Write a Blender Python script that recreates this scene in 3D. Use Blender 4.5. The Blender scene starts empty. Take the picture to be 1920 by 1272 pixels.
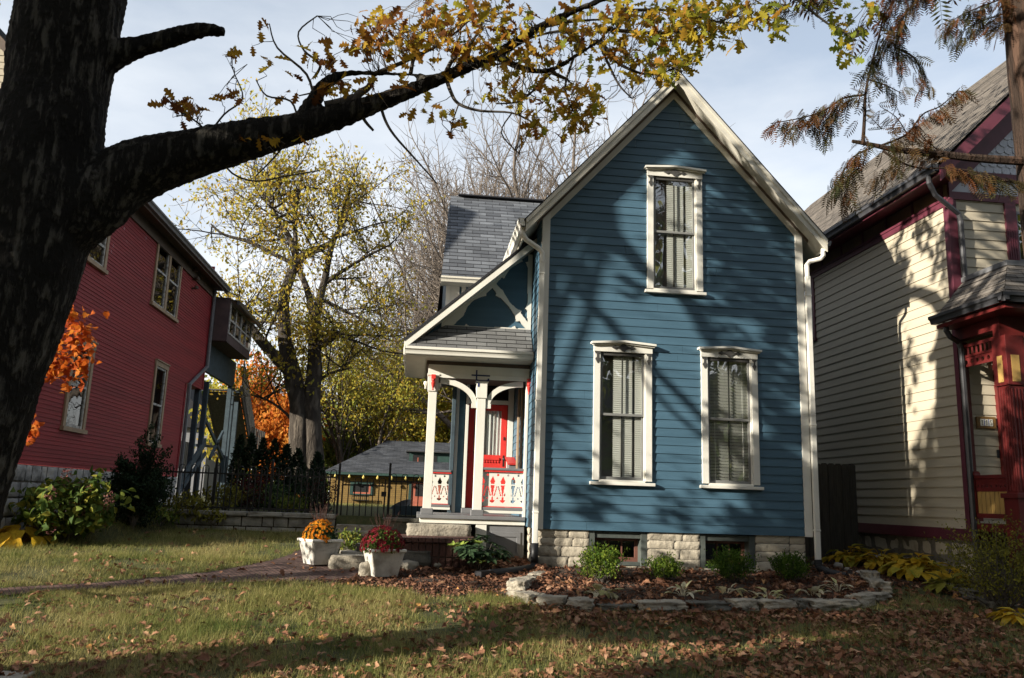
import bpy, math, random
import numpy as np
from mathutils import Vector, Matrix, noise

S = bpy.context.scene
COL = S.collection
rad = math.radians

# ------------------------------------------------------------------ camera
F_PX, YAW, PITCH, ROLL, EYE = 1538.0, 0.1083, 0.1929, -0.0327, 1.65
cy_, sy_, cp_, sp_, cr_, sr_ = math.cos(YAW), math.sin(YAW), math.cos(PITCH), math.sin(PITCH), math.cos(ROLL), math.sin(ROLL)
c_fwd = Vector((sy_*cp_, cy_*cp_, sp_))
c_r0 = Vector((cy_, -sy_, 0)); c_u0 = c_r0.cross(c_fwd)
c_right = c_r0*cr_ - c_u0*sr_; c_up = c_r0*sr_ + c_u0*cr_
EYEV = Vector((0, 0, EYE))
cam = bpy.data.cameras.new('camera'); camo = bpy.data.objects.new('camera', cam); COL.objects.link(camo)
M = Matrix((c_right, c_up, -c_fwd)).transposed().to_4x4(); M.translation = EYEV
camo.matrix_world = M
cam.sensor_width = 36.0; cam.lens = 36.0*F_PX/1920.0
cam.clip_start = 0.05; cam.clip_end = 3000
S.camera = camo

# ------------------------------------------------------------------ light
SUN = Vector((2.3, 1.0, -0.77)).normalized()
sl = bpy.data.lights.new('sun', 'SUN'); so = bpy.data.objects.new('sun', sl); COL.objects.link(so)
sl.energy = 5.0; sl.angle = rad(0.43); sl.color = (1.0, 0.93, 0.80)
so.rotation_euler = SUN.to_track_quat('-Z', 'Y').to_euler(); so.location = (-30, -14, 14)

W = bpy.data.worlds.new('World'); S.world = W; W.use_nodes = True
nt = W.node_tree; nt.nodes.clear()
wo = nt.nodes.new('ShaderNodeOutputWorld'); bg = nt.nodes.new('ShaderNodeBackground')
sky = nt.nodes.new('ShaderNodeTexSky'); sky.sky_type = 'NISHITA'; sky.sun_disc = False
sky.sun_elevation = rad(17.1); sky.sun_rotation = rad(246.5); sky.air_density = 1.0; sky.dust_density = 1.2; sky.ozone_density = 1.5
tc = nt.nodes.new('ShaderNodeTexCoord'); mp = nt.nodes.new('ShaderNodeMapping'); mp.inputs['Scale'].default_value = (1.0, 1.0, 2.6)
nz = nt.nodes.new('ShaderNodeTexNoise'); nz.inputs['Scale'].default_value = 2.3; nz.inputs['Detail'].default_value = 7; nz.inputs['Roughness'].default_value = 0.55
rp = nt.nodes.new('ShaderNodeValToRGB'); rp.color_ramp.elements[0].position = 0.36; rp.color_ramp.elements[1].position = 0.70
rp.color_ramp.elements[0].color = (0.46, 0.46, 0.46, 1); rp.color_ramp.elements[1].color = (1, 1, 1, 1)
mx = nt.nodes.new('ShaderNodeMix'); mx.data_type = 'RGBA'
mx.inputs['B'].default_value = (3.3, 3.45, 3.65, 1)
nt.links.new(tc.outputs['Generated'], mp.inputs['Vector']); nt.links.new(mp.outputs[0], nz.inputs['Vector'])
nt.links.new(nz.outputs['Fac'], rp.inputs[0]); nt.links.new(rp.outputs[0], mx.inputs['Factor'])
sx = nt.nodes.new('ShaderNodeSeparateXYZ'); nt.links.new(tc.outputs['Generated'], sx.inputs[0])
hz = nt.nodes.new('ShaderNodeValToRGB'); hz.color_ramp.elements[0].position = .05; hz.color_ramp.elements[1].position = .55
hz.color_ramp.elements[0].color = (1, 1, 1, 1); hz.color_ramp.elements[1].color = (.55, .60, .66, 1)
hm = nt.nodes.new('ShaderNodeVectorMath'); hm.operation = 'SCALE'; hm.inputs['Scale'].default_value = 7.2
nt.links.new(sx.outputs['Z'], hz.inputs[0]); nt.links.new(hz.outputs[0], hm.inputs[0]); nt.links.new(hm.outputs[0], mx.inputs['B'])
nt.links.new(sky.outputs[0], mx.inputs['A']); nt.links.new(mx.outputs['Result'], bg.inputs['Color'])
bg.inputs['Strength'].default_value = 0.09
nt.links.new(bg.outputs[0], wo.inputs[0])

S.view_settings.view_transform = 'Standard'; S.view_settings.look = 'None'
S.view_settings.exposure = 1.15; S.view_settings.gamma = 1.0
S.render.engine = 'CYCLES'
S.cycles.use_denoising = True
S.cycles.max_bounces = 6; S.cycles.diffuse_bounces = 3; S.cycles.glossy_bounces = 3; S.cycles.transparent_max_bounces = 12
S.cycles.sample_clamp_indirect = 4.0
S.cycles.caustics_reflective = False; S.cycles.caustics_refractive = False

# ------------------------------------------------------------------ pixel -> world (1920 x 1272 photograph)
def ray(px, py): return c_fwd*F_PX + c_right*(px-960) - c_up*(py-636)
def PY(px, py, y): d = ray(px, py); return EYEV + d*(y/d.y)
def PX(px, py, x): d = ray(px, py); return EYEV + d*(x/d.x)

def lerp_tab(v, tab):
    if v <= tab[0][0]: return tab[0][1]
    for (a, za), (b, zb) in zip(tab, tab[1:]):
        if v <= b: return za + (zb-za)*(v-a)/(b-a)
    return tab[-1][1]
GT = [(-50, 0), (7.6, 0), (9.5, .2), (12, .5), (13, .6), (16.5, .86), (17, .9), (30, 1.0)]
def gz(x, y):
    b = lerp_tab(y, GT)
    if x < 1.5:
        w = .1 if x > -4.6 else .1 + min(1, (-4.6-x)/.8)*3
        t = min(1, max(0, (y-(17.0-w))/w)); b += t*max(0, 1.22-b)
    return b
def PG(px, py, off=0.0):
    d = ray(px, py); y = 4.0; P = EYEV
    while y < 60:
        P = EYEV + d*(y/d.y)
        if P.z <= gz(P.x, y)+off: break
        y += .02
    return P
# ------------------------------------------------------------------ objects
WL = {}
def tag(o, label=None, cat=None, group=None, kind=None):
    if label: o['label'] = label
    if cat: o['category'] = cat
    if group: o['group'] = group
    if kind: o['kind'] = kind
    return o
def thing(name, label, cat, loc=(0, 0, 0), group=None):
    o = bpy.data.objects.new(name, None); COL.objects.link(o); o.location = loc; o.empty_display_size = .2
    WL[o.name] = Vector(loc)
    return tag(o, label, cat, group)
def dup(o, parent=None):
    c = o.copy(); COL.objects.link(c)
    if parent is not None:
        c.parent = parent; c.matrix_parent_inverse = Matrix.Identity(4)
    for ch in list(o.children): dup(ch, c)
    return c
def link(name, me, mat, parent=None, smooth=False, bevel=0, loc=None):
    o = bpy.data.objects.new(name, me); COL.objects.link(o)
    if mat:
        for m in (mat if isinstance(mat, (list, tuple)) else [mat]): me.materials.append(m)
    if smooth: me.shade_smooth()
    if parent is not None:
        w = WL.get(parent.name, Vector((0, 0, 0))); o.parent = parent
        me.transform(Matrix.Translation(-w)); WL[o.name] = w
    elif loc is not None:
        me.transform(Matrix.Translation(-Vector(loc))); o.location = loc; WL[o.name] = Vector(loc)
    if bevel:
        b = o.modifiers.new('bevel', 'BEVEL'); b.width = bevel; b.segments = 2; b.limit_method = 'ANGLE'; b.angle_limit = rad(40)
    return o

class MB:
    def __init__(s): s.v = []; s.f = []; s.uv = []
    def add(s, vs, fs, uvs=None):
        n = len(s.v); s.v += [tuple(p) for p in vs]
        for i, f in enumerate(fs):
            s.f.append([n+k for k in f]); s.uv.append(uvs[i] if uvs else None)
        return s
    def quad(s, a, b, c, d, uv=None): return s.add([a, b, c, d], [(0, 1, 2, 3)], [uv] if uv else None)
    def tri(s, a, b, c): return s.add([a, b, c], [(0, 1, 2)])
    def box(s, x0, x1, y0, y1, z0, z1):
        v = [(x, y, z) for x in (x0, x1) for y in (y0, y1) for z in (z0, z1)]
        return s.add(v, [(0, 1, 3, 2), (4, 6, 7, 5), (0, 4, 5, 1), (2, 3, 7, 6), (0, 2, 6, 4), (1, 5, 7, 3)])
    def obox(s, c, U, V, Wv, hu, hv, hw):
        c = Vector(c); U = Vector(U).normalized()*hu; V = Vector(V).normalized()*hv; Wv = Vector(Wv).normalized()*hw
        v = [c+U*a+V*b+Wv*d for a in (-1, 1) for b in (-1, 1) for d in (-1, 1)]
        return s.add(v, [(0, 1, 3, 2), (4, 6, 7, 5), (0, 4, 5, 1), (2, 3, 7, 6), (0, 2, 6, 4), (1, 5, 7, 3)])
    def beam(s, a, b, w, h, up=(0, 0, 1)):
        a = Vector(a); b = Vector(b); d = (b-a); side = d.cross(Vector(up))
        if side.length < 1e-6: side = d.cross(Vector((1, 0, 0)))
        u2 = side.cross(d)
        return s.obox((a+b)/2, d, side, u2, d.length/2, w/2, h/2)
    def prism(s, poly, O, U, V, Wd):
        O = Vector(O); U = Vector(U); V = Vector(V); Wd = Vector(Wd); n = len(poly)
        a = [O+U*p[0]+V*p[1] for p in poly]; b = [p+Wd for p in a]
        return s.add(a+b, [tuple(range(n)), tuple(range(2*n-1, n-1, -1))] + [(i, n+i, n+(i+1) % n, (i+1) % n) for i in range(n)])
    def xz(s, poly, y0, y1): return s.prism(poly, (0, y0, 0), (1, 0, 0), (0, 0, 1), (0, y1-y0, 0))
    def yz(s, poly, x0, x1): return s.prism(poly, (x0, 0, 0), (0, 1, 0), (0, 0, 1), (x1-x0, 0, 0))
    def tube(s, pts, rads, n=8, cap=True, seed=None, amp=0):
        pts = [Vector(p) for p in pts]; k = len(pts)
        if not hasattr(rads, '__len__'): rads = [rads]*k
        t0 = (pts[1]-pts[0]).normalized(); ref = Vector((0, 0, 1)) if abs(t0.z) < .9 else Vector((1, 0, 0))
        u = t0.cross(ref).normalized(); vs = []
        for i, p in enumerate(pts):
            t = (pts[min(i+1, k-1)]-pts[max(i-1, 0)])
            t = t.normalized() if t.length > 1e-9 else t0
            u = (u-t*u.dot(t)); u = u.normalized() if u.length > 1e-6 else t.orthogonal().normalized()
            w = t.cross(u)
            for j in range(n):
                a = 2*math.pi*j/n; r = rads[i]
                q = u*math.cos(a)+w*math.sin(a)
                if amp: r *= 1+amp*noise.noise(p*2.2+q*1.3)
                vs.append(p+q*r)
        fs = [(i*n+j, i*n+(j+1) % n, (i+1)*n+(j+1) % n, (i+1)*n+j) for i in range(k-1) for j in range(n)]
        if cap: fs += [tuple(range(n-1, -1, -1)), tuple((k-1)*n+j for j in range(n))]
        return s.add(vs, fs)
    def lathe(s, prof, c, n=16):
        c = Vector(c); vs = [c+Vector((r*math.cos(2*math.pi*j/n), r*math.sin(2*math.pi*j/n), z)) for r, z in prof for j in range(n)]
        k = len(prof)
        return s.add(vs, [(i*n+j, i*n+(j+1) % n, (i+1)*n+(j+1) % n, (i+1)*n+j) for i in range(k-1) for j in range(n)] + [tuple(range(n-1, -1, -1)), tuple((k-1)*n+j for j in range(n))])
    def mesh(s, name):
        me = bpy.data.meshes.new(name); me.from_pydata(s.v, [], s.f)
        if any(u for u in s.uv):
            ul = me.uv_layers.new(name='UVMap'); d = []
            for f, u in zip(s.f, s.uv): d += [c for p in (u or [(0, 0)]*len(f)) for c in p]
            ul.data.foreach_set('uv', d)
        me.update(); return me
    def build(s, name, mat, parent=None, smooth=False, bevel=0, loc=None):
        return link(name, s.mesh(name), mat, parent, smooth, bevel, loc)

def grid_cut(mb, u0, u1, v0, v1, holes, O, U, V, Wd, res=.01):
    """a flat board with shapes sawn out of it: rows of small bars"""
    nu = int(round((u1-u0)/res)); nv = int(round((v1-v0)/res))
    for j in range(nv):
        v = v0+(j+.5)*res; run = None
        for i in range(nu+1):
            solid = i < nu and not holes(u0+(i+.5)*res, v)
            if solid and run is None: run = i
            if not solid and run is not None:
                a, b = u0+run*res, u0+i*res
                mb.prism([(a, v-res/2), (b, v-res/2), (b, v+res/2), (a, v+res/2)], O, U, V, Wd); run = None

def clap(mb, xl, xr, z0, z1, h, holes, y, out=.0125, axis='x', sgn=-1, seed=1, joint=3.4):
    """lap siding: every board a leaning strip with its own lip; xl(z), xr(z) bound it; holes = (x0,x1,z0,z1)"""
    def P(a, off, z):
        return (a, y+sgn*off, z) if axis == 'x' else (y+sgn*off, a, z)
    rng = random.Random(seed); z = z0
    while z < z1-1e-4:
        zt = min(z+h, z1); jig = rng.uniform(-.002, .002)
        jx = (xl(z)+rng.uniform(.3, joint*1.5)) if joint else None
        cuts = sorted({z, zt} | {c for hh in holes for c in hh[2:4] if z < c < zt})
        for za, zb in zip(cuts, cuts[1:]):
            iv = [(xl(za), xr(za), xl(zb), xr(zb))]
            for hx0, hx1, hz0, hz1 in holes:
                if hz0 < (za+zb)/2 < hz1:
                    nv = []
                    for a, b, c, d in iv:
                        if hx1 <= min(a, c) or hx0 >= max(b, d): nv.append((a, b, c, d)); continue
                        if hx0 > min(a, c): nv.append((a, hx0, c, hx0))
                        if hx1 < max(b, d): nv.append((hx1, b, hx1, d))
                    iv = nv
            nv = []
            for a, b, c, d in iv:                                  # butt joints
                while joint and min(b, d)-max(a, c) > .6 and jx and max(a, c)+.15 < jx < min(b, d)-.15:
                    nv.append((a, jx-.0012, c, jx-.0012)); a = c = jx+.0012; jx += joint*1.1
                nv.append((a, b, c, d))
            iv = nv
            oa = (out+jig)*(1-(za-z)/h)+.003; ob = (out+jig)*(1-(zb-z)/h)+.003
            for a, b, c, d in iv:
                if b-a < 1e-4 and d-c < 1e-4: continue
                q = [P(a, oa, za), P(b, oa, za), P(d, ob, zb), P(c, ob, zb)]
                mb.add(q, [(0, 1, 2, 3)])
                if za == z: mb.add([P(a, 0, za), P(b, 0, za), P(b, oa, za), P(a, oa, za)], [(0, 1, 2, 3)])
        z += h

def np_mesh(name, V, polys, tint=None):
    """V (N,3); polys list of int arrays (m,k); tint per vertex"""
    me = bpy.data.meshes.new(name); nv = len(V)
    me.vertices.add(nv); me.vertices.foreach_set('co', np.ascontiguousarray(V, dtype=np.float32).ravel())
    idx = np.concatenate([p.ravel() for p in polys]).astype(np.int32)
    cnt = np.concatenate([np.full(len(p), p.shape[1], dtype=np.int32) for p in polys])
    st = np.concatenate([[0], np.cumsum(cnt)[:-1]]).astype(np.int32)
    me.loops.add(len(idx)); me.loops.foreach_set('vertex_index', idx)
    me.polygons.add(len(cnt)); me.polygons.foreach_set('loop_start', st)
    try: me.polygons.foreach_set('loop_total', cnt)
    except Exception: pass
    me.update(calc_edges=True)
    if tint is not None:
        at = me.attributes.new('tint', 'FLOAT', 'POINT'); at.data.foreach_set('value', np.ascontiguousarray(tint, dtype=np.float32))
    return me
def rots(N, rng, tilt=None, up=None):
    """random rotation matrices (N,3,3): yaw random, then tilt about x and y"""
    a = rng.uniform(0, 2*np.pi, N); ca, sa = np.cos(a), np.sin(a)
    Rz = np.zeros((N, 3, 3)); Rz[:, 0, 0] = ca; Rz[:, 0, 1] = -sa; Rz[:, 1, 0] = sa; Rz[:, 1, 1] = ca; Rz[:, 2, 2] = 1
    b = rng.normal(0, tilt, N) if tilt is not None else rng.uniform(-np.pi, np.pi, N)
    c = rng.normal(0, tilt, N) if tilt is not None else rng.uniform(-np.pi/2, np.pi/2, N)
    Rx = np.zeros((N, 3, 3)); Rx[:, 0, 0] = 1; Rx[:, 1, 1] = np.cos(b); Rx[:, 1, 2] = -np.sin(b); Rx[:, 2, 1] = np.sin(b); Rx[:, 2, 2] = np.cos(b)
    Ry = np.zeros((N, 3, 3)); Ry[:, 1, 1] = 1; Ry[:, 0, 0] = np.cos(c); Ry[:, 0, 2] = np.sin(c); Ry[:, 2, 0] = -np.sin(c); Ry[:, 2, 2] = np.cos(c)
    return Rz @ Rx @ Ry
def scatter(name, tv, tf, P, R, sc, tint, rngs=None):
    """one mesh holding N copies of a small template"""
    tv = np.asarray(tv, float); N = len(P); k = len(tv)
    sc = np.asarray(sc, float).reshape(N, 1, 1)
    V = np.einsum('nij,kj->nki', R, tv)*sc + np.asarray(P, float)[:, None, :]
    off = (np.arange(N)*k)[:, None, None]
    polys = []
    for fl in tf:
        fl = np.asarray(fl); polys.append((fl[None]+off).reshape(-1, fl.shape[1]))
    return np_mesh(name, V.reshape(-1, 3), polys, np.repeat(np.asarray(tint, float), k))

def leaf_template(half, fold=.25, curl=.25, stem=.25):
    """flat lobed leaf: midrib plus both edges, length 1, base at origin along +y"""
    v = []; q = []
    for x, y in half:
        z = -curl*y*y
        v += [(0, y, z), (x, y, z+fold*x), (-x, y, z+fold*x)]
    for i in range(len(half)-1):
        a, b = i*3, i*3+3
        q += [(a, a+1, b+1, b), (a, b, b+2, a+2)]
    n = len(v); v += [(-.012, -stem, .03), (.012, -stem, .03), (.012, .04, 0), (-.012, .04, 0)]; q.append((n, n+1, n+2, n+3))
    return v, [q]
OAK = leaf_template([(.0, .0), (.07, .08), (.20, .15), (.10, .25), (.34, .40), (.13, .48), (.38, .68), (.14, .74), (.20, .90), (0, 1)])
OAKF = leaf_template([(.0, .0), (.19, .13), (.14, .26), (.31, .40), (.20, .52), (.31, .70), (.17, .80), (0, 1)], fold=.6, curl=.6)
MAPLE = leaf_template([(.02, .0), (.30, -.04), (.34, .13), (.50, .27), (.40, .40), (.42, .58), (.24, .60), (.20, .80), (0, 1)], fold=.3, curl=.3)
CURL = leaf_template([(.02, 0), (.26, .12), (.30, .35), (.36, .5), (.24, .72), (.10, .9), (0, 1)], fold=.9, curl=1.1)
OVAL = leaf_template([(.02, 0), (.17, .2), (.24, .45), (.16, .75), (0, 1)], fold=.3, curl=.3, stem=.08)
BROAD = leaf_template([(.02, 0), (.27, .15), (.36, .42), (.22, .75), (0, 1)], fold=.3, curl=.5, stem=.35)
DIAMOND = ([(0, 0, 0), (.3, .45, .08), (0, 1, -.1), (-.3, .45, .08)], [[(0, 1, 2, 3)]])
# ------------------------------------------------------------------ materials
MAT = {}
def newmat(name):
    m = bpy.data.materials.new(name); m.use_nodes = True; nt = m.node_tree; nt.nodes.clear()
    MAT[name] = m; return m, nt
def N(nt, t, **kw):
    n = nt.nodes.new(t)
    for k, v in kw.items():
        if k in n.inputs.keys(): n.inputs[k].default_value = v
        else: setattr(n, k, v)
    return n
def c4(c): return (c[0], c[1], c[2], 1)
def pbr(name, c1, c2=None, rough=.6, scale=8, stretch=(1, 1, 1), bump=.0, bscale=None, spec=.3, detail=5, lo=.35, hi=.65, third=None, metal=0, coord='pos'):
    """painted / weathered surface: two or three colours mixed by noise, bump from a second noise"""
    m, nt = newmat(name); L = nt.links.new
    out = N(nt, 'ShaderNodeOutputMaterial'); b = N(nt, 'ShaderNodeBsdfPrincipled', Roughness=rough, Metallic=metal)
    b.inputs['Specular IOR Level'].default_value = spec; L(b.outputs[0], out.inputs[0])
    g = N(nt, 'ShaderNodeNewGeometry') if coord == 'pos' else N(nt, 'ShaderNodeTexCoord')
    src = g.outputs['Position'] if coord == 'pos' else g.outputs['Object']
    mp = N(nt, 'ShaderNodeMapping', Scale=stretch); L(src, mp.inputs[0])
    n1 = N(nt, 'ShaderNodeTexNoise', Scale=scale, Detail=detail, Roughness=.6); L(mp.outputs[0], n1.inputs['Vector'])
    if c2 is None: c2 = tuple(x*.82 for x in c1)
    r = N(nt, 'ShaderNodeValToRGB'); e = r.color_ramp.elements
    e[0].position = lo; e[0].color = c4(c1); e[1].position = hi; e[1].color = c4(c2)
    if third: x = e.new(.5*(lo+hi)); x.color = c4(third)
    L(n1.outputs['Fac'], r.inputs[0]); L(r.outputs[0], b.inputs['Base Color'])
    if bump:
        n2 = N(nt, 'ShaderNodeTexNoise', Scale=bscale or scale*4, Detail=6, Roughness=.6); L(mp.outputs[0], n2.inputs['Vector'])
        bp = N(nt, 'ShaderNodeBump', Strength=bump, Distance=.02); L(n2.outputs['Fac'], bp.inputs['Height']); L(bp.outputs[0], b.inputs['Normal'])
    return m
def leafmat(name, cols, trans=.45, rough=.7):
    """tint attribute picks each leaf's own colour; light passes through"""
    m, nt = newmat(name); L = nt.links.new
    out = N(nt, 'ShaderNodeOutputMaterial'); at = N(nt, 'ShaderNodeAttribute', attribute_name='tint')
    r = N(nt, 'ShaderNodeValToRGB'); e = r.color_ramp.elements
    e[0].position = 0; e[0].color = c4(cols[0]); e[1].position = 1; e[1].color = c4(cols[-1])
    for i, c in enumerate(cols[1:-1]):
        x = e.new((i+1)/(len(cols)-1)); x.color = c4(c)
    L(at.outputs['Fac'], r.inputs[0])
    g = N(nt, 'ShaderNodeNewGeometry'); n1 = N(nt, 'ShaderNodeTexNoise', Scale=26, Detail=3); L(g.outputs['Position'], n1.inputs['Vector'])
    mr = N(nt, 'ShaderNodeMapRange'); mr.inputs['From Min'].default_value = .3; mr.inputs['From Max'].default_value = .7; mr.inputs['To Min'].default_value = .75; mr.inputs['To Max'].default_value = 1.15
    L(n1.outputs['Fac'], mr.inputs[0])
    mu = N(nt, 'ShaderNodeVectorMath', operation='SCALE'); L(r.outputs[0], mu.inputs[0]); L(mr.outputs[0], mu.inputs['Scale'])
    d = N(nt, 'ShaderNodeBsdfPrincipled', Roughness=rough); d.inputs['Specular IOR Level'].default_value = .12
    t = N(nt, 'ShaderNodeBsdfTranslucent'); mix = N(nt, 'ShaderNodeMixShader'); mix.inputs[0].default_value = trans
    L(mu.outputs[0], d.inputs['Base Color']); L(mu.outputs[0], t.inputs[0])
    L(d.outputs[0], mix.inputs[1]); L(t.outputs[0], mix.inputs[2]); L(mix.outputs[0], out.inputs[0])
    return m
def brickmat(name, c1, c2, mortar, bw, bh, msize=.01, rough=.8, bump=.4, vec='uv', vscale=(1, 1, 1), rot=(0, 0, 0), var=.5, off=.5):
    m, nt = newmat(name); L = nt.links.new
    out = N(nt, 'ShaderNodeOutputMaterial'); b = N(nt, 'ShaderNodeBsdfPrincipled', Roughness=rough); b.inputs['Specular IOR Level'].default_value = .2
    L(b.outputs[0], out.inputs[0])
    if vec == 'uv': s = N(nt, 'ShaderNodeTexCoord').outputs['UV']
    else: s = N(nt, 'ShaderNodeNewGeometry').outputs['Position']
    mp = N(nt, 'ShaderNodeMapping', Scale=vscale, Rotation=rot); L(s, mp.inputs[0])
    br = N(nt, 'ShaderNodeTexBrick', Scale=1.0); br.offset = off
    br.inputs['Color1'].default_value = c4(c1); br.inputs['Color2'].default_value = c4(c2); br.inputs['Mortar'].default_value = c4(mortar)
    br.inputs['Brick Width'].default_value = bw; br.inputs['Row Height'].default_value = bh; br.inputs['Mortar Size'].default_value = msize
    br.inputs['Mortar Smooth'].default_value = .2; br.inputs['Bias'].default_value = 0
    L(mp.outputs[0], br.inputs['Vector'])
    n1 = N(nt, 'ShaderNodeTexNoise', Scale=1.3, Detail=5); L(mp.outputs[0], n1.inputs['Vector'])
    n3 = N(nt, 'ShaderNodeTexNoise', Scale=60, Detail=4); L(mp.outputs[0], n3.inputs['Vector'])
    mr = N(nt, 'ShaderNodeMapRange'); mr.inputs['From Min'].default_value = .3; mr.inputs['From Max'].default_value = .7; mr.inputs['To Min'].default_value = 1-var*.5; mr.inputs['To Max'].default_value = 1+var*.5
    L(n1.outputs['Fac'], mr.inputs[0])
    mr2 = N(nt, 'ShaderNodeMapRange'); mr2.inputs['From Min'].default_value = .3; mr2.inputs['From Max'].default_value = .7; mr2.inputs['To Min'].default_value = .75; mr2.inputs['To Max'].default_value = 1.25
    L(n3.outputs['Fac'], mr2.inputs[0])
    mu = N(nt, 'ShaderNodeVectorMath', operation='SCALE'); L(br.outputs['Color'], mu.inputs[0]); L(mr.outputs[0], mu.inputs['Scale'])
    mu2 = N(nt, 'ShaderNodeVectorMath', operation='SCALE'); L(mu.outputs[0], mu2.inputs[0]); L(mr2.outputs[0], mu2.inputs['Scale'])
    L(mu2.outputs[0], b.inputs['Base Color'])
    inv = N(nt, 'ShaderNodeMath', operation='SUBTRACT'); inv.inputs[0].default_value = 1; L(br.outputs['Fac'], inv.inputs[1])
    ad = N(nt, 'ShaderNodeMath', operation='MULTIPLY_ADD'); ad.inputs[1].default_value = .35; L(n3.outputs['Fac'], ad.inputs[0]); L(inv.outputs[0], ad.inputs[2])
    bp = N(nt, 'ShaderNodeBump', Strength=bump, Distance=.012); L(ad.outputs[0], bp.inputs['Height']); L(bp.outputs[0], b.inputs['Normal'])
    return m
def glassmat(name, f0=.09, tint=(.9, .93, .92), rough=.01):
    m, nt = newmat(name); L = nt.links.new
    out = N(nt, 'ShaderNodeOutputMaterial'); lw = N(nt, 'ShaderNodeLayerWeight', Blend=.5); pw = N(nt, 'ShaderNodeMath', operation='POWER'); pw.inputs[1].default_value = 5; L(lw.outputs['Facing'], pw.inputs[0]); fr = N(nt, 'ShaderNodeMath', operation='MULTIPLY_ADD'); fr.inputs[1].default_value = 1-f0; fr.inputs[2].default_value = f0; L(pw.outputs[0], fr.inputs[0])
    g = N(nt, 'ShaderNodeBsdfGlossy', Roughness=rough); t = N(nt, 'ShaderNodeBsdfTransparent'); t.inputs[0].default_value = c4(tint)
    ge = N(nt, 'ShaderNodeNewGeometry'); n1 = N(nt, 'ShaderNodeTexNoise', Scale=2.5, Detail=1); L(ge.outputs['Position'], n1.inputs['Vector'])
    bp = N(nt, 'ShaderNodeBump', Strength=.06, Distance=.05); L(n1.outputs['Fac'], bp.inputs['Height']); L(bp.outputs[0], g.inputs['Normal'])
    mix = N(nt, 'ShaderNodeMixShader'); L(fr.outputs[0], mix.inputs[0]); L(t.outputs[0], mix.inputs[1]); L(g.outputs[0], mix.inputs[2]); L(mix.outputs[0], out.inputs[0])
    return m

m_blue = pbr('blue_paint', (.062, .126, .180), (.046, .097, .140), rough=.5, scale=1.2, stretch=(.5, 1, 7), bump=.10, bscale=26, spec=.35)
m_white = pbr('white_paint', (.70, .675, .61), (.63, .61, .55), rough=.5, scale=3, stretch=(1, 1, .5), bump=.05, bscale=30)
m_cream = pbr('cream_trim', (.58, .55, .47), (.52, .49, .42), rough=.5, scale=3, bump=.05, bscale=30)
m_grey = pbr('grey_paint', (.17, .17, .175), (.14, .14, .145), rough=.5, scale=3)
m_sash = pbr('storm_frame', (.20, .20, .19), (.17, .17, .165), rough=.45, scale=6)
m_orn = pbr('ornament_grey', (.065, .062, .058), (.05, .048, .045), rough=.6, scale=20)
m_red = pbr('red_paint', (.62, .045, .035), (.52, .035, .03), rough=.4, scale=4)
m_tape = pbr('blue_tape', (.02, .03, .11), (.02, .025, .09), rough=.6)
m_shingle = brickmat('roof_shingle', (.066, .071, .081), (.145, .155, .172), (.026, .026, .03), .33, .145, .006, rough=.9, bump=.5, var=.35)
m_shingle_dk = brickmat('garage_shingle', (.035, .038, .045), (.075, .08, .09), (.018, .018, .02), .33, .145, .006, rough=.9, bump=.5, var=.35)
m_shingle2 = brickmat('porch_shingle', (.115, .115, .115), (.185, .185, .182), (.045, .045, .045), .34, .15, .007, rough=.9, bump=.5, var=.3)
m_shingle_brown = brickmat('brown_shingle', (.10, .087, .076), (.185, .162, .14), (.04, .034, .03), .32, .13, .007, rough=.9, bump=.5, var=.3)
m_lime = pbr('limestone', (.42, .37, .285), (.15, .13, .10), rough=.9, scale=2.4, bump=.8, bscale=22, lo=.3, hi=.75, third=(.42, .37, .29))
m_mortar = pbr('mortar', (.17, .15, .125), (.10, .09, .075), rough=.95, scale=9, bump=.5)
m_stone = pbr('garden_stone', (.39, .345, .27), (.15, .135, .11), rough=.9, scale=4, bump=.9, bscale=25, lo=.3, hi=.72, third=(.28, .25, .20))
m_stone_d = pbr('dark_stone', (.15, .14, .115), (.07, .066, .058), rough=.9, scale=5, bump=.9, bscale=25, lo=.3, hi=.72)
m_fieldstone = pbr('field_stone', (.50, .46, .40), (.15, .145, .14), rough=.9, scale=3.2, bump=.9, bscale=14, lo=.3, hi=.70, third=(.34, .33, .32))
m_wallstone = pbr('wall_stone', (.40, .375, .32), (.13, .12, .105), rough=.9, scale=3.6, bump=.9, bscale=18, lo=.3, hi=.72, third=(.28, .265, .23))
m_farsid = pbr('far_siding', (.20, .20, .21), (.16, .16, .17))
m_pebble = pbr('pebble', (.45, .40, .34), (.25, .23, .20), rough=.7, scale=6, bump=.3)
m_bark = None
m_glass = glassmat('window_glass', .27)
m_glass2 = glassmat('dark_glass', .08, (.5, .52, .52))
m_blind = pbr('blind_slat', (.80, .78, .72), (.74, .72, .66), rough=.5, scale=3)
m_curtain = pbr('curtain', (.74, .73, .70), (.62, .61, .58), rough=.8, scale=2, stretch=(6, 6, .5))
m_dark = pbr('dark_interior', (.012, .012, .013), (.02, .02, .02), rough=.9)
m_bsash = pbr('brown_sash', (.17, .075, .055), (.13, .06, .045), rough=.6)
m_bframe = pbr('cellar_frame', (.085, .095, .085), (.06, .07, .065), rough=.6)
m_iron = pbr('black_iron', (.012, .012, .013), (.018, .017, .016), rough=.5)
m_plast = pbr('black_plastic', (.014, .014, .016), (.022, .022, .024), rough=.45)
m_barn = pbr('barn_red', (.275, .027, .031), (.20, .020, .024), rough=.6, scale=1.0, stretch=(1, .4, 5), bump=.1, bscale=30)
m_tan = pbr('tan_trim', (.36, .26, .17), (.28, .20, .13), rough=.6, scale=5)
m_oldw = pbr('peeling_white', (.50, .48, .45), (.22, .20, .18), rough=.8, scale=14, bump=.3, lo=.45, hi=.6)
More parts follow.
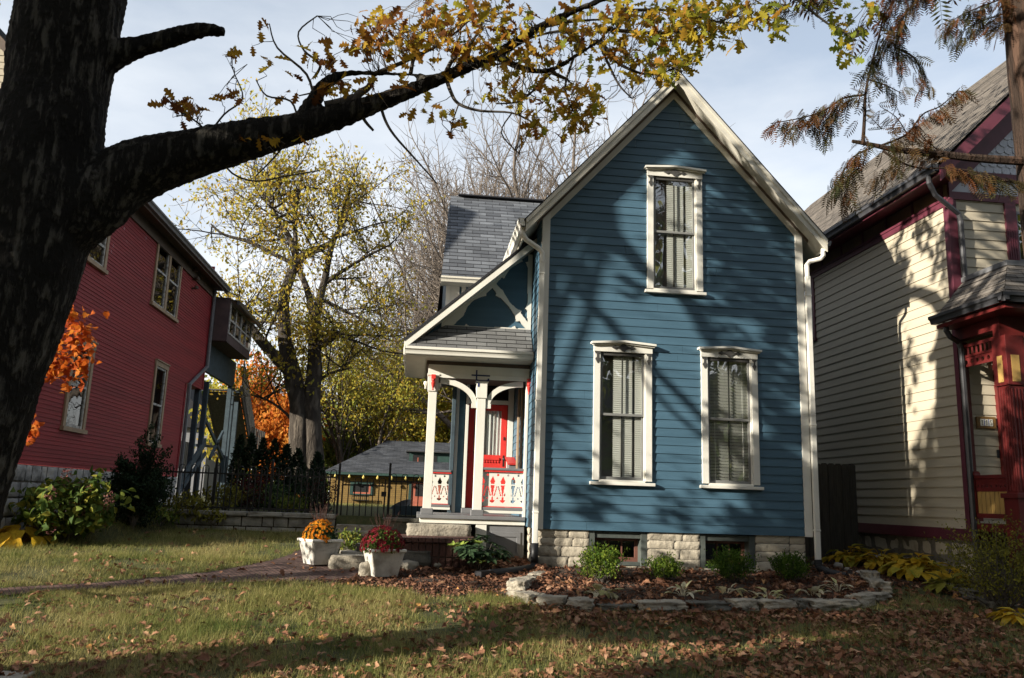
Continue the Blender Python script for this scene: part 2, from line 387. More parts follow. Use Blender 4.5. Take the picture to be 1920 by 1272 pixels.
m_browntrim = pbr('eave_brown', (.12, .085, .065), (.09, .065, .05), rough=.7)
m_greypipe = pbr('grey_gutter', (.16, .16, .165), (.12, .12, .125), rough=.45)
m_rust = pbr('weathered_box', (.11, .075, .07), (.07, .05, .05), rough=.8, scale=3)
m_bluegrey = pbr('blue_grey_wood', (.055, .082, .10), (.038, .055, .068), rough=.7, scale=5, bump=.2)
m_oldwood = pbr('grey_wood', (.11, .105, .095), (.065, .062, .057), rough=.85, scale=4, stretch=(4, 4, .7), bump=.4)
m_fencewood = pbr('fence_wood', (.075, .068, .058), (.045, .042, .037), rough=.9, scale=5, stretch=(8, 8, .6), bump=.5)
m_creamsid = pbr('beige_siding', (.44, .385, .29), (.40, .35, .265), rough=.55, scale=1.3, stretch=(1, .5, 6), bump=.08, bscale=30)
m_purple = pbr('burgundy_trim', (.115, .028, .043), (.09, .022, .035), rough=.45, scale=4)
m_pred = pbr('porch_red', (.115, .014, .013), (.09, .012, .011), rough=.45, scale=4)
m_panel = pbr('frieze_panel', (.20, .125, .065), (.13, .085, .05), rough=.7, scale=3)
m_gold = pbr('mustard_paint', (.42, .26, .08), (.36, .22, .07), rough=.6, scale=6)
m_scallop = pbr('pale_blue_shingle', (.52, .53, .58), (.45, .46, .51), rough=.6, scale=5)
m_darkgut = pbr('dark_gutter', (.055, .055, .06), (.04, .04, .045), rough=.35)
m_plaque = pbr('plaque_wood', (.20, .11, .03), (.15, .08, .025), rough=.5, scale=8)
m_tile = pbr('number_tile', (.62, .60, .52), (.56, .54, .47), rough=.4)
m_ink = pbr('number_ink', (.03, .03, .04), (.03, .03, .04), rough=.5)
m_bluetile = pbr('blue_tile_edge', (.06, .10, .40), (.05, .08, .3), rough=.4)
m_ybrick = brickmat('yellow_brick', (.24, .155, .05), (.20, .125, .042), (.13, .09, .04), .3, .085, .008, bump=.2, vec='pos', rot=(rad(90), 0, 0), var=.2)
m_green = pbr('green_trim', (.03, .065, .055), (.024, .05, .044), rough=.6)
m_rdoor = pbr('brick_red_door', (.42, .13, .08), (.33, .10, .065), rough=.6)
m_pot = pbr('white_pot', (.50, .48, .44), (.17, .15, .12), rough=.6, scale=4.5, bump=.2, lo=.42, hi=.78)
m_potsoil = pbr('potting_soil', (.03, .022, .016), (.05, .035, .025), rough=.95, bump=.6)
m_brick = brickmat('path_brick', (.085, .052, .044), (.13, .078, .064), (.04, .032, .028), .20, .068, .006, bump=.5, vec='pos', rot=(0, 0, rad(58)), var=.5)
m_stoopbrick = pbr('stoop_brick', (.10, .045, .034), (.06, .032, .026), rough=.85, scale=9, bump=.5)
m_soil = pbr('soil', (.058, .040, .028), (.025, .018, .013), rough=.95, scale=7, bump=1.0, bscale=40, lo=.3, hi=.7, third=(.04, .028, .02))
m_turf = pbr('turf_soil', (.10, .09, .035), (.045, .04, .018), rough=.95, scale=5, bump=1.0, bscale=60, lo=.3, hi=.7, third=(.055, .06, .02))
m_asphalt = pbr('asphalt', (.045, .045, .047), (.03, .03, .032), rough=.9, scale=8, bump=.4)
m_conc = pbr('concrete', (.36, .33, .28), (.27, .25, .21), rough=.9, scale=6, bump=.3)
m_lit = pbr('bulb', (.55, .42, .12), (.5, .4, .1), rough=.3)

def barkmat(name, c1, c2, sc=(5, 5, 1.1), dist=.05, bump=1.0):
    """interlacing vertical ridges: folded, stretched noise, cracks darker than the plates"""
    m, nt = newmat(name); L = nt.links.new
    out = N(nt, 'ShaderNodeOutputMaterial'); b = N(nt, 'ShaderNodeBsdfPrincipled', Roughness=.92); b.inputs['Specular IOR Level'].default_value = .12
    L(b.outputs[0], out.inputs[0]); g = N(nt, 'ShaderNodeNewGeometry'); mp = N(nt, 'ShaderNodeMapping', Scale=sc); L(g.outputs['Position'], mp.inputs[0])
    n0 = N(nt, 'ShaderNodeTexNoise', Scale=1.0, Detail=7, Roughness=.62); L(mp.outputs[0], n0.inputs['Vector'])
    s1 = N(nt, 'ShaderNodeMath', operation='SUBTRACT'); s1.inputs[1].default_value = .5; L(n0.outputs['Fac'], s1.inputs[0])
    ab = N(nt, 'ShaderNodeMath', operation='ABSOLUTE'); L(s1.outputs[0], ab.inputs[0])
    mr = N(nt, 'ShaderNodeMapRange'); mr.inputs['From Max'].default_value = .13; L(ab.outputs[0], mr.inputs[0])
    n1 = N(nt, 'ShaderNodeTexNoise', Scale=6, Detail=8, Roughness=.7); L(mp.outputs[0], n1.inputs['Vector'])
    n2 = N(nt, 'ShaderNodeTexNoise', Scale=1.3, Detail=3); L(g.outputs['Position'], n2.inputs['Vector'])
    a1 = N(nt, 'ShaderNodeMath', operation='MULTIPLY_ADD'); a1.inputs[1].default_value = .55; L(n1.outputs['Fac'], a1.inputs[0]); L(mr.outputs[0], a1.inputs[2])
    a2 = N(nt, 'ShaderNodeMath', operation='MULTIPLY_ADD'); a2.inputs[1].default_value = .7; L(n2.outputs['Fac'], a2.inputs[0]); L(a1.outputs[0], a2.inputs[2])
    r = N(nt, 'ShaderNodeValToRGB'); e = r.color_ramp.elements; e[0].position = .55; e[0].color = c4(c2); e[1].position = 1.0; e[1].color = c4(c1)
    sc_ = N(nt, 'ShaderNodeMath', operation='MULTIPLY'); sc_.inputs[1].default_value = .55; L(a2.outputs[0], sc_.inputs[0])
    L(sc_.outputs[0], r.inputs[0]); L(r.outputs[0], b.inputs['Base Color'])
    bp = N(nt, 'ShaderNodeBump', Strength=bump, Distance=dist); L(a1.outputs[0], bp.inputs['Height']); L(bp.outputs[0], b.inputs['Normal'])
    return m
m_oakbark = barkmat('oak_bark', (.115, .104, .088), (.020, .018, .016), sc=(9, 9, 2.0), dist=.05)
m_greybark = barkmat('grey_bark', (.15, .125, .10), (.055, .046, .038), sc=(2.4, 2.4, .6))
m_twig = pbr('twig_bark', (.10, .085, .07), (.06, .05, .043), rough=.9, scale=9)
m_twigpale = pbr('pale_twig', (.17, .14, .115), (.11, .09, .076), rough=.9, scale=9)
m_cypbark = barkmat('cypress_bark', (.10, .058, .04), (.05, .034, .026), sc=(7, 7, .8), dist=.03)
m_oakleaf = leafmat('oak_leaf', [(.13, .048, .016), (.24, .095, .02), (.38, .20, .025), (.42, .30, .03), (.34, .31, .035), (.20, .24, .035)], trans=.55)
m_cypleaf = leafmat('cypress_leaf', [(.12, .042, .014), (.085, .042, .016), (.055, .050, .017), (.032, .040, .016)], trans=.3)
m_yleaf = leafmat('yellow_leaf', [(.36, .20, .03), (.46, .33, .045), (.44, .38, .06), (.32, .34, .06), (.20, .25, .05)], trans=.5)
m_oleaf = leafmat('orange_leaf', [(.42, .09, .016), (.50, .14, .022), (.54, .20, .03), (.48, .24, .05)], trans=.45)
m_redmaple = leafmat('red_maple_leaf', [(.34, .05, .012), (.44, .085, .014), (.52, .13, .018), (.55, .20, .03)], trans=.4)
m_gleaf = leafmat('green_leaf', [(.06, .10, .025), (.10, .15, .03), (.18, .21, .04), (.28, .25, .05)], trans=.35)
m_dgreen = leafmat('dark_needle', [(.012, .022, .012), (.018, .035, .017), (.03, .05, .022)], trans=.15)
m_box = leafmat('boxwood_leaf', [(.035, .07, .012), (.065, .12, .016), (.12, .18, .022), (.19, .23, .03)], trans=.3)
m_rhodo = leafmat('rhodo_leaf', [(.03, .055, .025), (.045, .08, .035), (.07, .115, .05), (.24, .30, .05)], trans=.2)
m_hyd = leafmat('hydrangea_leaf', [(.05, .09, .02), (.085, .13, .028), (.14, .18, .034), (.30, .27, .04)], trans=.35)
m_hydfl = leafmat('hydrangea_flower', [(.16, .06, .06), (.22, .09, .085), (.26, .14, .09)], trans=.3)
m_hosta = leafmat('hosta_leaf', [(.52, .30, .02), (.58, .38, .03), (.50, .38, .05), (.28, .30, .04)], trans=.35)
m_whosta = leafmat('withered_leaf', [(.66, .60, .44), (.58, .52, .34), (.50, .48, .22), (.36, .28, .15)], trans=.3)
m_spirea = leafmat('spirea_leaf', [(.10, .085, .02), (.17, .16, .03), (.28, .26, .04), (.08, .08, .02)], trans=.35)
m_maroon = leafmat('maroon_leaf', [(.05, .012, .016), (.09, .02, .025), (.06, .03, .02)], trans=.25)
m_orfl = leafmat('orange_petal', [(.62, .17, .01), (.74, .27, .015), (.80, .38, .03)], trans=.25)
m_refl = leafmat('crimson_petal', [(.10, .008, .014), (.17, .012, .02), (.24, .02, .028)], trans=.25)
m_grass = leafmat('grass_blade', [(.40, .34, .15), (.33, .29, .11), (.24, .23, .07), (.145, .175, .045), (.085, .125, .03)], trans=.35, rough=.6)
m_fallen = leafmat('fallen_leaf', [(.085, .042, .028), (.15, .07, .042), (.22, .10, .058), (.30, .15, .085), (.40, .235, .145), (.44, .22, .07)], trans=.15, rough=.7)
# ------------------------------------------------------------------ ground, sheets
def in_poly(x, y, P):
    c = False; j = len(P)-1
    for i in range(len(P)):
        if (P[i][1] > y) != (P[j][1] > y) and x < (P[j][0]-P[i][0])*(y-P[i][1])/(P[j][1]-P[i][1]+1e-12)+P[i][0]: c = not c
        j = i
    return c
xs = sorted(set([-400, -150, -60, -35] + [round(-20+.25*i, 3) for i in range(0, 161)] + [35, 60, 150, 400]))
ys = sorted(set([-300, -100, -40, -15, -5, 0, 3] + [round(5+.12*i, 3) for i in range(0, 120)] + [20, 22, 25, 30, 40, 60, 100, 200, 600]))
gb = MB(); nx, ny = len(xs), len(ys)
gb.add([(x, y, gz(x, y) + (.018*noise.noise(Vector((x*1.3, y*1.3, 0))) if 4 < y < 19 else 0) - (.0 if not (1.9 < x < 6.37 and 13.05 < y < 20.9) else .5)) for y in ys for x in xs],
       [(j*nx+i, j*nx+i+1, (j+1)*nx+i+1, (j+1)*nx+i) for j in range(ny-1) for i in range(nx-1)])
tag(gb.build('lawn_ground', m_turf, smooth=True), kind='structure')
def gzn(x, y): return gz(x, y) + (.018*noise.noise(Vector((x*1.3, y*1.3, 0))) if 4 < y < 19 else 0)

def sheet(name, poly, mat, off, res=.05, kind='structure', bumpy=0):
    x0 = min(p[0] for p in poly); x1 = max(p[0] for p in poly); y0 = min(p[1] for p in poly); y1 = max(p[1] for p in poly)
    nx = int((x1-x0)/res)+1; ny = int((y1-y0)/res)+1; idx = {}; mb = MB(); vs = []; fs = []
    def vid(i, j):
        if (i, j) not in idx:
            x = x0+i*res; y = y0+j*res
            x += .35*res*noise.noise(Vector((x*9, y*9, 3))); y += .35*res*noise.noise(Vector((x*9, y*9, 7)))
            idx[(i, j)] = len(vs); vs.append((x, y, gzn(x, y)+off+(bumpy*noise.noise(Vector((x*5, y*5, 1))) if bumpy else 0)))
        return idx[(i, j)]
    for j in range(ny):
        for i in range(nx):
            if in_poly(x0+(i+.5)*res, y0+(j+.5)*res, poly): fs.append((vid(i, j), vid(i+1, j), vid(i+1, j+1), vid(i, j+1)))
    mb.add(vs, fs); return tag(mb.build(name, mat, smooth=True), kind=kind)
def gpoly(px): return [tuple(PG(*p)[:2]) for p in px]
PATH = gpoly([(-40, 1124), (100, 1110), (330, 1098), (480, 1092), (700, 1088), (700, 1068), (625, 1062), (622, 1046), (652, 1018), (668, 1004), (715, 1004), (722, 998), (640, 998), (604, 1006), (572, 1026), (545, 1042), (470, 1062), (370, 1078), (200, 1093), (80, 1101), (-40, 1108)])
sheet('brick_path', PATH, m_brick, .010, .04)
MULCH = gpoly([(640, 1089), (560, 1090), (620, 1098), (740, 1106), (800, 1122), (840, 1120), (900, 1118), (965, 1128), (985, 1096), (1000, 1090)]) + [(1.95, 13.3), (1.9, 14.2), (.2, 14.0), (-.4, 13.1), (-.6, 12.3)]
sheet('mulch_bed', MULCH, m_soil, .006, .05, bumpy=.02)
RING = gpoly([(1000, 1092), (972, 1108), (968, 1122), (1000, 1134), (1065, 1139), (1130, 1146), (1220, 1149), (1300, 1149), (1400, 1146), (1500, 1146), (1570, 1146), (1640, 1130), (1652, 1116), (1640, 1094), (1600, 1078)])
BED = RING + [(6.6, 13.0), (1.95, 13.0)]
sheet('flower_bed_soil', BED, m_soil, .05, .05, bumpy=.03)
GAPSOIL = [(6.5, 13.0), (7.1, 12.4), (7.8, 12.2), (8.0, 11.0), (7.95, 10.2), (9.5, 9.4), (11, 11), (11, 12.3), (8.7, 12.3), (8.7, 16.2), (6.5, 16.2)]
sheet('side_garden_soil', GAPSOIL, m_soil, .006, .06, bumpy=.025)
mb = MB(); mb.box(-120, 120, -6.5, 1.2, -.2, .012); tag(mb.build('street', m_asphalt), kind='structure')
mb = MB(); mb.box(-120, 120, 1.2, 1.4, -.2, .11); tag(mb.build('kerb', m_conc), kind='structure')
# pavement corner at the very bottom left
mb = MB(); mb.box(-9, -3.2, 5.6, 7.97, -.05, .055); tag(mb.build('pavement', m_conc, bevel=.01), kind='structure')

# ------------------------------------------------------------------ blue house
Y0 = 13.0; XL, XR, XC = 1.87, 6.40, 4.135
SL = 1.107; ZA = 8.84
def soff(x): return ZA - SL*abs(x-XC)
BH = thing('blue_house', 'blue clapboard cottage with steep front gable, white trim and a small side porch', 'house', (XC, 15, .6))
holes = [(2.86, 3.64, 2.0, 4.06), (4.66, 5.44, 2.0, 4.06), (3.755, 4.52, 5.19, 7.18)]
mb = MB()
zt = soff(XC)-.02
clap(mb, lambda z: max(XL+.02, XC-(ZA-z)/SL), lambda z: min(XR-.02, XC+(ZA-z)/SL), 1.213, zt, .138, holes, Y0, seed=4)
mb.build('front_wall', m_blue, BH)
# side walls
mb = MB(); clap(mb, lambda z: Y0+.02, lambda z: 16.3, 1.213, 6.33, .138, [], XL, axis='y', sgn=-1, seed=5)
clap(mb, lambda z: Y0+.02, lambda z: 21, 1.213, 6.33, .138, [], XR, axis='y', sgn=1, seed=6)
mb.add([(XL, 21, .5), (XR, 21, .5), (XR, 21, 6.3), (XC, 21, ZA), (XL, 21, 6.3)], [(0, 1, 2, 3, 4)])
mb.quad((XL+.03, Y0+.02, 1.25), (XR-.03, Y0+.02, 1.25), (XR-.03, 20.9, 1.25), (XL+.03, 20.9, 1.25))
mb.build('side_wall', m_blue, BH)
# foundation: rock faced limestone blocks with two cellar openings
def rockface(mb, a0, a1, z0, z1, face, rng, axis='x', y=13.0, sgn=-1, depth=.03, res=.025, back=.005):
    na = max(3, int((a1-a0)/res)); nz_ = max(3, int((z1-z0)/res)); vs = []; sd = rng.uniform(0, 99)
    for j in range(nz_+1):
        for i in range(na+1):
            u = i/na; v = j/nz_; e = min(u*(a1-a0), (1-u)*(a1-a0), v*(z1-z0), (1-v)*(z1-z0))
            edge = min(1, e/.009)
            a = a0+(a1-a0)*u; z = z0+(z1-z0)*v
            d = edge*(depth*.25+depth*.6*(.45*noise.noise(Vector((a*8, z*8, sd)))+.5*noise.noise(Vector((a*24, z*24, sd)))+.4*noise.noise(Vector((a*55, z*55, sd)))))-(0 if edge else back)
            a += .006*noise.noise(Vector((z*20, sd, 1))); 
            vs.append((a, y+sgn*d, z+.008*noise.noise(Vector((a*12, sd, 5)))) if axis == 'x' else (y+sgn*d, a, z+.008*noise.noise(Vector((a*12, sd, 5)))))
    mb.add(vs, [(j*(na+1)+i, j*(na+1)+i+1, (j+1)*(na+1)+i+1, (j+1)*(na+1)+i) for j in range(nz_) for i in range(na)])
rng = random.Random(3)
fb = MB(); mo = MB()
def stonewall(a0, a1, zs, axis, y, sgn, lens=(.28, .5), gap=.009, depth=.03, res=.028):
    for z0, z1 in zip(zs, zs[1:]):
        a = a0
        while a < a1-1e-3:
            b = min(a1, a+rng.uniform(*lens))
            if a1-b < .12: b = a1
            rockface(fb, a+gap/2, b-gap/2, z0+gap/2, z1-gap/2, None, rng, axis, y, sgn, depth, res); a = b
WIN = [(2.735, 3.675), (4.535, 5.455)]
zs = [.30, .63, .80, .955, 1.085, 1.212]
for a, b in [(1.90, 2.735), (3.675, 4.535), (5.455, 6.30)]:
    stonewall(a, b, zs, 'x', Y0+.03, -1, (.32, .62)); mo.box(a, b, Y0+.035, Y0+.5, .2, 1.21)
for a, b in WIN: stonewall(a, b, [.30, .68], 'x', Y0+.02, -1, (.4, .6)); mo.box(a, b, Y0+.035, Y0+.5, .2, .67)
stonewall(13.03, 20.9, [.3, .63, .80, .955, 1.085, 1.212], 'y', XL+.03, -1, (.3, .6), res=.08); mo.box(XL+.035, XL+.4, 13.5, 20.9, .2, 1.21)
mo.box(XR-.4, XR-.1, 13.5, 20.9, .2, 1.21)
f_ = fb.build('foundation', m_lime, BH, smooth=True)
mo.build('mortar', m_mortar, f_)
for k, (a, b) in enumerate(WIN):
    mb = MB(); y1 = Y0+.30
    mb.box(a, a+.10, Y0+.04, y1, .68, 1.20); mb.box(b-.10, b, Y0+.04, y1, .68, 1.20); mb.box(a+.10, b-.10, Y0+.06, y1, 1.10, 1.20); mb.box(a+.10, b-.10, Y0+.10, y1, .68, .735)
    w = mb.build('basement_window', m_bframe, BH, bevel=.006)
    mb = MB(); ya, yb = y1-.07, y1-.03; x0, x1 = a+.10, b-.10
    n = 3
    mb.box(x0, x0+.05, ya, yb, .735, 1.10); mb.box(x1-.05, x1, ya, yb, .735, 1.10); mb.box(x0+.05, x1-.05, ya, yb, .735, .80); mb.box(x0+.05, x1-.05, ya, yb, 1.055, 1.10)
    for i in range(1, n):
        xx = x0+.05+(x1-x0-.10)*i/n; mb.box(xx-.011, xx+.011, ya+.005, yb-.005, .80, 1.055)
    mb.build('sash', m_bsash, w)
    mb = MB(); mb.quad((x0, yb-.01, .74), (x1, yb-.01, .74), (x1, yb-.01, 1.09), (x0, yb-.01, 1.09)); mb.build('pane', m_glass2, w)
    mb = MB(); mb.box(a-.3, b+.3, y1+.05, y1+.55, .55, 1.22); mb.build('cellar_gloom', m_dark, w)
# corner boards, frieze
for (xa, xb) in ((XL-.005, XL+.122), (XR-.122, XR+.005)):
    mb = MB(); t = soff((xa+xb)/2)+.02
    mb.box(xa, xb, Y0-.035, Y0+.02, 1.205, t)
    if xa < XC: mb.box(xa, xa+.03, Y0+.02, Y0+.12, 1.205, t)
    mb.build('corner_board', m_white, BH, bevel=.004)
mb = MB()
def rake_board(mb, y0, y1, off0, off1, xin=XC, xend=XL+.12, sgn=-1):
    """board following the roof slope, from off0 to off1 below the soffit line (vertical measure)"""
    xe = xend
    mb.xz([(XC, ZA-off0), (XC, ZA-off1), (xe, soff(xe)-off1), (xe, soff(xe)-off0)], y0, y1)
rake_board(mb, Y0-.033, Y0-.004, .0, .185, xend=XL-.004); mb.build('frieze', m_cream, BH, bevel=.004)
mb = MB(); rake_board(mb, Y0-.033, Y0-.004, .0, .185, xend=XR+.004); mb.build('frieze', m_cream, BH, bevel=.004)
# dark bed moulding between frieze and soffit
mb = MB()
for xe in (XL-.1, XR+.1): rake_board(mb, Y0-.055, Y0-.034, .0, .05, xend=xe)
mb.build('bed_moulding', m_browntrim, BH)
# roof: soffit, bargeboards, shingles
YF, YB = 12.70, 21.3; XEL, XER = XC-2.585, XC+2.585
mb = MB()
for xe in (XEL, XER):
    mb.quad((XC, YF+.02, ZA), (xe, YF+.02, soff(xe)), (xe, YB, soff(xe)), (XC, YB, ZA))
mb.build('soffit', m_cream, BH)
for xe in (XEL, XER):
    mb = MB(); s = -1 if xe < XC else 1
    mb.xz([(XC, ZA-.035), (XC, ZA+.175), (xe, soff(xe)+.175), (xe, soff(xe)-.035)], YF-.012, YF+.018)
    mb.xz([(XC, ZA+.095), (XC, ZA+.178), (xe, soff(xe)+.178), (xe, soff(xe)+.095)], YF-.030, YF-.0125)
    mb.box(min(xe, xe-s*.03), max(xe, xe-s*.03), YF+.018, YB, soff(xe)-.01, soff(xe)+.15)
    mb.build('bargeboard', m_cream, BH, bevel=.004)
def shingle_plane(mb, a, b, c, d, course=.145, lip=.010, ragged=0):
    """a-b along the eave, d-c along the ridge; stepped courses"""
    a, b, c, d = map(Vector, (a, b, c, d)); n = (b-a).cross(d-a).normalized()
    if n.z < 0: n = -n
    L = (d-a).length; k = max(1, round(L/course)); ul = (b-a).length
    for i in range(k):
        t0, t1 = i/k, (i+1)/k
        p0, p1 = a.lerp(d, t0)+n*lip, b.lerp(c, t0)+n*lip; q0, q1 = a.lerp(d, t1), b.lerp(c, t1)
        e = .0005
        o0 = (p0-n*lip-a).dot((b-a).normalized()); o1 = (q0-a).dot((b-a).normalized()); w0 = (p1-p0).length; w1 = (q1-q0).length
        mb.add([p0, p1, q1, q0], [(0, 1, 2, 3)], [[(o0, t0*L+e), (o0+w0, t0*L+e), (o1+w1, t1*L-e), (o1, t1*L-e)]])
        mb.add([p0-n*lip, p1-n*lip, p1, p0], [(0, 1, 2, 3)], [[(o0, t0*L), (o0+w0, t0*L), (o0+w0, t0*L+e), (o0, t0*L+e)]])
mb = MB()
for xe in (XEL-.03, XER+.03):
    z = soff(xe)+.185
    shingle_plane(mb, (xe, YF-.03, z), (xe, YB, z), (XC, YB, ZA+.185), (XC, YF-.03, ZA+.185))
    s = 1
    mb.quad((xe, YF-.03, z), (XC, YF-.03, ZA+.185), (XC, YF-.03, ZA+.205), (xe, YF-.03, z+.02), [(0, 0)]*4)
    mb.quad((xe, YF-.03, z-.008), (XC, YF-.03, ZA+.177), (XC, YB, ZA+.177), (xe, YB, z-.008), [(0, 0)]*4)
mb.box(XC-.06, XC+.06, YF-.03, YB, ZA+.165, ZA+.20)
mb.build('roof', m_shingle, BH)
# gutters and downspouts
def gutter(name, a, b, mat, parent, w=.11, h=.10, out=(-1, 0)):
    """K-style trough from a to b (top back edge); out = horizontal direction away from the roof"""
    a = Vector(a); b = Vector(b); o = Vector((out[0], out[1], 0)); mb = MB()
    prof = [(0, 0), (0, -h), (w*.62, -h), (w*.72, -h*.55), (w, -h*.35), (w, 0), (w-.014, 0), (w-.014, -h*.3), (w*.62, -h*.85), (.012, -h*.85), (.012, 0)]
    d = b-a
    mb.prism([(p[0], p[1]) for p in prof], a, o, Vector((0, 0, 1)), d)
    for e in (a, b-d.normalized()*.006):
        mb.prism([(0, 0), (0, -h), (w*.62, -h), (w*.72, -h*.55), (w, -h*.35), (w, 0)], e, o, Vector((0, 0, 1)), d.normalized()*.006)
    return mb.build(name, mat, parent)
gutter('gutter', (XEL-.005, YF-.005, 6.165), (XEL-.005, 20.8, 6.165), m_white, BH, .12, .15)
gutter('gutter', (XER+.005, YF+.03, 6.15), (XER+.005, 20.8, 6.15), m_greypipe, BH, .10, .11, out=(1, 0))
def pipe(name, pts, w, d, mat, parent):
    mb = MB(); mb.tube(pts, w, 8); o = mb.build(name, mat, parent, smooth=False, bevel=0); return o
mb = MB()
mb.tube([(1.50, 12.78, 6.03), (1.50, 12.78, 5.93), (1.58, 12.82, 5.84), (1.80, 12.92, 5.74), (1.865, 12.93, 5.66), (1.865, 12.93, 5.5)], .042, 10)
mb.box(1.822, 1.908, 12.897, 12.963, .98, 5.56)
for zz in (5.3, 3.2, 1.45): mb.box(1.815, 1.915, 12.89, 12.97, zz, zz+.03)
mb.build('downspout', m_white, BH, bevel=.008)
mb = MB()
mb.tube([(6.69, 12.80, 6.03), (6.69, 12.80, 5.90), (6.66, 12.84, 5.86), (6.50, 12.92, 5.82), (6.455, 12.93, 5.76), (6.455, 12.93, 5.5)], .040, 10)
mb.box(6.412, 6.498, 12.897, 12.963, .80, 5.56)
for zz in (5.2, 3.0, 1.3): mb.box(6.405, 6.505, 12.89, 12.97, zz, zz+.03)
mb.build('downspout', m_white, BH, bevel=.008)
mb = MB(); mb.tube([(1.865, 12.93, 1.0), (1.865, 12.93, .66)], .06, 12); mb.build('drain_adapter', m_plast, BH, smooth=True)

# ---- windows
def orn_center(mb, x, z, y, s=1):
    for sg in (-1, 1):
        mb.xz([(x+sg*.02*s, z+.018*s), (x+sg*.12*s, z+.014*s), (x+sg*.12*s, z-.014*s), (x+sg*.02*s, z-.018*s)][::sg], y-.012, y)
        mb.xz([(x+sg*.105*s, z), (x+sg*.135*s, z+.036*s), (x+sg*.20*s, z), (x+sg*.135*s, z-.036*s)][::-sg], y-.0125, y)
    mb.xz([(x+.075*s*math.cos(t)*(1.0+.15*math.cos(4*t)), z+.060*s*math.sin(t)*(1+.15*math.cos(4*t))) for t in [i*math.pi/12 for i in range(24)]], y-.014, y)
def orn_side(mb, x, z, y):
    mb.xz([(x-.045, z), (x+.045, z), (x+.03, z-.03), (x+.012, z-.035), (x+.012, z-.085), (x-.012, z-.085), (x-.012, z-.035), (x-.03, z-.03)], y-.012, y)
    mb.xz([(x, z-.07), (x+.036, z-.115), (x, z-.185), (x-.036, z-.115)], y-.013, y)
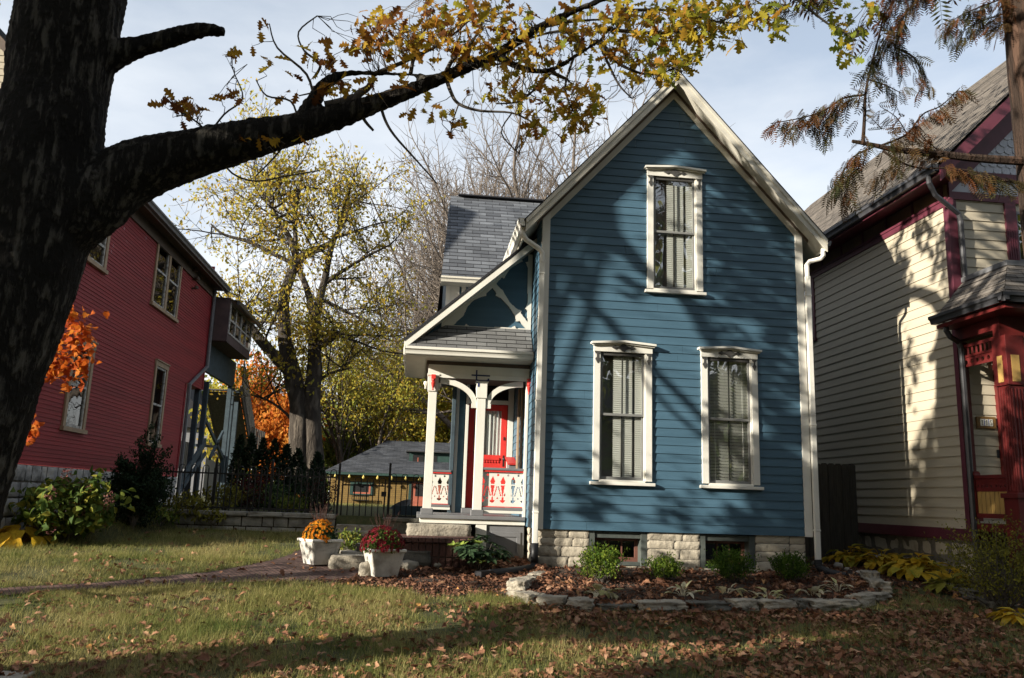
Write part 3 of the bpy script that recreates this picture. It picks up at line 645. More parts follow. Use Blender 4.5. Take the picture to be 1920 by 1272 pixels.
def blue_window(x0, x1, zs, zc, kind, cw=.108):
    """x0,x1 outer casing; zs underside of sill; zc underside of hood"""
    xc = (x0+x1)/2; yf = Y0-.045
    mb = MB(); mb.box(x0, x0+cw, yf, Y0+.06, zs+.075, zc); mb.box(x1-cw, x1, yf, Y0+.06, zs+.075, zc)
    mb.box(x1-cw-.022, x1-cw-.0005, yf+.018, Y0+.06, zs+.075, zc); mb.box(x0+cw+.0005, x0+cw+.012, yf+.018, Y0+.06, zs+.075, zc)
    w = mb.build('window', m_white, BH, bevel=.004)
    mb = MB(); mb.box(x0-.045, x1+.045, Y0-.085, Y0+.06, zs, zs+.05); mb.box(x0+cw, x1-cw, Y0-.04, Y0+.06, zs+.051, zs+.085); mb.build('sill', m_white, w, bevel=.006)
    # pedimented hood
    h0, h1, hp = zc, zc+.115, zc+.155
    mb = MB(); mb.xz([(x0-.005, h0), (x1+.005, h0), (x1+.005, h1), (xc, hp), (x0-.005, h1)], Y0-.058, Y0)
    for e, sg in ((x0-.055, -1), (x1+.055, 1)):
        mb.xz([(xc, hp), (xc, hp+.036), (e, h1+.036), (e, h1)][::sg], Y0-.125, Y0-.001)
        mb.xz([(xc, hp-.022), (xc, hp-.0005), (e-sg*.02, h1-.0005), (e-sg*.02, h1-.022)][::sg], Y0-.095, Y0-.0585)
    mb.build('hood', m_white, w, bevel=.003)
    mb = MB(); orn_center(mb, xc, (h0+hp)/2-.002, Y0-.0585); mb.build('hood_ornament', m_orn, w)
    for xo in (x0+cw*.5, x1-cw*.5): mb = MB(); orn_side(mb, xo, zc-.008, yf-.0005); mb.build('casing_ornament', m_orn, w)
    # storm sashes
    a, b = x0+cw+.012, x1-cw-.022; z0, z1 = zs+.085, zc; zm = z0+(z1-z0)*.505
    yu, yl = Y0-.016, Y0+.012
    for (p, q, yy, nm) in ((zm-.02, z1, yu, 'upper_sash'), (z0, zm+.02, yl, 'lower_sash')):
        mb = MB(); f = .034
        mb.box(a, a+f, yy, yy+.026, p, q); mb.box(b-f, b, yy, yy+.026, p, q)
        mb.box(a+f, b-f, yy, yy+.026, p, p+(.05 if nm == 'lower_sash' else .04)); mb.box(a+f, b-f, yy, yy+.026, q-(.05 if nm == 'upper_sash' else .03), q)
        sash = mb.build(nm, m_sash, w, bevel=.003)
        mb = MB(); mb.box(xc-.011, xc+.011, yy+.020, yy+.034, p+.04, q-.03); mb.build('muntin', m_orn, w)
        mb = MB(); mb.quad((a+.02, yy+.016, p+.02), (b-.02, yy+.016, p+.02), (b-.02, yy+.016, q-.02), (a+.02, yy+.016, q-.02)); mb.build('pane', m_glass, w)
    mb = MB(); mb.box(a, b, Y0-.026, Y0-.017, z1-.055, z1); mb.build('head_stop', m_orn, w)
    # what hangs inside
    yb = Y0+.055
    if kind == 'blind':
        mb = MB(); k = int((z1-z0)/.052)
        for i in range(k):
            z = z0+.02+i*.052; mb.obox(((a+b)/2, yb, z), (1, 0, 0), (0, .62, -1), (0, 1, .62), (b-a)/2+.02, .0245, .0015)
        for xx in (a+.12, b-.12): mb.tube([(xx, yb-.028, z0), (xx, yb-.028, z1)], .003, 4)
        mb.box(a-.02, b+.02, yb-.03, yb+.03, z1-.04, z1+.02)
        mb.build('blind', m_blind, w)
    else:
        # pleated shade part way across plus a gathered edge
        mb = MB(); k = int((z1-z0)/.034); up = kind == 'upper'
        l0 = a+(b-a)*(.30 if not up else .33); l1 = a+(b-a)*.74
        for i in range(k):
            za = z0+i*.034; zb = za+.034; zg = .007
            for (p, q) in ((l0, l1), (a+(b-a)*.80, b+.02)):
                j = .016
                mb.quad((p, yb, za), (q, yb, za), (q+j, yb-zg, (za+zb)/2), (p+j, yb-zg, (za+zb)/2)); mb.quad((p+j, yb-zg, (za+zb)/2), (q+j, yb-zg, (za+zb)/2), (q, yb, zb), (p, yb, zb))
        mb.build('shade', m_blind, w)
        mb = MB(); mb.quad((a-.02, yb+.05, z0), (b+.02, yb+.05, z0), (b+.02, yb+.05, z1), (a-.02, yb+.05, z1)); mb.build('net_curtain', m_sash, w)
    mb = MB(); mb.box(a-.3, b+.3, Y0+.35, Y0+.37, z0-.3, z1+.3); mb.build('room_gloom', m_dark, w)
    return w
blue_window(2.765, 3.735, 1.922, 4.07, 'pleat')
blue_window(4.57, 5.535, 1.925, 4.07, 'blind')
blue_window(3.655, 4.622, 5.112, 7.185, 'upper')

# ---- rear wing
YW = 16.3
mb = MB()
clap(mb, lambda z: .66, lambda z: XL+.1, 1.2, 4.4, .138, [(.88, 1.87, 1.2, 4.05)], YW, seed=8)
clap(mb, lambda z: .64, lambda z: XL+.4, 4.4, 6.1, .138, [], YW, seed=9)
mb.box(.66, .88, YW+.001, YW+.10, 1.2, 4.4); mb.quad((.88, YW+.1, .6), (.88, 20.7, .6), (.88, 20.7, 4.4), (.88, YW+.1, 4.4))
mb.add([(.40, YW, 4.4), (.40, 20.7, 4.4), (.40, 20.7, 6.1), (.40, 18.5, 8.5), (.40, YW, 6.1)], [(0, 1, 2, 3, 4)])
mb.quad((.40, YW, 4.4), (.66, YW, 4.4), (.66, 20.7, 4.4), (.40, 20.7, 4.4))
mb.quad((.88, 20.7, .6), (XL, 20.7, .6), (XL, 20.7, 4.4), (.88, 20.7, 4.4)); mb.quad((.4, 20.7, 4.4), (XL, 20.7, 4.4), (XL, 20.7, 6), (.4, 20.7, 6))
mb.build('wing_wall', m_blue, BH)
mb = MB(); mb.box(.385, .66, YW-.03, YW+.01, 4.4, 6.02); mb.box(.385, .47, YW-.045, YW-.0305, 4.4, 6.02); mb.box(.70, .79, YW-.045, YW-.02, 4.4, 6.02); mb.box(.385, XL+.6, YW-.032, YW-.005, 6.021, 6.12)
mb.build('wing_corner_board', m_white, BH, bevel=.004)
mb = MB()
shingle_plane(mb, (.27, 16.0, 5.98), (3.3, 16.0, 5.98), (3.3, 18.5, 8.66), (.44, 18.5, 8.66))
shingle_plane(mb, (.27, 21.0, 5.98), (3.3, 21.0, 5.98), (3.3, 18.5, 8.66), (.44, 18.5, 8.66))
mb.quad((.27, 16.0, 5.95), (3.3, 16.0, 5.95), (3.3, 18.5, 8.63), (.44, 18.5, 8.63), [(0, 0)]*4)
mb.quad((.27, 21.0, 5.95), (3.3, 21.0, 5.95), (3.3, 18.5, 8.63), (.44, 18.5, 8.63), [(0, 0)]*4)
mb.beam((.62, 18.5, 8.675), (3.3, 18.5, 8.675), .24, .03)
mb.build('wing_roof', m_shingle, BH)
gutter('wing_gutter', (.26, 15.99, 5.99), (1.9, 15.99, 5.99), m_cream, BH, .10, .11, out=(0, -1))
mb = MB(); mb.box(.26, 1.9, 16.0, YW, 5.88, 5.90); mb.build('wing_soffit', m_cream, BH)
mb = MB(); mb.box(.615, .695, YW-.12, YW-.05, 1.0, 4.3); mb.build('wing_downspout', m_bluegrey, BH, bevel=.01)
# ------------------------------------------------------------------ porch of the blue house
YP = 14.0; ZF = 1.36
mb = MB(); mb.box(.03, XL-.03, YP-.06, YW, ZF-.06, ZF); mb.build('porch_floor', m_grey, BH, bevel=.008)
mb = MB(); mb.box(.085, XL-.03, YP-.02, YP+.03, 1.225, ZF-.061); mb.box(.085, .13, YP+.03, YW, 1.225, ZF-.061); mb.build('porch_fascia', m_white, BH, bevel=.004)
mb = MB(); mb.box(1.02, 1.20, YP-.005, YP+.16, .55, 1.224); mb.build('porch_pier', m_white, BH, bevel=.004)
mb = MB(); mb.box(1.2005, XL-.035, YP+.02, YP+.05, .60, 1.224)
mb.box(1.28, 1.78, YP+.004, YP+.02, .68, .76); mb.box(1.28, 1.78, YP+.004, YP+.02, 1.03, 1.11); mb.box(1.28, 1.35, YP+.004, YP+.02, .76, 1.03); mb.box(1.71, 1.78, YP+.004, YP+.02, .76, 1.03)
mb.build('skirt_panel', m_grey, BH, bevel=.006)
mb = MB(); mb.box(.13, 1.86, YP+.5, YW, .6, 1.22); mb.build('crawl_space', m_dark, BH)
def post(x0, x1, y0, y1, z0, z1, cap=True, plinth=True):
    mb = MB(); mb.box(x0, x1, y0, y1, z0, z1)
    if cap:
        mb.box(x0-.018, x1+.018, y0-.018, y1+.018, z1-.32, z1-.02); mb.box(x0-.035, x1+.035, y0-.035, y1+.035, z1-.05, z1-.021)
    p = mb.build('porch_post', m_white, BH, bevel=.005)
    if plinth:
        mb = MB(); mb.box(x0-.03, x1+.03, y0-.03, y1+.03, z0, z0+.10); mb.build('plinth', m_grey, p, bevel=.008)
    return p
ZB = 3.74
post(.120, .262, YP+.01, YP+.15, ZF, ZB)
post(.955, 1.105, YP+.01, YP+.16, ZF, ZB-.08)
post(1.80, XL-.022, YP+.01, YP+.10, ZF, ZB, plinth=False, cap=False)
mb = MB(); mb.box(.66, .76, YW-.06, YW-.02, ZF, 4.0); mb.build('pilaster', m_white, BH, bevel=.004)
# beam and ceiling
mb = MB(); mb.box(.10, XL-.02, YP+.0, YP+.15, ZB, 3.885); mb.box(.10, .25, YP+.15, YW-.02, ZB, 3.885); mb.build('porch_beam', m_white, BH, bevel=.004)
mb = MB(); mb.box(.10, XL-.02, YP-.012, YP-.0005, 3.66, 3.738); mb.build('beam_trim', m_white, BH)
mb = MB(); mb.box(.26, XL-.02, YP+.16, YW-.02, 3.87, 3.90); mb.box(.07, XL-.02, YP+.01, YP+.14, 3.886, 3.95); mb.box(.07, .25, YP+.16, YW-.05, 3.886, 3.95); mb.build('porch_ceiling', m_browntrim, BH)
mb = MB()
mb.quad((-.30, 13.58, 3.965), (XL-.02, 13.58, 3.965), (XL-.02, YP, 3.951), (.07, YP, 3.951)); mb.quad((-.30, 13.58, 3.965), (.07, YP, 3.951), (.07, YW, 3.951), (-.30, YW, 3.965))
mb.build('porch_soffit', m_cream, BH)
gutter('porch_gutter', (-.31, 13.57, 4.09), (XL-.03, 13.57, 4.09), m_white, BH, .115, .12, out=(0, -1))
mb = MB(); mb.box(-.335, -.305, 13.58, YW, 3.96, 4.09); mb.box(-.305, XL-.02, 13.575, 13.60, 3.96, 4.09); mb.build('porch_eave_board', m_white, BH, bevel=.003)
# lean-to roof: slopes down to the left, hipped skirt in front
PS = .89
def pz(x): return 4.10 + PS*(x+.31)
mb = MB()
shingle_plane(mb, (-.34, 13.62, pz(-.34)+.16), (-.34, YW+.2, pz(-.34)+.16), (XL-.01, YW+.2, pz(XL)+.16), (XL-.01, 13.62, pz(XL)+.16))
mb.quad((-.34, 13.62, pz(-.34)+.13), (XL-.01, 13.62, pz(XL)+.13), (XL-.01, YW+.2, pz(XL)+.13), (-.34, YW+.2, pz(-.34)+.13), [(0, 0)]*4)
mb.quad((-.34, 13.62, pz(-.34)+.12), (XL-.01, 13.62, pz(XL)+.12), (XL-.01, 13.62, pz(XL)+.17), (-.34, 13.62, pz(-.34)+.17), [(0, 0)]*4)
mb.build('porch_roof', m_shingle, BH)
mb = MB(); shingle_plane(mb, (-.30, 13.60, 4.10), (XL-.03, 13.60, 4.10), (XL-.03, YP-.03, 4.58), (.36, YP-.03, 4.58), course=.155); mb.build('pent_roof', m_shingle2, BH)
mb = MB(); x0, x1 = -.33, XL-.012
mb.xz([(x0, pz(x0)-.02), (x1, pz(x1)-.02), (x1, pz(x1)+.12), (x0, pz(x0)+.12)], 13.63, 13.66)
mb.build('porch_bargeboard', m_white, BH, bevel=.004)
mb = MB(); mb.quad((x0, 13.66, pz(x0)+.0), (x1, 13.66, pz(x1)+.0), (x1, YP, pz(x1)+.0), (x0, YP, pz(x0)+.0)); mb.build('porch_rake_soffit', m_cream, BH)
# gable face with scroll-cut frame
mb = MB(); mb.add([(.30, YP, 4.5), (XL-.02, YP, 4.5), (XL-.02, YP, pz(XL)), (.0, YP, pz(0))], [(0, 1, 2, 3)]); mb.build('gable_face', m_blue, BH)
PAN = [[(275, 1075), (335, 1018), (352, 1005), (385, 930), (430, 885), (490, 860), (525, 852), (522, 838), (570, 792), (602, 835), (592, 850), (640, 875), (690, 930), (738, 1000), (748, 1045), (772, 1042), (820, 1100), (745, 1097), (735, 1078), (712, 1092), (400, 1082), (372, 1064), (365, 1078)],
       [(838, 525), (785, 580), (797, 595), (770, 605), (700, 650), (668, 700), (660, 722), (640, 715), (597, 762), (635, 808), (642, 804), (660, 840), (700, 905), (750, 950), (785, 965), (778, 982), (832, 1050), (832, 962), (815, 950), (832, 910), (835, 640), (820, 604), (838, 600)]]
PAN = [[(lambda v: (v.x, v.z))(PY(780+a/3.975, 340+b/3.975, YP-.035)) for a, b in P] for P in PAN]
mb = MB()
grid_cut(mb, .05, 1.848, 4.55, 5.95, lambda u, v: v > pz(u)+.01 or v < 4.55 or any(in_poly(u, v, P) for P in PAN) or u < .28, (0, YP-.035, 0), (1, 0, 0), (0, 0, 1), (0, .034, 0), res=.011)
mb.build('gable_trim', m_white, BH)
# brackets
def bracket(xp, sgn, W, zt=3.66, H=.42, y=YP+.06):
    """quarter arch from the post to the beam"""
    mb = MB(); k = 12; w = .075; out = []; inn = []
    for i in range(k+1):
        t = i/k*math.pi/2
        out.append((xp+sgn*(W-(W)*math.cos(t)), zt-H+H*math.sin(t)+.0)); inn.append((xp+sgn*(W-(W-w)*math.cos(t)+ .0), zt-H-.02+(H-w)*math.sin(t)))
    for i in range(k):
        q = [out[i], out[i+1], inn[i+1], inn[i]]
        mb.xz(q if sgn > 0 else q[::-1], y-.03, y+.03)
    mb.xz([(xp, zt-H-.07), (xp+sgn*.09, zt-H-.07), (xp+sgn*.09, zt-H+.01), (xp, zt-H+.03)][::sgn], y-.031, y+.031)
    mb.build('bracket', m_white, BH)
bracket(.954, -1, .64); bracket(1.106, 1, .64)
# red turned drops
def drop(x, y, z):
    mb = MB(); mb.box(x-.036, x+.036, y-.036, y+.036, z-.07, z); mb.lathe([(.0, z-.27), (.016, z-.262), (.010, z-.24), (.022, z-.20), (.030, z-.17), (.036, z-.14), (.022, z-.12), (.034, z-.10), (.034, z-.071)], (x, y, 0), 14)
    mb.build('turned_drop', m_red, BH, smooth=False)
drop(.19, YP-.04, 3.70); drop(1.84, YP-.04, 3.70)
for (x, y) in ((.06, YP+.08), (.30, YP+.2)):
    mb = MB(); mb.lathe([(.0, 3.60), (.03, 3.59), (.034, 3.55), (.02, 3.53), (.010, 3.50), (.015, 3.47), (0, 3.46)], (x, y, 0), 12); mb.build('turned_drop', m_white, BH, smooth=True)
# masking tape left on the centre post
mb = MB(); mb.box(.84, 1.16, YP-.016, YP-.013, 3.715, 3.74); mb.box(.915, .94, YP-.019, YP-.0165, 3.60, 3.82); mb.box(.918, 1.14, YP-.045, YP-.022, 3.63, 3.645); mb.box(.955, .985, YP-.012, YP-.0085, 3.53, 3.60); mb.box(1.12, 1.15, YP-.02, YP+.02, 3.62, 3.68)
mb.build('masking_tape', m_tape, BH)
# railings with sawn balusters
def cutout(u, v):
    """u along the rail, v above the bottom of the panel (height .57), pattern repeats every .19"""
    p = .175; x = (u % p)-p/2; x2 = ((u+p/2) % p)-p/2
    if .375 < v < .505 and abs(x2) < .045*min(1, (.505-v)/.09)*(1 if v > .40 else .8): return True
    if .15 < v < .35 and abs(x2) < .036*(v-.13)/.22: return True
    if .06 < v < .15 and abs(x2) < (.016 if v > .105 else .045*math.sqrt(max(0, 1-((v-.105)/.045)**2))): return True
    if (x/.020)**2+((v-.52)/.020)**2 < 1 or (x/.013)**2+((v-.135)/.013)**2 < 1: return True
    if .17 < v < .33:
        c = .012+.045*(.33-v)/.16
        if abs(abs(x)-c) < .009+.004*(v < .2): return True
    return False
def railing(O, U, Wd, L, slot='railing'):
    O = Vector(O); U = Vector(U); Wd = Vector(Wd); Vv = Vector((0, 0, 1)); t = Wd.normalized()
    mb = MB(); grid_cut(mb, 0, L, 0, .57, cutout, O+Vv*.165, U, Vv, t*.022, res=.0095)
    r = mb.build(slot, m_white, BH)
    mb = MB(); mb.obox(O+U*L/2+Vv*.785+t*.01, U, t, Vv, L/2, .055, .022); mb.build('top_rail', m_grey, r, bevel=.01)
    mb = MB(); mb.obox(O+U*L/2+Vv*.75+t*.01, U, t, Vv, L/2, .042, .012); mb.build('red_fillet', m_red, r)
    mb = MB(); mb.obox(O+U*L/2+Vv*.158+t*.01, U, t, Vv, L/2, .03, .0065); mb.build('red_fillet', m_red, r)
    mb = MB(); mb.obox(O+U*L/2+Vv*.125+t*.01, U, t, Vv, L/2, .05, .024); mb.build('bottom_rail', m_grey, r, bevel=.006)
    mb = MB(); mb.obox(O+U*L/2+Vv*.075+t*.01, U, t, Vv, L/2, .045, .022); mb.build('base_rail', m_white, r)
railing((1.106, YP+.06, ZF), (1, 0, 0), (0, 1, 0), .693)
railing((.27, YW-.10, ZF), (1, 0, 0), (0, 1, 0), .39)
# front door with transom, casings
mb = MB(); mb.box(.895, .955, YW-.05, YW, 1.46, 4.05); mb.box(1.74, 1.85, YW-.05, YW, 1.46, 4.05); mb.box(.955, 1.74, YW-.045, YW, 3.50, 3.58); mb.box(.955, 1.74, YW-.05, YW, 3.97, 4.05)
d = mb.build('door_frame', m_white, BH, bevel=.004)
mb = MB(); mb.box(.88, 1.87, YW-.16, YW, ZF, 1.455); mb.build('threshold', m_grey, d, bevel=.01)
mb = MB(); yy = YW+.06
mb.box(.956, 1.08, yy, yy+.04, 1.457, 3.499); mb.box(1.62, 1.739, yy, yy+.04, 1.457, 3.499); mb.box(1.08, 1.62, yy, yy+.04, 3.38, 3.499); mb.box(1.08, 1.62, yy, yy+.04, 1.457, 2.50)
mb.box(1.10, 1.60, yy-.02, yy-.0005, 2.40, 2.45)
for i in range(9): mb.xz([(1.12+i*.055, 2.39), (1.155+i*.055, 2.39), (1.155+i*.055, 2.36), (1.1375+i*.055, 2.345), (1.12+i*.055, 2.36)], yy-.016, yy-.0006)
mb.box(1.10, 1.60, yy-.012, yy-.0005, 1.60, 2.02)
dr = mb.build('front_door', m_red, BH, bevel=.004)
mb = MB(); mb.quad((1.08, yy+.018, 2.50), (1.62, yy+.018, 2.50), (1.62, yy+.018, 3.38), (1.08, yy+.018, 3.38)); mb.build('pane', m_glass, dr)
mb = MB(); k = 120
for i in range(k):
    xa, xb = 1.06+.58*i/k, 1.06+.58*(i+1)/k; f = lambda x: yy+.07+.012*math.sin((x-1.06)*85)+.006*math.sin((x-1.06)*31)
    mb.quad((xa, f(xa), 2.3), (xb, f(xb), 2.3), (xb, f(xb), 3.4), (xa, f(xa), 3.4))
mb.build('lace_curtain', m_curtain, dr, smooth=True)
mb = MB(); mb.tube([(1.685, yy-.002, 2.42), (1.685, yy-.05, 2.42)], .012, 8); mb.lathe([(.0, 2.39), (.028, 2.40), (.032, 2.42), (.028, 2.44), (0, 2.45)], (1.685, yy-.06, 0), 10); mb.box(1.67, 1.70, yy-.006, yy-.0006, 2.28, 2.50)
mb.build('handle', m_iron, dr)
mb = MB(); mb.box(1.672, 1.70, yy-.012, yy-.0006, 2.80, 2.86); mb.build('deadbolt', m_iron, dr)
mb = MB(); mb.quad((.955, YW-.01, 3.58), (1.74, YW-.01, 3.58), (1.74, YW-.01, 3.97), (.955, YW-.01, 3.97)); mb.build('transom_pane', m_glass2, d)
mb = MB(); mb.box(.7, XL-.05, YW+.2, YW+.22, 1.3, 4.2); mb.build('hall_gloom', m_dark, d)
# mailbox on the side wall beside the door
mb = MB(); mb.yz([(15.55, 2.05), (15.95, 2.05), (15.95, 2.40), (15.55, 2.28)], XL-.16, XL-.03); mbx = mb.build('wall_mailbox', m_grey, BH, bevel=.005)
mb = MB(); mb.beam((XL-.10, 15.52, 2.30), (XL-.10, 15.98, 2.44), .17, .03); mb.beam((XL-.10, 15.52, 2.03), (XL-.10, 15.98, 2.03), .17, .03); mb.build('red_lid', m_red, mbx)
# side window of the front room giving on to the porch
mb = MB(); mb.box(XL-.05, XL-.02, 14.75, 14.87, 1.9, 3.7); mb.box(XL-.05, XL-.02, 15.25, 15.37, 1.9, 3.7); mb.build('porch_window', m_tan, BH)

# ------------------------------------------------------------------ stone step, brick stoop, low stones
def rock(mb, c, s, seed, n=5, amp=.16, rot=0, sq=.35, flat=0):
    """rounded lump of stone: subdivided box pushed by noise"""
    c = Vector(c); vs = []; idx = {}; fs = []; ca, sa = math.cos(rot), math.sin(rot)
    def V(i, j, k):
        key = (i, j, k)
        if key not in idx:
            p = Vector((2*i/n-1, 2*j/n-1, 2*k/n-1)); sp = p.normalized()*max(abs(p.x), abs(p.y), abs(p.z))
            q = sp.lerp(p, 1-sq)
            m = 1+amp*(noise.noise(q*1.3+Vector((seed*3.1, seed, 0)))+.45*noise.noise(q*3.7+Vector((seed, 0, seed*1.7)))+.25*noise.noise(q*9+Vector((0, seed, seed*1.3))))
            q = Vector((q.x*s[0]*m, q.y*s[1]*m, q.z*s[2]*(1+(m-1)*(.4 if flat else 1))))
            idx[key] = len(vs); vs.append(c+Vector((q.x*ca-q.y*sa, q.x*sa+q.y*ca, q.z)))
        return idx[key]
    R_ = range(n)
    for a in R_:
        for b in R_:
            fs += [(V(a, b, 0), V(a, b+1, 0), V(a+1, b+1, 0), V(a+1, b, 0)), (V(a, b, n), V(a+1, b, n), V(a+1, b+1, n), V(a, b+1, n)),
                   (V(a, 0, b), V(a+1, 0, b), V(a+1, 0, b+1), V(a, 0, b+1)), (V(a, n, b), V(a, n, b+1), V(a+1, n, b+1), V(a+1, n, b)),
                   (V(0, a, b), V(0, a, b+1), V(0, a+1, b+1), V(0, a+1, b)), (V(n, a, b), V(n, a+1, b), V(n, a+1, b+1), V(n, a, b+1))]
    mb.add(vs, fs)
mb = MB(); rock(mb, (.40, 13.80, 1.12), (.52, .22, .095), 5, n=14, amp=.05, sq=.06)
tag(mb.build('stone_step', m_stone, smooth=True, loc=(.4, 13.8, 1.0)), 'long pale stone slab step below the porch floor, on top of the brick stoop', 'step')
ST = thing('brick_stoop', 'dark brick stoop with upright brick face leading to the porch', 'stoop', (.3, 13.3, .6))
mb = MB(); mb.box(-.30, .84, 12.92, 13.95, .5, .965); mb.build('core', m_mortar, ST)
mb = MB(); rg = random.Random(2)
x = -.34
while x < .86:
    mb.obox((x+.05, 12.95+rg.uniform(-.008, .008), 1.0), (1, rg.uniform(-.05, .05), 0), (0, 1, 0), (0, 0, 1), .047, .11, .032); x += .104
y = 13.06
while y < 13.9:
    x = -.34+.05*((y*10) % 2)
    while x < .80: mb.obox((x+.1, y+.05, 1.0+rg.uniform(-.004, .004)), (1, 0, 0), (0, 1, 0), (0, 0, 1), .097, .047, .032); x += .204
    y += .104
mb.build('brick_cap', m_stoopbrick, ST, bevel=.006)
mb = MB(); x = -.33
while x < .84:
    mb.obox((x+.05, 12.91, .86), (1, rg.uniform(-.03, .03), 0), (0, 1, 0), (0, 0, 1), .046, .03, .10); mb.obox((x+.05, 12.91, .64), (1, rg.uniform(-.03, .03), 0), (0, 1, 0), (0, 0, 1), .046, .03, .105); x += .104
y = 12.98
while y < 13.9: mb.obox((-.31, y+.05, .86), (0, 1, 0), (1, 0, 0), (0, 0, 1), .046, .03, .10); y += .104
mb.build('brick_face', m_stoopbrick, ST, bevel=.006)
LOWST = [((-.86, 12.85, .66), (.36, .24, .105), 'long low stone block lying between the two flower pots', .05, m_stone), ((-.62, 13.35, .76), (.26, .16, .14), 'dark upright stone block behind the red flower pot', .0, m_stone_d),
         ((-.10, 13.02, .72), (.36, .20, .12), 'rough dark stone block at the left foot of the brick stoop', .1, m_stone_d), ((-.95, 13.3, .70), (.16, .2, .09), 'pale slab of rough stone behind the long low block', .2, m_stone)]
for i, (c, s, lab, r_, mt) in enumerate(LOWST):
    mb = MB(); rock(mb, c, s, 10+i, n=9, amp=.10, sq=.12, rot=r_); tag(mb.build('stone_block', mt, smooth=True, loc=c), lab, 'stone', 'loose stone blocks by the stoop')
for i, (c, s, lab) in enumerate([((-.66, 12.16, .60), (.085, .08, .115), 'grey egg shaped rock leaning on the red flower pot'), ((-.06, 12.78, .62), (.17, .12, .085), 'flat grey rock right of the red flower pot'), ((.36, 13.0, .64), (.14, .10, .045), 'flat pale rock in front of the brick stoop'), ((.60, 13.25, .66), (.12, .08, .04), 'thin grey rock between the stoop and the porch shrub')]):
    mb = MB(); rock(mb, c, s, 30+i, n=7, amp=.18, sq=.6, rot=i); tag(mb.build('rock', m_stone, smooth=True, loc=c), lab, 'rock')
# ------------------------------------------------------------------ red house on the left
RX = -6.5
RH = thing('red_house', 'dark red clapboard two storey house on rubble stone foundation with tan trimmed windows', 'house', (-9.5, 19, 1.0))
ye = PX(347, 740, RX).y; yu = PX(392, 610, RX).y; ZS = 1.965; ZEV = PX(400, 516, RX).z
def rwin(bl, br, tl):
    a, b, t = PX(*bl, RX), PX(*br, RX), PX(*tl, RX)
    return [a.y, b.y, (a.z+b.z)/2, t.z]
RWS = [rwin((272, 834), (296, 841), (289, 684)), rwin((112, 806), (154, 815), (137, 640)), rwin((157, 491), (194, 512), (168, 400))]
RP = rwin((280, 573), (328, 604), (296, 437))
mb = MB()
hl = [(w[0]+.05, w[1]-.05, w[2]+.05, w[3]-.05) for w in RWS+[RP]]
clap(mb, lambda z: 13.6, lambda z: ye, ZS, 4.55, .075, hl, RX, out=.012, axis='y', sgn=1, seed=11, joint=4)
clap(mb, lambda z: 13.6, lambda z: yu, 4.55, ZEV-.02, .075, hl, RX, out=.012, axis='y', sgn=1, seed=12)
mb.quad((RX, ye, 1.2), (RX-7, ye, 1.2), (RX-7, ye, 4.55), (RX, ye, 4.55)); mb.quad((RX, yu, 4.55), (RX-7, yu, 4.55), (RX-7, yu, ZEV+.3), (RX, yu, ZEV+.3))
mb.quad((RX, ye, 4.55), (RX-7, ye, 4.55), (RX-7, yu, 4.55), (RX, yu, 4.55))
clap(mb, lambda z: RX-7, lambda z: RX, ZS, 5.0, .1, [], 13.6, out=.012, axis='x', sgn=-1, seed=13)
mb.build('wall', m_barn, RH)
mb = MB(); clap(mb, lambda z: RX-7+max(0, (z-ZEV)/1.05), lambda z: RX-max(0, (z-ZEV)/1.05), 5.0, ZEV+3.4, .12, [], 13.6, out=.012, axis='x', sgn=-1, seed=14); mb.build('front_gable', m_creamsid, RH)
fb = MB(); mo = MB(); rng = random.Random(9)
stonewall(13.6, ye, [.5, .82, 1.12, 1.42, 1.68, 1.965], 'y', RX+.02, 1, (.22, .6), .03, .06, .04)
mo.box(RX-.3, RX-.005, 13.6, ye, .3, 1.96); mo.box(RX-7, RX-.3, 13.6, 14, .3, 1.96)
fo = fb.build('foundation', m_fieldstone, RH, smooth=True); mo.build('mortar', m_mortar, fo)
mb = MB(); OX = RX+.38; z0 = PX(400, 516, OX).z; sl = 1.05
for sg, xe in ((1, OX), (-1, 2*(RX-3.5)-OX)):
    shingle_plane(mb, (xe, 13.2, z0+.05), (xe, yu+.3, z0+.05), (RX-3.5, yu+.3, z0+.05+sl*(OX-RX+3.5)), (RX-3.5, 13.2, z0+.05+sl*(OX-RX+3.5)))
mb.build('roof', m_shingle, RH)
mb = MB(); mb.box(RX, OX, 13.2, yu+.3, z0-.02, z0+.02); mb.box(OX-.03, OX, 13.2, yu+.3, z0-.12, z0+.045); mb.box(RX+.001, RX+.05, 13.6, yu, z0-.3, z0-.02)
for xe, s in ((OX, 1), (2*(RX-3.5)-OX, -1)):
    mb.xz([(RX-3.5, z0-.15+sl*(OX-RX+3.5)), (xe, z0-.15), (xe, z0+.04), (RX-3.5, z0+.04+sl*(OX-RX+3.5))][::s], 13.15, 13.2)
mb.build('eaves', m_browntrim, RH)
gutter('gutter', (OX+.002, 13.2, z0+.05), (OX+.002, yu+.2, z0+.05), m_greypipe, RH, .12, .12, out=(1, 0))
mb = MB(); mb.box(RX+.001, RX+.03, ye-.12, ye+.0, ZS, 4.5); mb.build('corner_board', m_barn, RH); mb = MB(); mb.box(RX+.001, RX+.03, yu-.1, yu, 4.55, z0-.3); mb.build('corner_board', m_barn, RH)
mb = MB(); mb.tube([(RX+.08, yu-.05, z0-.1), (RX+.08, yu-.05, 5.25), (RX+.08, ye+.05, 4.5), (RX+.08, ye+.05, 1.2)], .055, 8); mb.build('downspout', m_greypipe, RH)
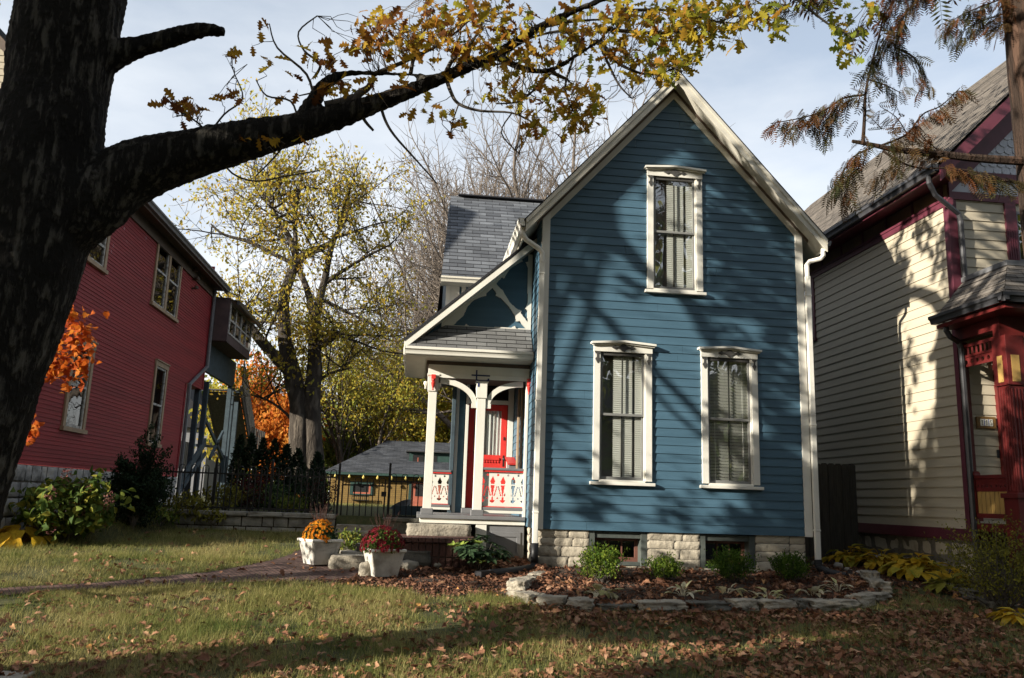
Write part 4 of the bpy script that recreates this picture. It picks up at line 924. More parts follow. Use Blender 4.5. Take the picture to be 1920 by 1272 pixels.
for ip in ((362, 508), (365, 524), (363, 541)):
    iv = PX(ip[0], ip[1], RX+.05); mb = MB(); mb.tube([(RX, iv.y, iv.z), (RX+.12, iv.y, iv.z)], .03, 6); mb.lathe([(0, iv.z-.02), (.06, iv.z-.01), (.06, iv.z+.05), (.03, iv.z+.08), (0, iv.z+.09)], (RX+.12, iv.y, 0), 8); mb.build('insulator', m_browntrim, RH)
def red_window(y0, y1, z0, z1, n=1, head=.12):
    mb = MB(); c = .11; x = RX
    mb.box(x, x+.045, y0, y0+c, z0+.08, z1); mb.box(x, x+.045, y1-c, y1, z0+.08, z1); mb.box(x, x+.05, y0-.02, y1+.02, z1, z1+head); mb.box(x, x+.08, y0-.02, y1+.02, z1+head, z1+head+.03)
    if n == 2: mb.box(x, x+.045, (y0+y1)/2-.07, (y0+y1)/2+.07, z0+.08, z1)
    w = mb.build('window', m_tan, RH)
    mb = MB(); mb.box(x-.01, x+.08, y0-.04, y1+.04, z0, z0+.079); mb.build('sill', m_tan, w)
    spans = [(y0+c, y1-c)] if n == 1 else [(y0+c, (y0+y1)/2-.07), ((y0+y1)/2+.07, y1-c)]
    mb = MB(); gb_ = MB()
    for a, b in spans:
        f = .05; zm = (z0+z1)/2+.05
        mb.box(x-.03, x+.02, a, a+f, z0+.08, z1); mb.box(x-.03, x+.02, b-f, b, z0+.08, z1); mb.box(x-.03, x+.02, a+f, b-f, z1-f, z1); mb.box(x-.03, x+.02, a+f, b-f, z0+.08, z0+.14); mb.box(x-.03, x+.02, a+f, b-f, zm-.025, zm+.025)
        gb_.quad((x-.005, a, z0+.08), (x-.005, b, z0+.08), (x-.005, b, z1), (x-.005, a, z1))
    mb.build('sash', m_oldw, w); gb_.build('pane', m_glass2, w)
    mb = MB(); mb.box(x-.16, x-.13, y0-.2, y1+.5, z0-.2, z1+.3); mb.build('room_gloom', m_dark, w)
for w in RWS: red_window(*w)
red_window(*RP, n=2)
# enclosed porch and open stair at the back of the red house
BP = thing('back_porch', 'weathered glazed porch over a blue grey panel with open stair behind the red house', 'porch', (-6.5, 28, 1.2))
SX = RX+.55; y1 = PX(420, 600, SX).y; y2 = PX(472, 620, SX).y
zt = PX(424, 556, SX).z; zb = PX(416, 626, SX).z
mb = MB(); mb.box(RX-3, SX, yu+.02, yu+.1, zb-.1, zt+.1); mb.box(RX-3, SX, yu+.1, y2, zb-.12, zb); mb.box(RX-3, SX, y2-.08, y2, zb, zt); mb.box(SX-.05, SX, yu+.1, y2-.08, zb, zb+.15); mb.box(RX-3, RX-2.9, yu+.1, y2, zb, zt)
mb.build('box_wall', m_rust, BP)
mb = MB(); a0, a1 = yu+.15, y2-.1; nn = 4
for i in range(nn+1):
    a = a0+(a1-a0)*i/nn; mb.box(SX-.04, SX+.02, a-.05, a+.05, zb+.15, zt)
for zz in (zb+.151, (zb+zt)/2, zt-.08): mb.box(SX-.035, SX+.015, a0, a1, zz, zz+.06)
mb.build('glazing_bars', m_oldw, BP)
mb = MB(); mb.quad((SX-.01, a0, zb+.15), (SX-.01, a1, zb+.15), (SX-.01, a1, zt), (SX-.01, a0, zt)); mb.build('pane', glassmat('porch_glass', .25, (.6, .62, .62)), BP)
mb = MB(); mb.add([(RX-3.2, yu, zt+.55), (SX+.25, yu, zt+.02), (SX+.25, y2+.3, zt+.02), (RX-3.2, y2+.3, zt+.55)], [(0, 1, 2, 3)]); mb.box(SX+.2, SX+.28, yu, y2+.3, zt-.1, zt+.015); mb.build('roof', m_darkgut, BP)
PXX = RX-.03
pz0 = PX(383, 694, PXX).z; pa = yu; pb = PX(442, 690, PXX).y
mb = MB(); mb.box(RX-.15, PXX, pa+.11, pb, pz0, zb-.13); mb.build('blue_panel', m_bluegrey, BP)
mb = MB()
for (px, py, pb_) in ((374, 700, 945), (388, 716, 945), (432, 720, 950), (447, 722, 945), (437, 722, 945)):
    q = PX(px, py, RX-.1); r_ = .07
    mb.box(q.x-r_, q.x+r_, q.y-r_, q.y+r_, .8, min(q.z, pz0))
mb.beam(PX(384, 785, RX-.1), PX(418, 858, RX-.1), .06, .12); mb.beam(PX(418, 810, RX-.1), PX(393, 860, RX-.1), .06, .12); mb.beam(PX(337, 905, RX-.05), PX(385, 828, RX-.05), .06, .22)
mb.beam(PX(335, 925, RX-.05), PX(385, 850, RX-.05), .06, .12); mb.beam(PX(366, 835, RX-1.4), PX(405, 838, RX-1.4), .06, .1)
mb.build('posts', m_bluegrey, BP)
mb = MB(); t0 = PX(452, 728, RX+.1); t1 = PX(476, 872, RX+.1); k = 14
L0 = Vector((RX+.1, t0.y, t0.z)); L1 = Vector((RX+.1, t1.y, t1.z))
mb.beam(L0, L1, .06, .28); mb.beam(L0-Vector((1.2, 0, 0)), L1-Vector((1.2, 0, 0)), .06, .28)
for i in range(k):
    p = L0.lerp(L1, (i+.5)/k); mb.box(p.x-1.15, p.x-.04, p.y-.14, p.y+.14, p.z-.02, p.z+.02)
mb.add([L0+Vector((-.05, 0, -.16)), L0+Vector((-1.15, 0, -.16)), L1+Vector((-1.15, 0, -.16)), L1+Vector((-.05, 0, -.16))], [(0, 1, 2, 3)])
mb.build('stair', m_oldwood, BP)
mb = MB()
for i in range(26):
    t = i/26; p = L0.lerp(L1, t); mb.box(RX+.12, RX+.145, p.y-.06, p.y+.05, p.z+.1, p.z+1.0)
mb.build('stair_railing', m_oldwood, BP)
mb = MB(); q0 = PX(471, 838, RX+.2); q1 = PX(494, 842, RX+.2)
for i in range(8):
    y = q0.y+(q1.y-q0.y)*i/7; mb.box(RX+.18, RX+.205, y-.11, y+.10, q0.z-.3, q0.z+.75)
mb.build('landing_railing', m_oldwood, BP)
mb = MB()
for i in range(14): mb.box(RX-1.3+i*.0, RX-1.27, ye+3+i*.2, ye+3.18+i*.2, 2.3, 3.2)
mb.build('board_railing', m_oldwood, BP)

# ------------------------------------------------------------------ beige house on the right
CX, CY = 8.7, 12.3
CH = thing('beige_house', 'beige clapboard house with burgundy trim, brown shingle roof and red front porch', 'house', (12, 17, .8))
mb = MB()
wz = PX(1530, 632, CX); hol = [(16.0, PX(1528, 530, CX).y-.08, 5.5, 6.55)]
clap(mb, lambda z: CY, lambda z: 22, 1.42, 6.78, .165, [(17.15, 18.2, 5.5, 6.7)], CX, out=.016, axis='y', sgn=-1, seed=21, joint=0)
clap(mb, lambda z: CX, lambda z: 15, 1.42, 6.9, .165, [(9.82, 10.75, 5.0, 6.7)], CY, out=.016, axis='x', sgn=-1, seed=22, joint=0)
mb.quad((CX, 22, .6), (16.3, 22, .6), (16.3, 22, 7.2), (CX, 22, 7.2)); mb.quad((16.3, CY, .6), (16.3, 22, .6), (16.3, 22, 7.2), (16.3, CY, 7.2))
mb.build('wall', m_creamsid, CH)
mb = MB(); mb.box(CX-.03, CX+.3, CY-.03, 22, 1.235, 1.42); mb.box(CX+.3, 15, CY-.03, CY+.3, 1.235, 1.42)
mb.box(CX-.035, CX-.001, CY-.0, 22, 6.78, 6.88); mb.box(CX-.05, CX-.001, CY, 22, 6.881, 6.93)
mb.box(CX-.035, CX-.001, CY, CY+.10, 1.42, 6.78); mb.box(CX-.035, CX+.12, CY-.035, CY-.001, 4.6, 6.88)
for i in range(12): mb.box(CX-.03, CX-.001, CY+.1+i*.85, CY+.16+i*.85, 6.93, 7.3)
mb.box(CX, 15, CY-.04, CY-.001, 6.88, 7.02); mb.box(CX, 15, CY-.06, CY-.001, 7.28, 7.40)
mb.build('trim', m_purple, CH, bevel=.004)
mb = MB(); mb.box(CX-.012, CX-.0005, CY, 22, 6.93, 7.5); mb.build('frieze_panel', m_panel, CH)
fb = MB(); mo = MB(); rng = random.Random(19)
stonewall(CY, 20, [.3, .62, .92, 1.235], 'y', CX+.02, -1, (.35, .7), .012, .015, .09); mo.box(CX+.02, CX+.4, CY+.02, 20, .2, 1.23)
fo = fb.build('foundation', m_lime, CH, smooth=True); mo.build('mortar', m_mortar, fo)
# roof with front gable
EX = 8.2; EZ = 7.22; RXX = 12.5; RS = 1.0
mb = MB(); YG = 11.75; RZ = EZ+RS*(RXX-EX)
shingle_plane(mb, (EX, YG, EZ+.05), (EX, 24.5, EZ+.05), (RXX, 24.5, RZ+.05), (RXX, YG, RZ+.05)); shingle_plane(mb, (2*RXX-EX, YG, EZ+.05), (2*RXX-EX, 24.5, EZ+.05), (RXX, 24.5, RZ+.05), (RXX, YG, RZ+.05))
mb.quad((EX, YG, EZ), (EX, 24.5, EZ), (RXX, 24.5, RZ), (RXX, YG, RZ), [(0, 0)]*4); mb.quad((2*RXX-EX, YG, EZ), (2*RXX-EX, 24.5, EZ), (RXX, 24.5, RZ), (RXX, YG, RZ), [(0, 0)]*4)
mb.build('roof', m_shingle_brown, CH)
mb = MB(); mb.box(EX, CX-.001, YG, 22, EZ-.05, EZ-.02); mb.box(EX, EX+.03, YG, 22, EZ-.14, EZ-.001)
for xe, s in ((EX, 1), (2*RXX-EX, -1)):
    mb.xz([(RXX, RZ-.26), (xe, EZ-.26), (xe, EZ-.01), (RXX, RZ-.01)][::s], YG-.03, YG); mb.xz([(RXX, RZ-.75), (CX if s > 0 else 2*RXX-CX, EZ-.75+RS*(CX-EX)), (CX if s > 0 else 2*RXX-CX, EZ-.03+RS*(CX-EX)), (RXX, RZ-.03)][::s], CY-.05, CY-.002)
    mb.quad((xe, YG, EZ-.005), (RXX, YG, RZ-.005), (RXX, CY, RZ-.005), (xe, CY, EZ-.005))
mb.build('rake_trim', m_purple, CH)
gutter('gutter', (EX-.002, YG, EZ+.03), (EX-.002, 22, EZ+.03), m_darkgut, CH, .13, .13)
mb = MB(); mb.tube([(8.14, 11.95, EZ-.08), (8.14, 11.95, EZ-.22), (8.3, 12.05, EZ-.38), (8.80, 12.20, EZ-.62), (8.84, 12.21, EZ-.75), (8.84, 12.21, 5.05), (8.80, 12.0, 4.95), (8.36, 11.98, 4.78)], .042, 8)
mb.tube([(8.36, 12.1, 4.68), (8.36, 12.1, 4.55), (8.42, 12.1, 4.45), (8.60, 12.15, 4.38), (8.64, 12.16, 4.28), (8.64, 12.16, .78)], .045, 8)
mb.build('downspout', m_darkgut, CH)
# scalloped shingles in the gable
mb = MB(); pz_ = .13; pw = .155; r0 = 0
z = 7.40
while z < RZ-.4:
    x = CX+(pw/2 if r0 % 2 else 0)+.02
    while x < 2*RXX-CX:
        if z+.1 < EZ-.70+RS*(min(x, 2*RXX-x)-EX):
            o = .012; k = 6
            arc = [(x+pw*.48*math.cos(math.pi+math.pi*i/k), z+.055+.055*math.sin(math.pi+math.pi*i/k)) for i in range(k+1)]
            poly = arc+[(x+pw*.48, z+pz_+.02), (x-pw*.48, z+pz_+.02)]
            pts = [(p[0], CY-.006-o*(1-(p[1]-z)/(pz_+.02)), p[1]) for p in poly]; n = len(pts)
            mb.add(pts+[(p[0], CY-.002, p[2]) for p in pts], [tuple(range(n))]+[(i, n+i, n+(i+1) % n, (i+1) % n) for i in range(k)])
        x += pw
    z += pz_; r0 += 1
mb.add([(CX, CY-.001, 6.9), (2*RXX-CX, CY-.001, 6.9), (2*RXX-CX, CY-.001, EZ+RS*(CX-EX)), (RXX, CY-.001, RZ), (CX, CY-.001, EZ+RS*(CX-EX))], [(0, 1, 2, 3, 4)])
mb.build('scallop_shingles', m_scallop, CH)
# windows
mb = MB(); y0, y1 = 17.08, 18.3
mb.box(CX-.04, CX-.001, y0, y0+.10, 5.42, 6.78); mb.box(CX-.06, CX-.001, y0-.03, y1, 5.34, 5.42); mb.box(CX-.04, CX-.001, y0+.1, y1, 6.68, 6.779)
w = mb.build('side_window', m_purple, CH)
mb = MB(); mb.box(CX-.02, CX+.02, y0+.1, y0+.15, 5.42, 6.68); mb.box(CX-.02, CX+.02, y0+.15, y1, 6.03, 6.07); mb.box(CX-.02, CX+.02, y0+.15, y1, 6.62, 6.68); mb.build('sash', m_white, w)
mb = MB(); mb.quad((CX+.005, y0+.1, 5.42), (CX+.005, y1, 5.42), (CX+.005, y1, 6.68), (CX+.005, y0+.1, 6.68)); mb.build('pane', m_glass, w)
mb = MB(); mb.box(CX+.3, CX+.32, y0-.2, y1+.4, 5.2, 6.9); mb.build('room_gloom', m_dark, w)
mb = MB(); mb.box(9.70, 9.90, CY-.045, CY-.001, 4.95, 6.88)
for i in range(4): mb.box(9.725+i*.042, 9.745+i*.042, CY-.055, CY-.0455, 5.0, 6.4)
mb.box(10.65, 10.85, CY-.045, CY-.001, 4.95, 6.88); mb.box(9.65, 10.9, CY-.07, CY-.001, 4.86, 4.95)
w = mb.build('front_window', m_purple, CH)
mb = MB(); mb.box(9.90, 9.93, CY-.03, CY+.01, 4.95, 6.75); mb.box(9.93, 10.65, CY-.03, CY+.01, 6.70, 6.75); mb.box(9.93, 10.65, CY-.03, CY+.01, 5.85, 5.90); mb.build('sash', m_greypipe, w)
mb = MB(); mb.quad((9.9, CY-.01, 4.95), (10.66, CY-.01, 4.95), (10.66, CY-.01, 6.75), (9.9, CY-.01, 6.75)); mb.build('pane', m_glass, w)
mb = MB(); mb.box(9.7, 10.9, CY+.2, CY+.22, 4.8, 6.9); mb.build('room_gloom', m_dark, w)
# porch
PE = 8.30; PY0 = 10.65
mb = MB()
shingle_plane(mb, (PE, 12.25, 4.80), (PE, PY0, 4.80), (8.82, PY0+.55, 5.42), (8.82, 12.25, 5.42), course=.15)
shingle_plane(mb, (PE, PY0, 4.80), (14, PY0, 4.80), (14, PY0+.55, 5.42), (8.82, PY0+.55, 5.42), course=.15)
mb.quad((8.82, PY0+.55, 5.425), (14, PY0+.55, 5.425), (14, CY, 5.5), (8.82, CY, 5.5), [(0, 0)]*4)
mb.build('porch_roof', m_shingle_brown, CH)
mb = MB(); mb.box(8.80, 8.84, PY0+.53, 12.26, 5.42, 5.50); mb.box(8.84, 14, PY0+.53, PY0+.57, 5.42, 5.50); mb.build('porch_flashing', m_greypipe, CH)
gutter('porch_gutter', (PE-.002, 12.28, 4.80), (PE-.002, PY0-.12, 4.80), m_darkgut, CH, .12, .13); gutter('porch_gutter', (PE-.12, PY0-.002, 4.80), (14, PY0-.002, 4.80), m_darkgut, CH, .12, .13, out=(0, -1))
mb = MB(); mb.box(PE, 14, PY0, CY-.05, 4.60, 4.66); mb.box(8.6, 14, 11.2, 11.35, 4.30, 4.60); mb.box(8.62, 8.76, 11.35, CY-.04, 4.42, 4.60); mb.build('porch_ceiling', m_pred, CH)
mb = MB(); px0, px1, py0, py1 = 8.60, 8.90, 11.10, 11.40
mb.box(px0, px1, py0, py1, .9, 1.95); mb.box(px0+.03, px1-.03, py0+.03, py1-.03, 1.95, 3.55); mb.box(px0, px1, py0, py1, 3.55, 4.30)
for i in range(4):
    x = px0+.055+i*.055; mb.box(x, x+.025, py0+.018, py0+.0295, 2.0, 3.5); y = py0+.055+i*.055; mb.box(px0+.018, px0+.0295, y, y+.025, 2.0, 3.5)
mb.box(px0-.03, px1+.03, py0-.03, py1+.03, 1.90, 1.97)
p = mb.build('porch_post', m_pred, CH, bevel=.005)
mb = MB(); mb.box(px0-.006, px0-.0005, py0+.09, py1-.10, 3.60, 4.0); mb.box(px0+.07, px1-.10, py0-.006, py0-.0005, 3.60, 4.0); mb.build('gold_inlay', m_gold, p)
mb = MB(); mb.box(CX+.0, CX+.115, CY-.05, CY-.001, 1.25, 4.40); mb.box(9.26, 9.42, CY-.08, CY-.001, 1.6, 4.4)
for i in range(3): mb.box(9.285+i*.045, 9.305+i*.045, CY-.09, CY-.0805, 1.7, 3.6)
mb.build('porch_casing', m_pred, CH, bevel=.003)
mb = MB(); yA, yB = 11.40, CY-.06
mb.box(8.66, 8.72, yA, yB, 4.28, 4.33); mb.box(8.67, 8.71, yA, yB, 4.12, 4.16)
for i in range(8): mb.tube([(8.69, yA+.06+i*.1, 4.15), (8.69, yA+.06+i*.1, 4.30)], .018, 6)
grid_cut(mb, yA, yB, 3.97, 4.12, lambda u, v: ((u-yA) % .13-.065)**2+(v-4.045)**2 < .036**2, (8.68, 0, 0), (0, 1, 0), (0, 0, 1), (.03, 0, 0), res=.012)
mb.box(8.665, 8.715, yB-.07, yB, 3.85, 4.3)
mb.build('spindle_frieze', m_pred, CH)
mb = MB(); mb.box(8.66, 8.74, yA, yB, 2.20, 2.25); grid_cut(mb, yA, yB, 2.0, 2.2, lambda u, v: ((u-yA) % .1-.05)**2+(v-2.08)**2 < .02**2, (8.68, 0, 0), (0, 1, 0), (0, 0, 1), (.04, 0, 0), res=.012)
mb.box(8.66, 8.74, yA, yB, 1.60, 1.67); mb.box(8.66, 8.76, yB-.14, yB-.02, 1.55, 2.25); mb.tube([(8.66, yB-.08, 2.25), (8.76, yB-.08, 2.25)], .07, 14)
r_ = mb.build('porch_railing', m_pred, CH)
mb = MB()
for i in range(7): mb.box(8.69, 8.715, yA+.03+i*.098, yA+.11+i*.098, 1.671, 1.999)
mb.build('gold_slats', m_gold, r_)
mb = MB(); mb.box(8.66, 14, 11.1, CY-.05, 1.40, 1.52); mb.box(8.9, 14, 11.2, 11.25, .5, 1.40); mb.build('porch_floor', m_pred, CH)
mb = MB(); a, b = 8.885, 9.215; mb.box(a, b, CY-.05, CY-.017, 3.01, 3.20); pl = mb.build('number_plaque', m_plaque, CH, bevel=.006)
tb = MB(); nb = MB(); ib = MB()
for i, dg in enumerate('115'):
    x0 = a+.055+i*.076
    tb.box(x0, x0+.062, CY-.056, CY-.0505, 3.05, 3.16)
    if i < 2: nb.box(x0+.063, x0+.072, CY-.056, CY-.0505, 3.05, 3.16)
    yy0, yy1 = CY-.0585, CY-.0565
    if dg == '1':
        ib.box(x0+.028, x0+.036, yy0, yy1, 3.065, 3.145); ib.beam((x0+.018, CY-.0575, 3.128), (x0+.029, CY-.0575, 3.141), .002, .006); ib.box(x0+.020, x0+.0275, yy0, yy1, 3.065, 3.071); ib.box(x0+.0365, x0+.044, yy0, yy1, 3.065, 3.071)
    else:
        ib.box(x0+.018, x0+.044, yy0, yy1, 3.138, 3.145); ib.box(x0+.018, x0+.025, yy0, yy1, 3.108, 3.1378)
        ib.xz([(x0+.0252+.0, 3.108), (x0+.036, 3.109), (x0+.045, 3.098), (x0+.045, 3.078), (x0+.036, 3.066), (x0+.018, 3.066), (x0+.018, 3.073), (x0+.033, 3.073), (x0+.038, 3.080), (x0+.038, 3.096), (x0+.033, 3.101), (x0+.0252, 3.101)][::-1], yy0, yy1)
tb.build('number_tile', m_tile, pl); nb.build('tile_divider', m_bluetile, pl); ib.build('numeral', m_ink, pl)
mb = MB(); mb.box(9.205, 9.245, CY-.04, CY-.017, 2.55, 2.68); mb.build('doorbell', m_plast, CH, bevel=.005)

# ------------------------------------------------------------------ yellow brick garage at the end of the yard
GA = thing('yellow_garage', 'low yellow brick garage with grey hip roof, green trim and a small dormer', 'garage', (2, 40, 1.0))
GY = 38.0
mb = MB(); mb.box(-3.85, 8, GY, GY+.2, .8, 2.62); mb.box(-3.85, -3.65, GY+.2, 46, .8, 2.62); mb.build('wall', m_ybrick, GA)
mb = MB(); e = 2.60; rz = 4.35
A, B_, C_, D_ = (-4.15, GY-.45, e), (8, GY-.45, e), (8, 42, rz), (-1.55, 42, rz)
shingle_plane(mb, A, B_, C_, D_, course=.2); shingle_plane(mb, (-4.15, 46.5, e), A, D_, (-1.56, 42.01, rz), course=.2)
mb.build('roof', m_shingle_dk, GA)
mb = MB(); mb.box(-4.16, 8, GY-.47, GY-.44, e-.10, e); mb.box(-4.16, -4.13, GY-.44, 46, e-.1, e); mb.box(-4.13, 8, GY-.44, GY, e-.12, e-.10); mb.build('eave_board', m_green, GA)
def G_(px, py): q = PY(px, py, GY); return q.x, q.z
(x0, z1), (x1, z0) = G_(657, 903), G_(700, 929)
mb = MB(); f = .14
mb.box(x0, x0+f, GY-.04, GY-.001, z0, z1); mb.box(x1-f, x1, GY-.04, GY-.001, z0, z1); mb.box(x0+f, x1-f, GY-.04, GY-.001, z1-.1, z1); mb.box(x0+f, x1-f, GY-.06, GY-.001, z0, z0+.05)
w = mb.build('window', m_green, GA)
mb = MB(); mb.box(x0+f, x1-f, GY-.03, GY-.002, z0+.05, z0+.12); mb.box(x1-f-.08, x1-f, GY-.03, GY-.002, z0+.12, z1-.1); mb.build('sash', m_rdoor, w)
mb = MB(); mb.box(x0+f, x1-f-.08, GY-.012, GY-.001, z0+.12, z1-.1); mb.build('pane', m_dark, w)
mb = MB(); (bx0, bz1), (bx1, bz0) = G_(661, 931), G_(692, 938)
for i in range(9): xx = bx0+(bx1-bx0)*i/8; mb.box(xx-.012, xx+.012, GY-.25, GY-.23, bz0, bz1)
mb.box(bx0, bx1, GY-.25, GY-.23, bz1, bz1+.03); mb.box(bx0, bx1, GY-.25, GY, bz0-.03, bz0); mb.build('flower_rack', m_iron, GA)
(dx0, dz1), (dx1, dz0) = G_(772, 905), G_(806, 952)
mb = MB(); mb.box(dx0-.12, dx0, GY-.05, GY-.001, .9, dz1+.05); mb.build('door_trim', m_green, GA)
mb = MB(); mb.box(dx0, dx1+1, GY-.03, GY-.001, .9, dz1); dd = mb.build('door', m_rdoor, GA)
mb = MB(); mb.box(dx0+.18, dx0+.55, GY-.045, GY-.0305, 1.65, 2.2); mb.build('pane', m_dark, dd)
q0 = PY(766, 876, 39.2); q1 = PY(802, 855, 39.2)
mb = MB(); mb.box(q0.x, q0.x+3, 39.2, 41.5, q0.z-.1, q1.z+.15); dm = mb.build('dormer', m_green, GA)
mb = MB(); mb.box(q0.x-.15, q0.x+3.2, 39.0, 41.6, q1.z+.151, q1.z+.20); mb.build('dormer_roof', m_shingle2, dm)
mb = MB()
for i in range(2): mb.box(q0.x+.18+i*.62, q0.x+.68+i*.62, 39.185, 39.199, q0.z+.02, q1.z+.02)
mb.build('dormer_pane', m_dark, dm)
mb = MB()
for i in range(2):
    a = q0.x+.22+i*.62; mb.box(a, a+.42, 39.175, 39.1845, q0.z+.02, q0.z+.12); mb.box(a+.18, a+.22, 39.175, 39.1845, q0.z+.12, q1.z-.1)
mb.build('dormer_sash', m_rdoor, dm)
mb = MB()
for i in range(13): mb.lathe([(0, e-.28), (.05, e-.25), (.06, e-.2), (.03, e-.14), (.02, e-.10)], (-3.6+i*.62, GY-.5, 0), 8)
mb.build('string_light', m_lit, GA)
# the pale house far behind
mb = MB(); FH = thing('far_house', 'pale house just showing through the posts behind the red house', 'house', (-16, 58, 1))
mb.box(-19, -13.5, 55, 62, .8, 5.5); mb.build('wall', m_farsid, FH)
mb = MB(); mb.add([(-19.4, 54.6, 5.5), (-13.1, 54.6, 5.5), (-13.1, 62, 5.5), (-19.4, 62, 5.5), (-16.2, 54.6, 9), (-16.2, 62, 9)], [(0, 1, 4), (2, 3, 5), (1, 2, 5, 4), (3, 0, 4, 5)]); mb.build('roof', m_shingle, FH)

# ------------------------------------------------------------------ garden wall, iron fence, gate, board fence
RW = thing('stone_garden_wall', 'low grey stone retaining wall with flat caps below the iron fence', 'wall', (-3, 16.9, .8))
fb = MB(); mo = MB(); rng = random.Random(5)
stonewall(-4.75, -1.55, [.78, .97, 1.16], 'x', 16.85, -1, (.22, .5), .02, .04, .05); mo.box(-4.75, -1.55, 16.87, 17.05, .7, 1.16)
fb.build('blocks', m_wallstone, RW, smooth=True); mo.build('mortar', m_soil, RW)
mb = MB(); x = -4.8; i = 0
while x < -1.6:
    w_ = rng.uniform(.35, .7); w_ = min(w_, -1.55-x); rock(mb, (x+w_/2, 16.96, 1.205), (w_/2-.006, .17, .045), 60+i, n=8, amp=.06, sq=.08); x += w_; i += 1
mb.build('cap_stones', m_wallstone, RW, smooth=True)
mb = MB(); rock(mb, (.05, 16.62, 1.03), (.62, .16, .13), 77, n=10, amp=.05, sq=.06); rock(mb, (.05, 16.60, 1.19), (.66, .19, .035), 78, n=8, amp=.05, sq=.06)
tag(mb.build('low_stone_wall', m_stone_d, smooth=True, loc=(.05, 16.6, .9)), 'short dark stone wall right of the gate, behind the stoop', 'wall')
for i, (y, z, lab) in enumerate([(16.45, .90, 'lower grey stone step in front of the iron gate'), (16.85, 1.0, 'upper grey stone step right under the iron gate')]):
    mb = MB(); rock(mb, (-1.02, y, z), (.50, .20, .06), 90+i, n=9, amp=.05, sq=.06); tag(mb.build('gate_step', m_stone, smooth=True, loc=(-1.02, y, z)), lab, 'step')
FY = 17.12
def pickets(mb, x0, x1, zb, zt, step=.115, hoop=True):
    n = max(2, int(round((x1-x0)/step))); step = (x1-x0)/n
    for i in range(n+1):
        x = x0+i*step; mb.box(x-.0105, x+.0105, FY-.0105, FY+.0105, zb, zt)
    mb.box(x0, x1, FY-.012, FY+.012, zt-.115, zt-.085); mb.box(x0, x1, FY-.012, FY+.012, zb+.07, zb+.10)
    i = 0
    while i+1 <= n and hoop:
        xa = x0+i*step; xb = xa+step; r = step/2; cx = xa+r
        mb.tube([(cx-r*math.cos(t), FY, zt+r*1.0*math.sin(t)) for t in [k*math.pi/8 for k in range(9)]], .008, 5)
        mb.xz([(cx-.012, zt-.085), (cx, zt+.02), (cx+.012, zt-.085)], FY-.004, FY+.004)
        i += 2
def fpost(mb, x, zb, zt): mb.box(x-.022, x+.022, FY-.022, FY+.022, zb, zt); mb.lathe([(.0, zt+.05), (.02, zt+.03), (.026, zt+.01), (.02, zt)], (x, FY, 0), 8)
mb = MB(); pickets(mb, -5.6, -1.62, 1.22, 2.07)
F1 = mb.build('iron_fence', m_iron, None, loc=(-3.6, FY, 1.2)); tag(F1, 'long black iron fence with hooped pickets above the stone garden wall', 'fence')
for x in (-5.3, -3.98, -2.89):
    mb = MB(); fpost(mb, x, 1.1, 2.24); mb.build('post', m_iron, F1)
mb = MB(); fpost(mb, -1.56, .85, 2.22); mb.build('post', m_iron, F1)
mb = MB(); pickets(mb, -.53, .62, 1.15, 2.03)
F2 = mb.build('iron_fence', m_iron, None, loc=(.05, FY, 1.2)); tag(F2, 'short black iron fence panel between the gate and the porch', 'fence')
mb = MB(); fpost(mb, -.55, .95, 2.26); mb.build('post', m_iron, F2)
mb = MB(); pickets(mb, -1.48, -.63, 1.06, 1.93); mb.box(-1.495, -1.465, FY-.015, FY+.015, 1.0, 2.0); mb.box(-.645, -.615, FY-.015, FY+.015, 1.0, 1.96)
GT_ = mb.build('iron_gate', m_iron, None, loc=(-1.05, FY, 1.0)); tag(GT_, 'closed black iron garden gate with hooped top between two posts', 'gate')
mb = MB(); mb.box(-.70, -.60, FY-.03, FY+.03, 1.62, 1.72); mb.build('latch', m_iron, GT_)
BF = thing('board_fence', 'tall dark weathered board fence closing the gap between the blue and beige houses', 'fence', (7.6, 15.4, .7))
mb = MB(); yb_ = 15.2; x = 6.45; rg = random.Random(8); i = 0
xr_ = PY(1603, 950, yb_).x
while x < xr_:
    w_ = .135; z1 = PY(1570, 869, yb_).z+rg.uniform(-.02, .02); mb.xz([(x, .6), (x+w_, .6), (x+w_, z1-.03), (x+w_-.03, z1), (x+.03, z1), (x, z1-.03)], yb_+rg.uniform(-.006, .006), yb_+.025); x += w_+.006
mb.build('boards', m_fencewood, BF)
mb = MB(); mb.box(6.45, xr_, yb_+.03, yb_+.07, 1.0, 1.1); mb.box(6.45, xr_, yb_+.03, yb_+.07, 2.1, 2.2); mb.box(xr_-.09, xr_, yb_+.071, yb_+.16, .6, 2.5); mb.build('rails', m_fencewood, BF)
# ------------------------------------------------------------------ trees
nr = np.random.default_rng(7)
def spline(pts, k=6):
    pts = [Vector(p) for p in pts]; out = []
    for i in range(len(pts)-1):
        p0 = pts[max(i-1, 0)]; p1 = pts[i]; p2 = pts[i+1]; p3 = pts[min(i+2, len(pts)-1)]
        for j in range(k):
            t = j/k; out.append(.5*((2*p1)+(p2-p0)*t+(2*p0-5*p1+4*p2-p3)*t*t+(3*p1-p0-3*p2+p3)*t**3))
    out.append(pts[-1]); return out
def radspl(r, k=6):
    out = []
    for a, b in zip(r, r[1:]): out += [a+(b-a)*j/k for j in range(k)]
    return out+[r[-1]]
def limb(mb, pts, rr, n=10, k=6, amp=.0, cap=True):
    P = spline(pts, k); mb.tube(P, radspl(rr, k), n, cap, amp=amp); return P
def wiggle(a, b, k, amp, rng):
    a = Vector(a); b = Vector(b); L = (b-a).length; out = [a]
    for i in range(1, k):
        t = i/k; out.append(a.lerp(b, t)+Vector((rng.gauss(0, 1), rng.gauss(0, 1), rng.gauss(0, 1)))*amp*L*math.sin(math.pi*t))
    return out+[b]
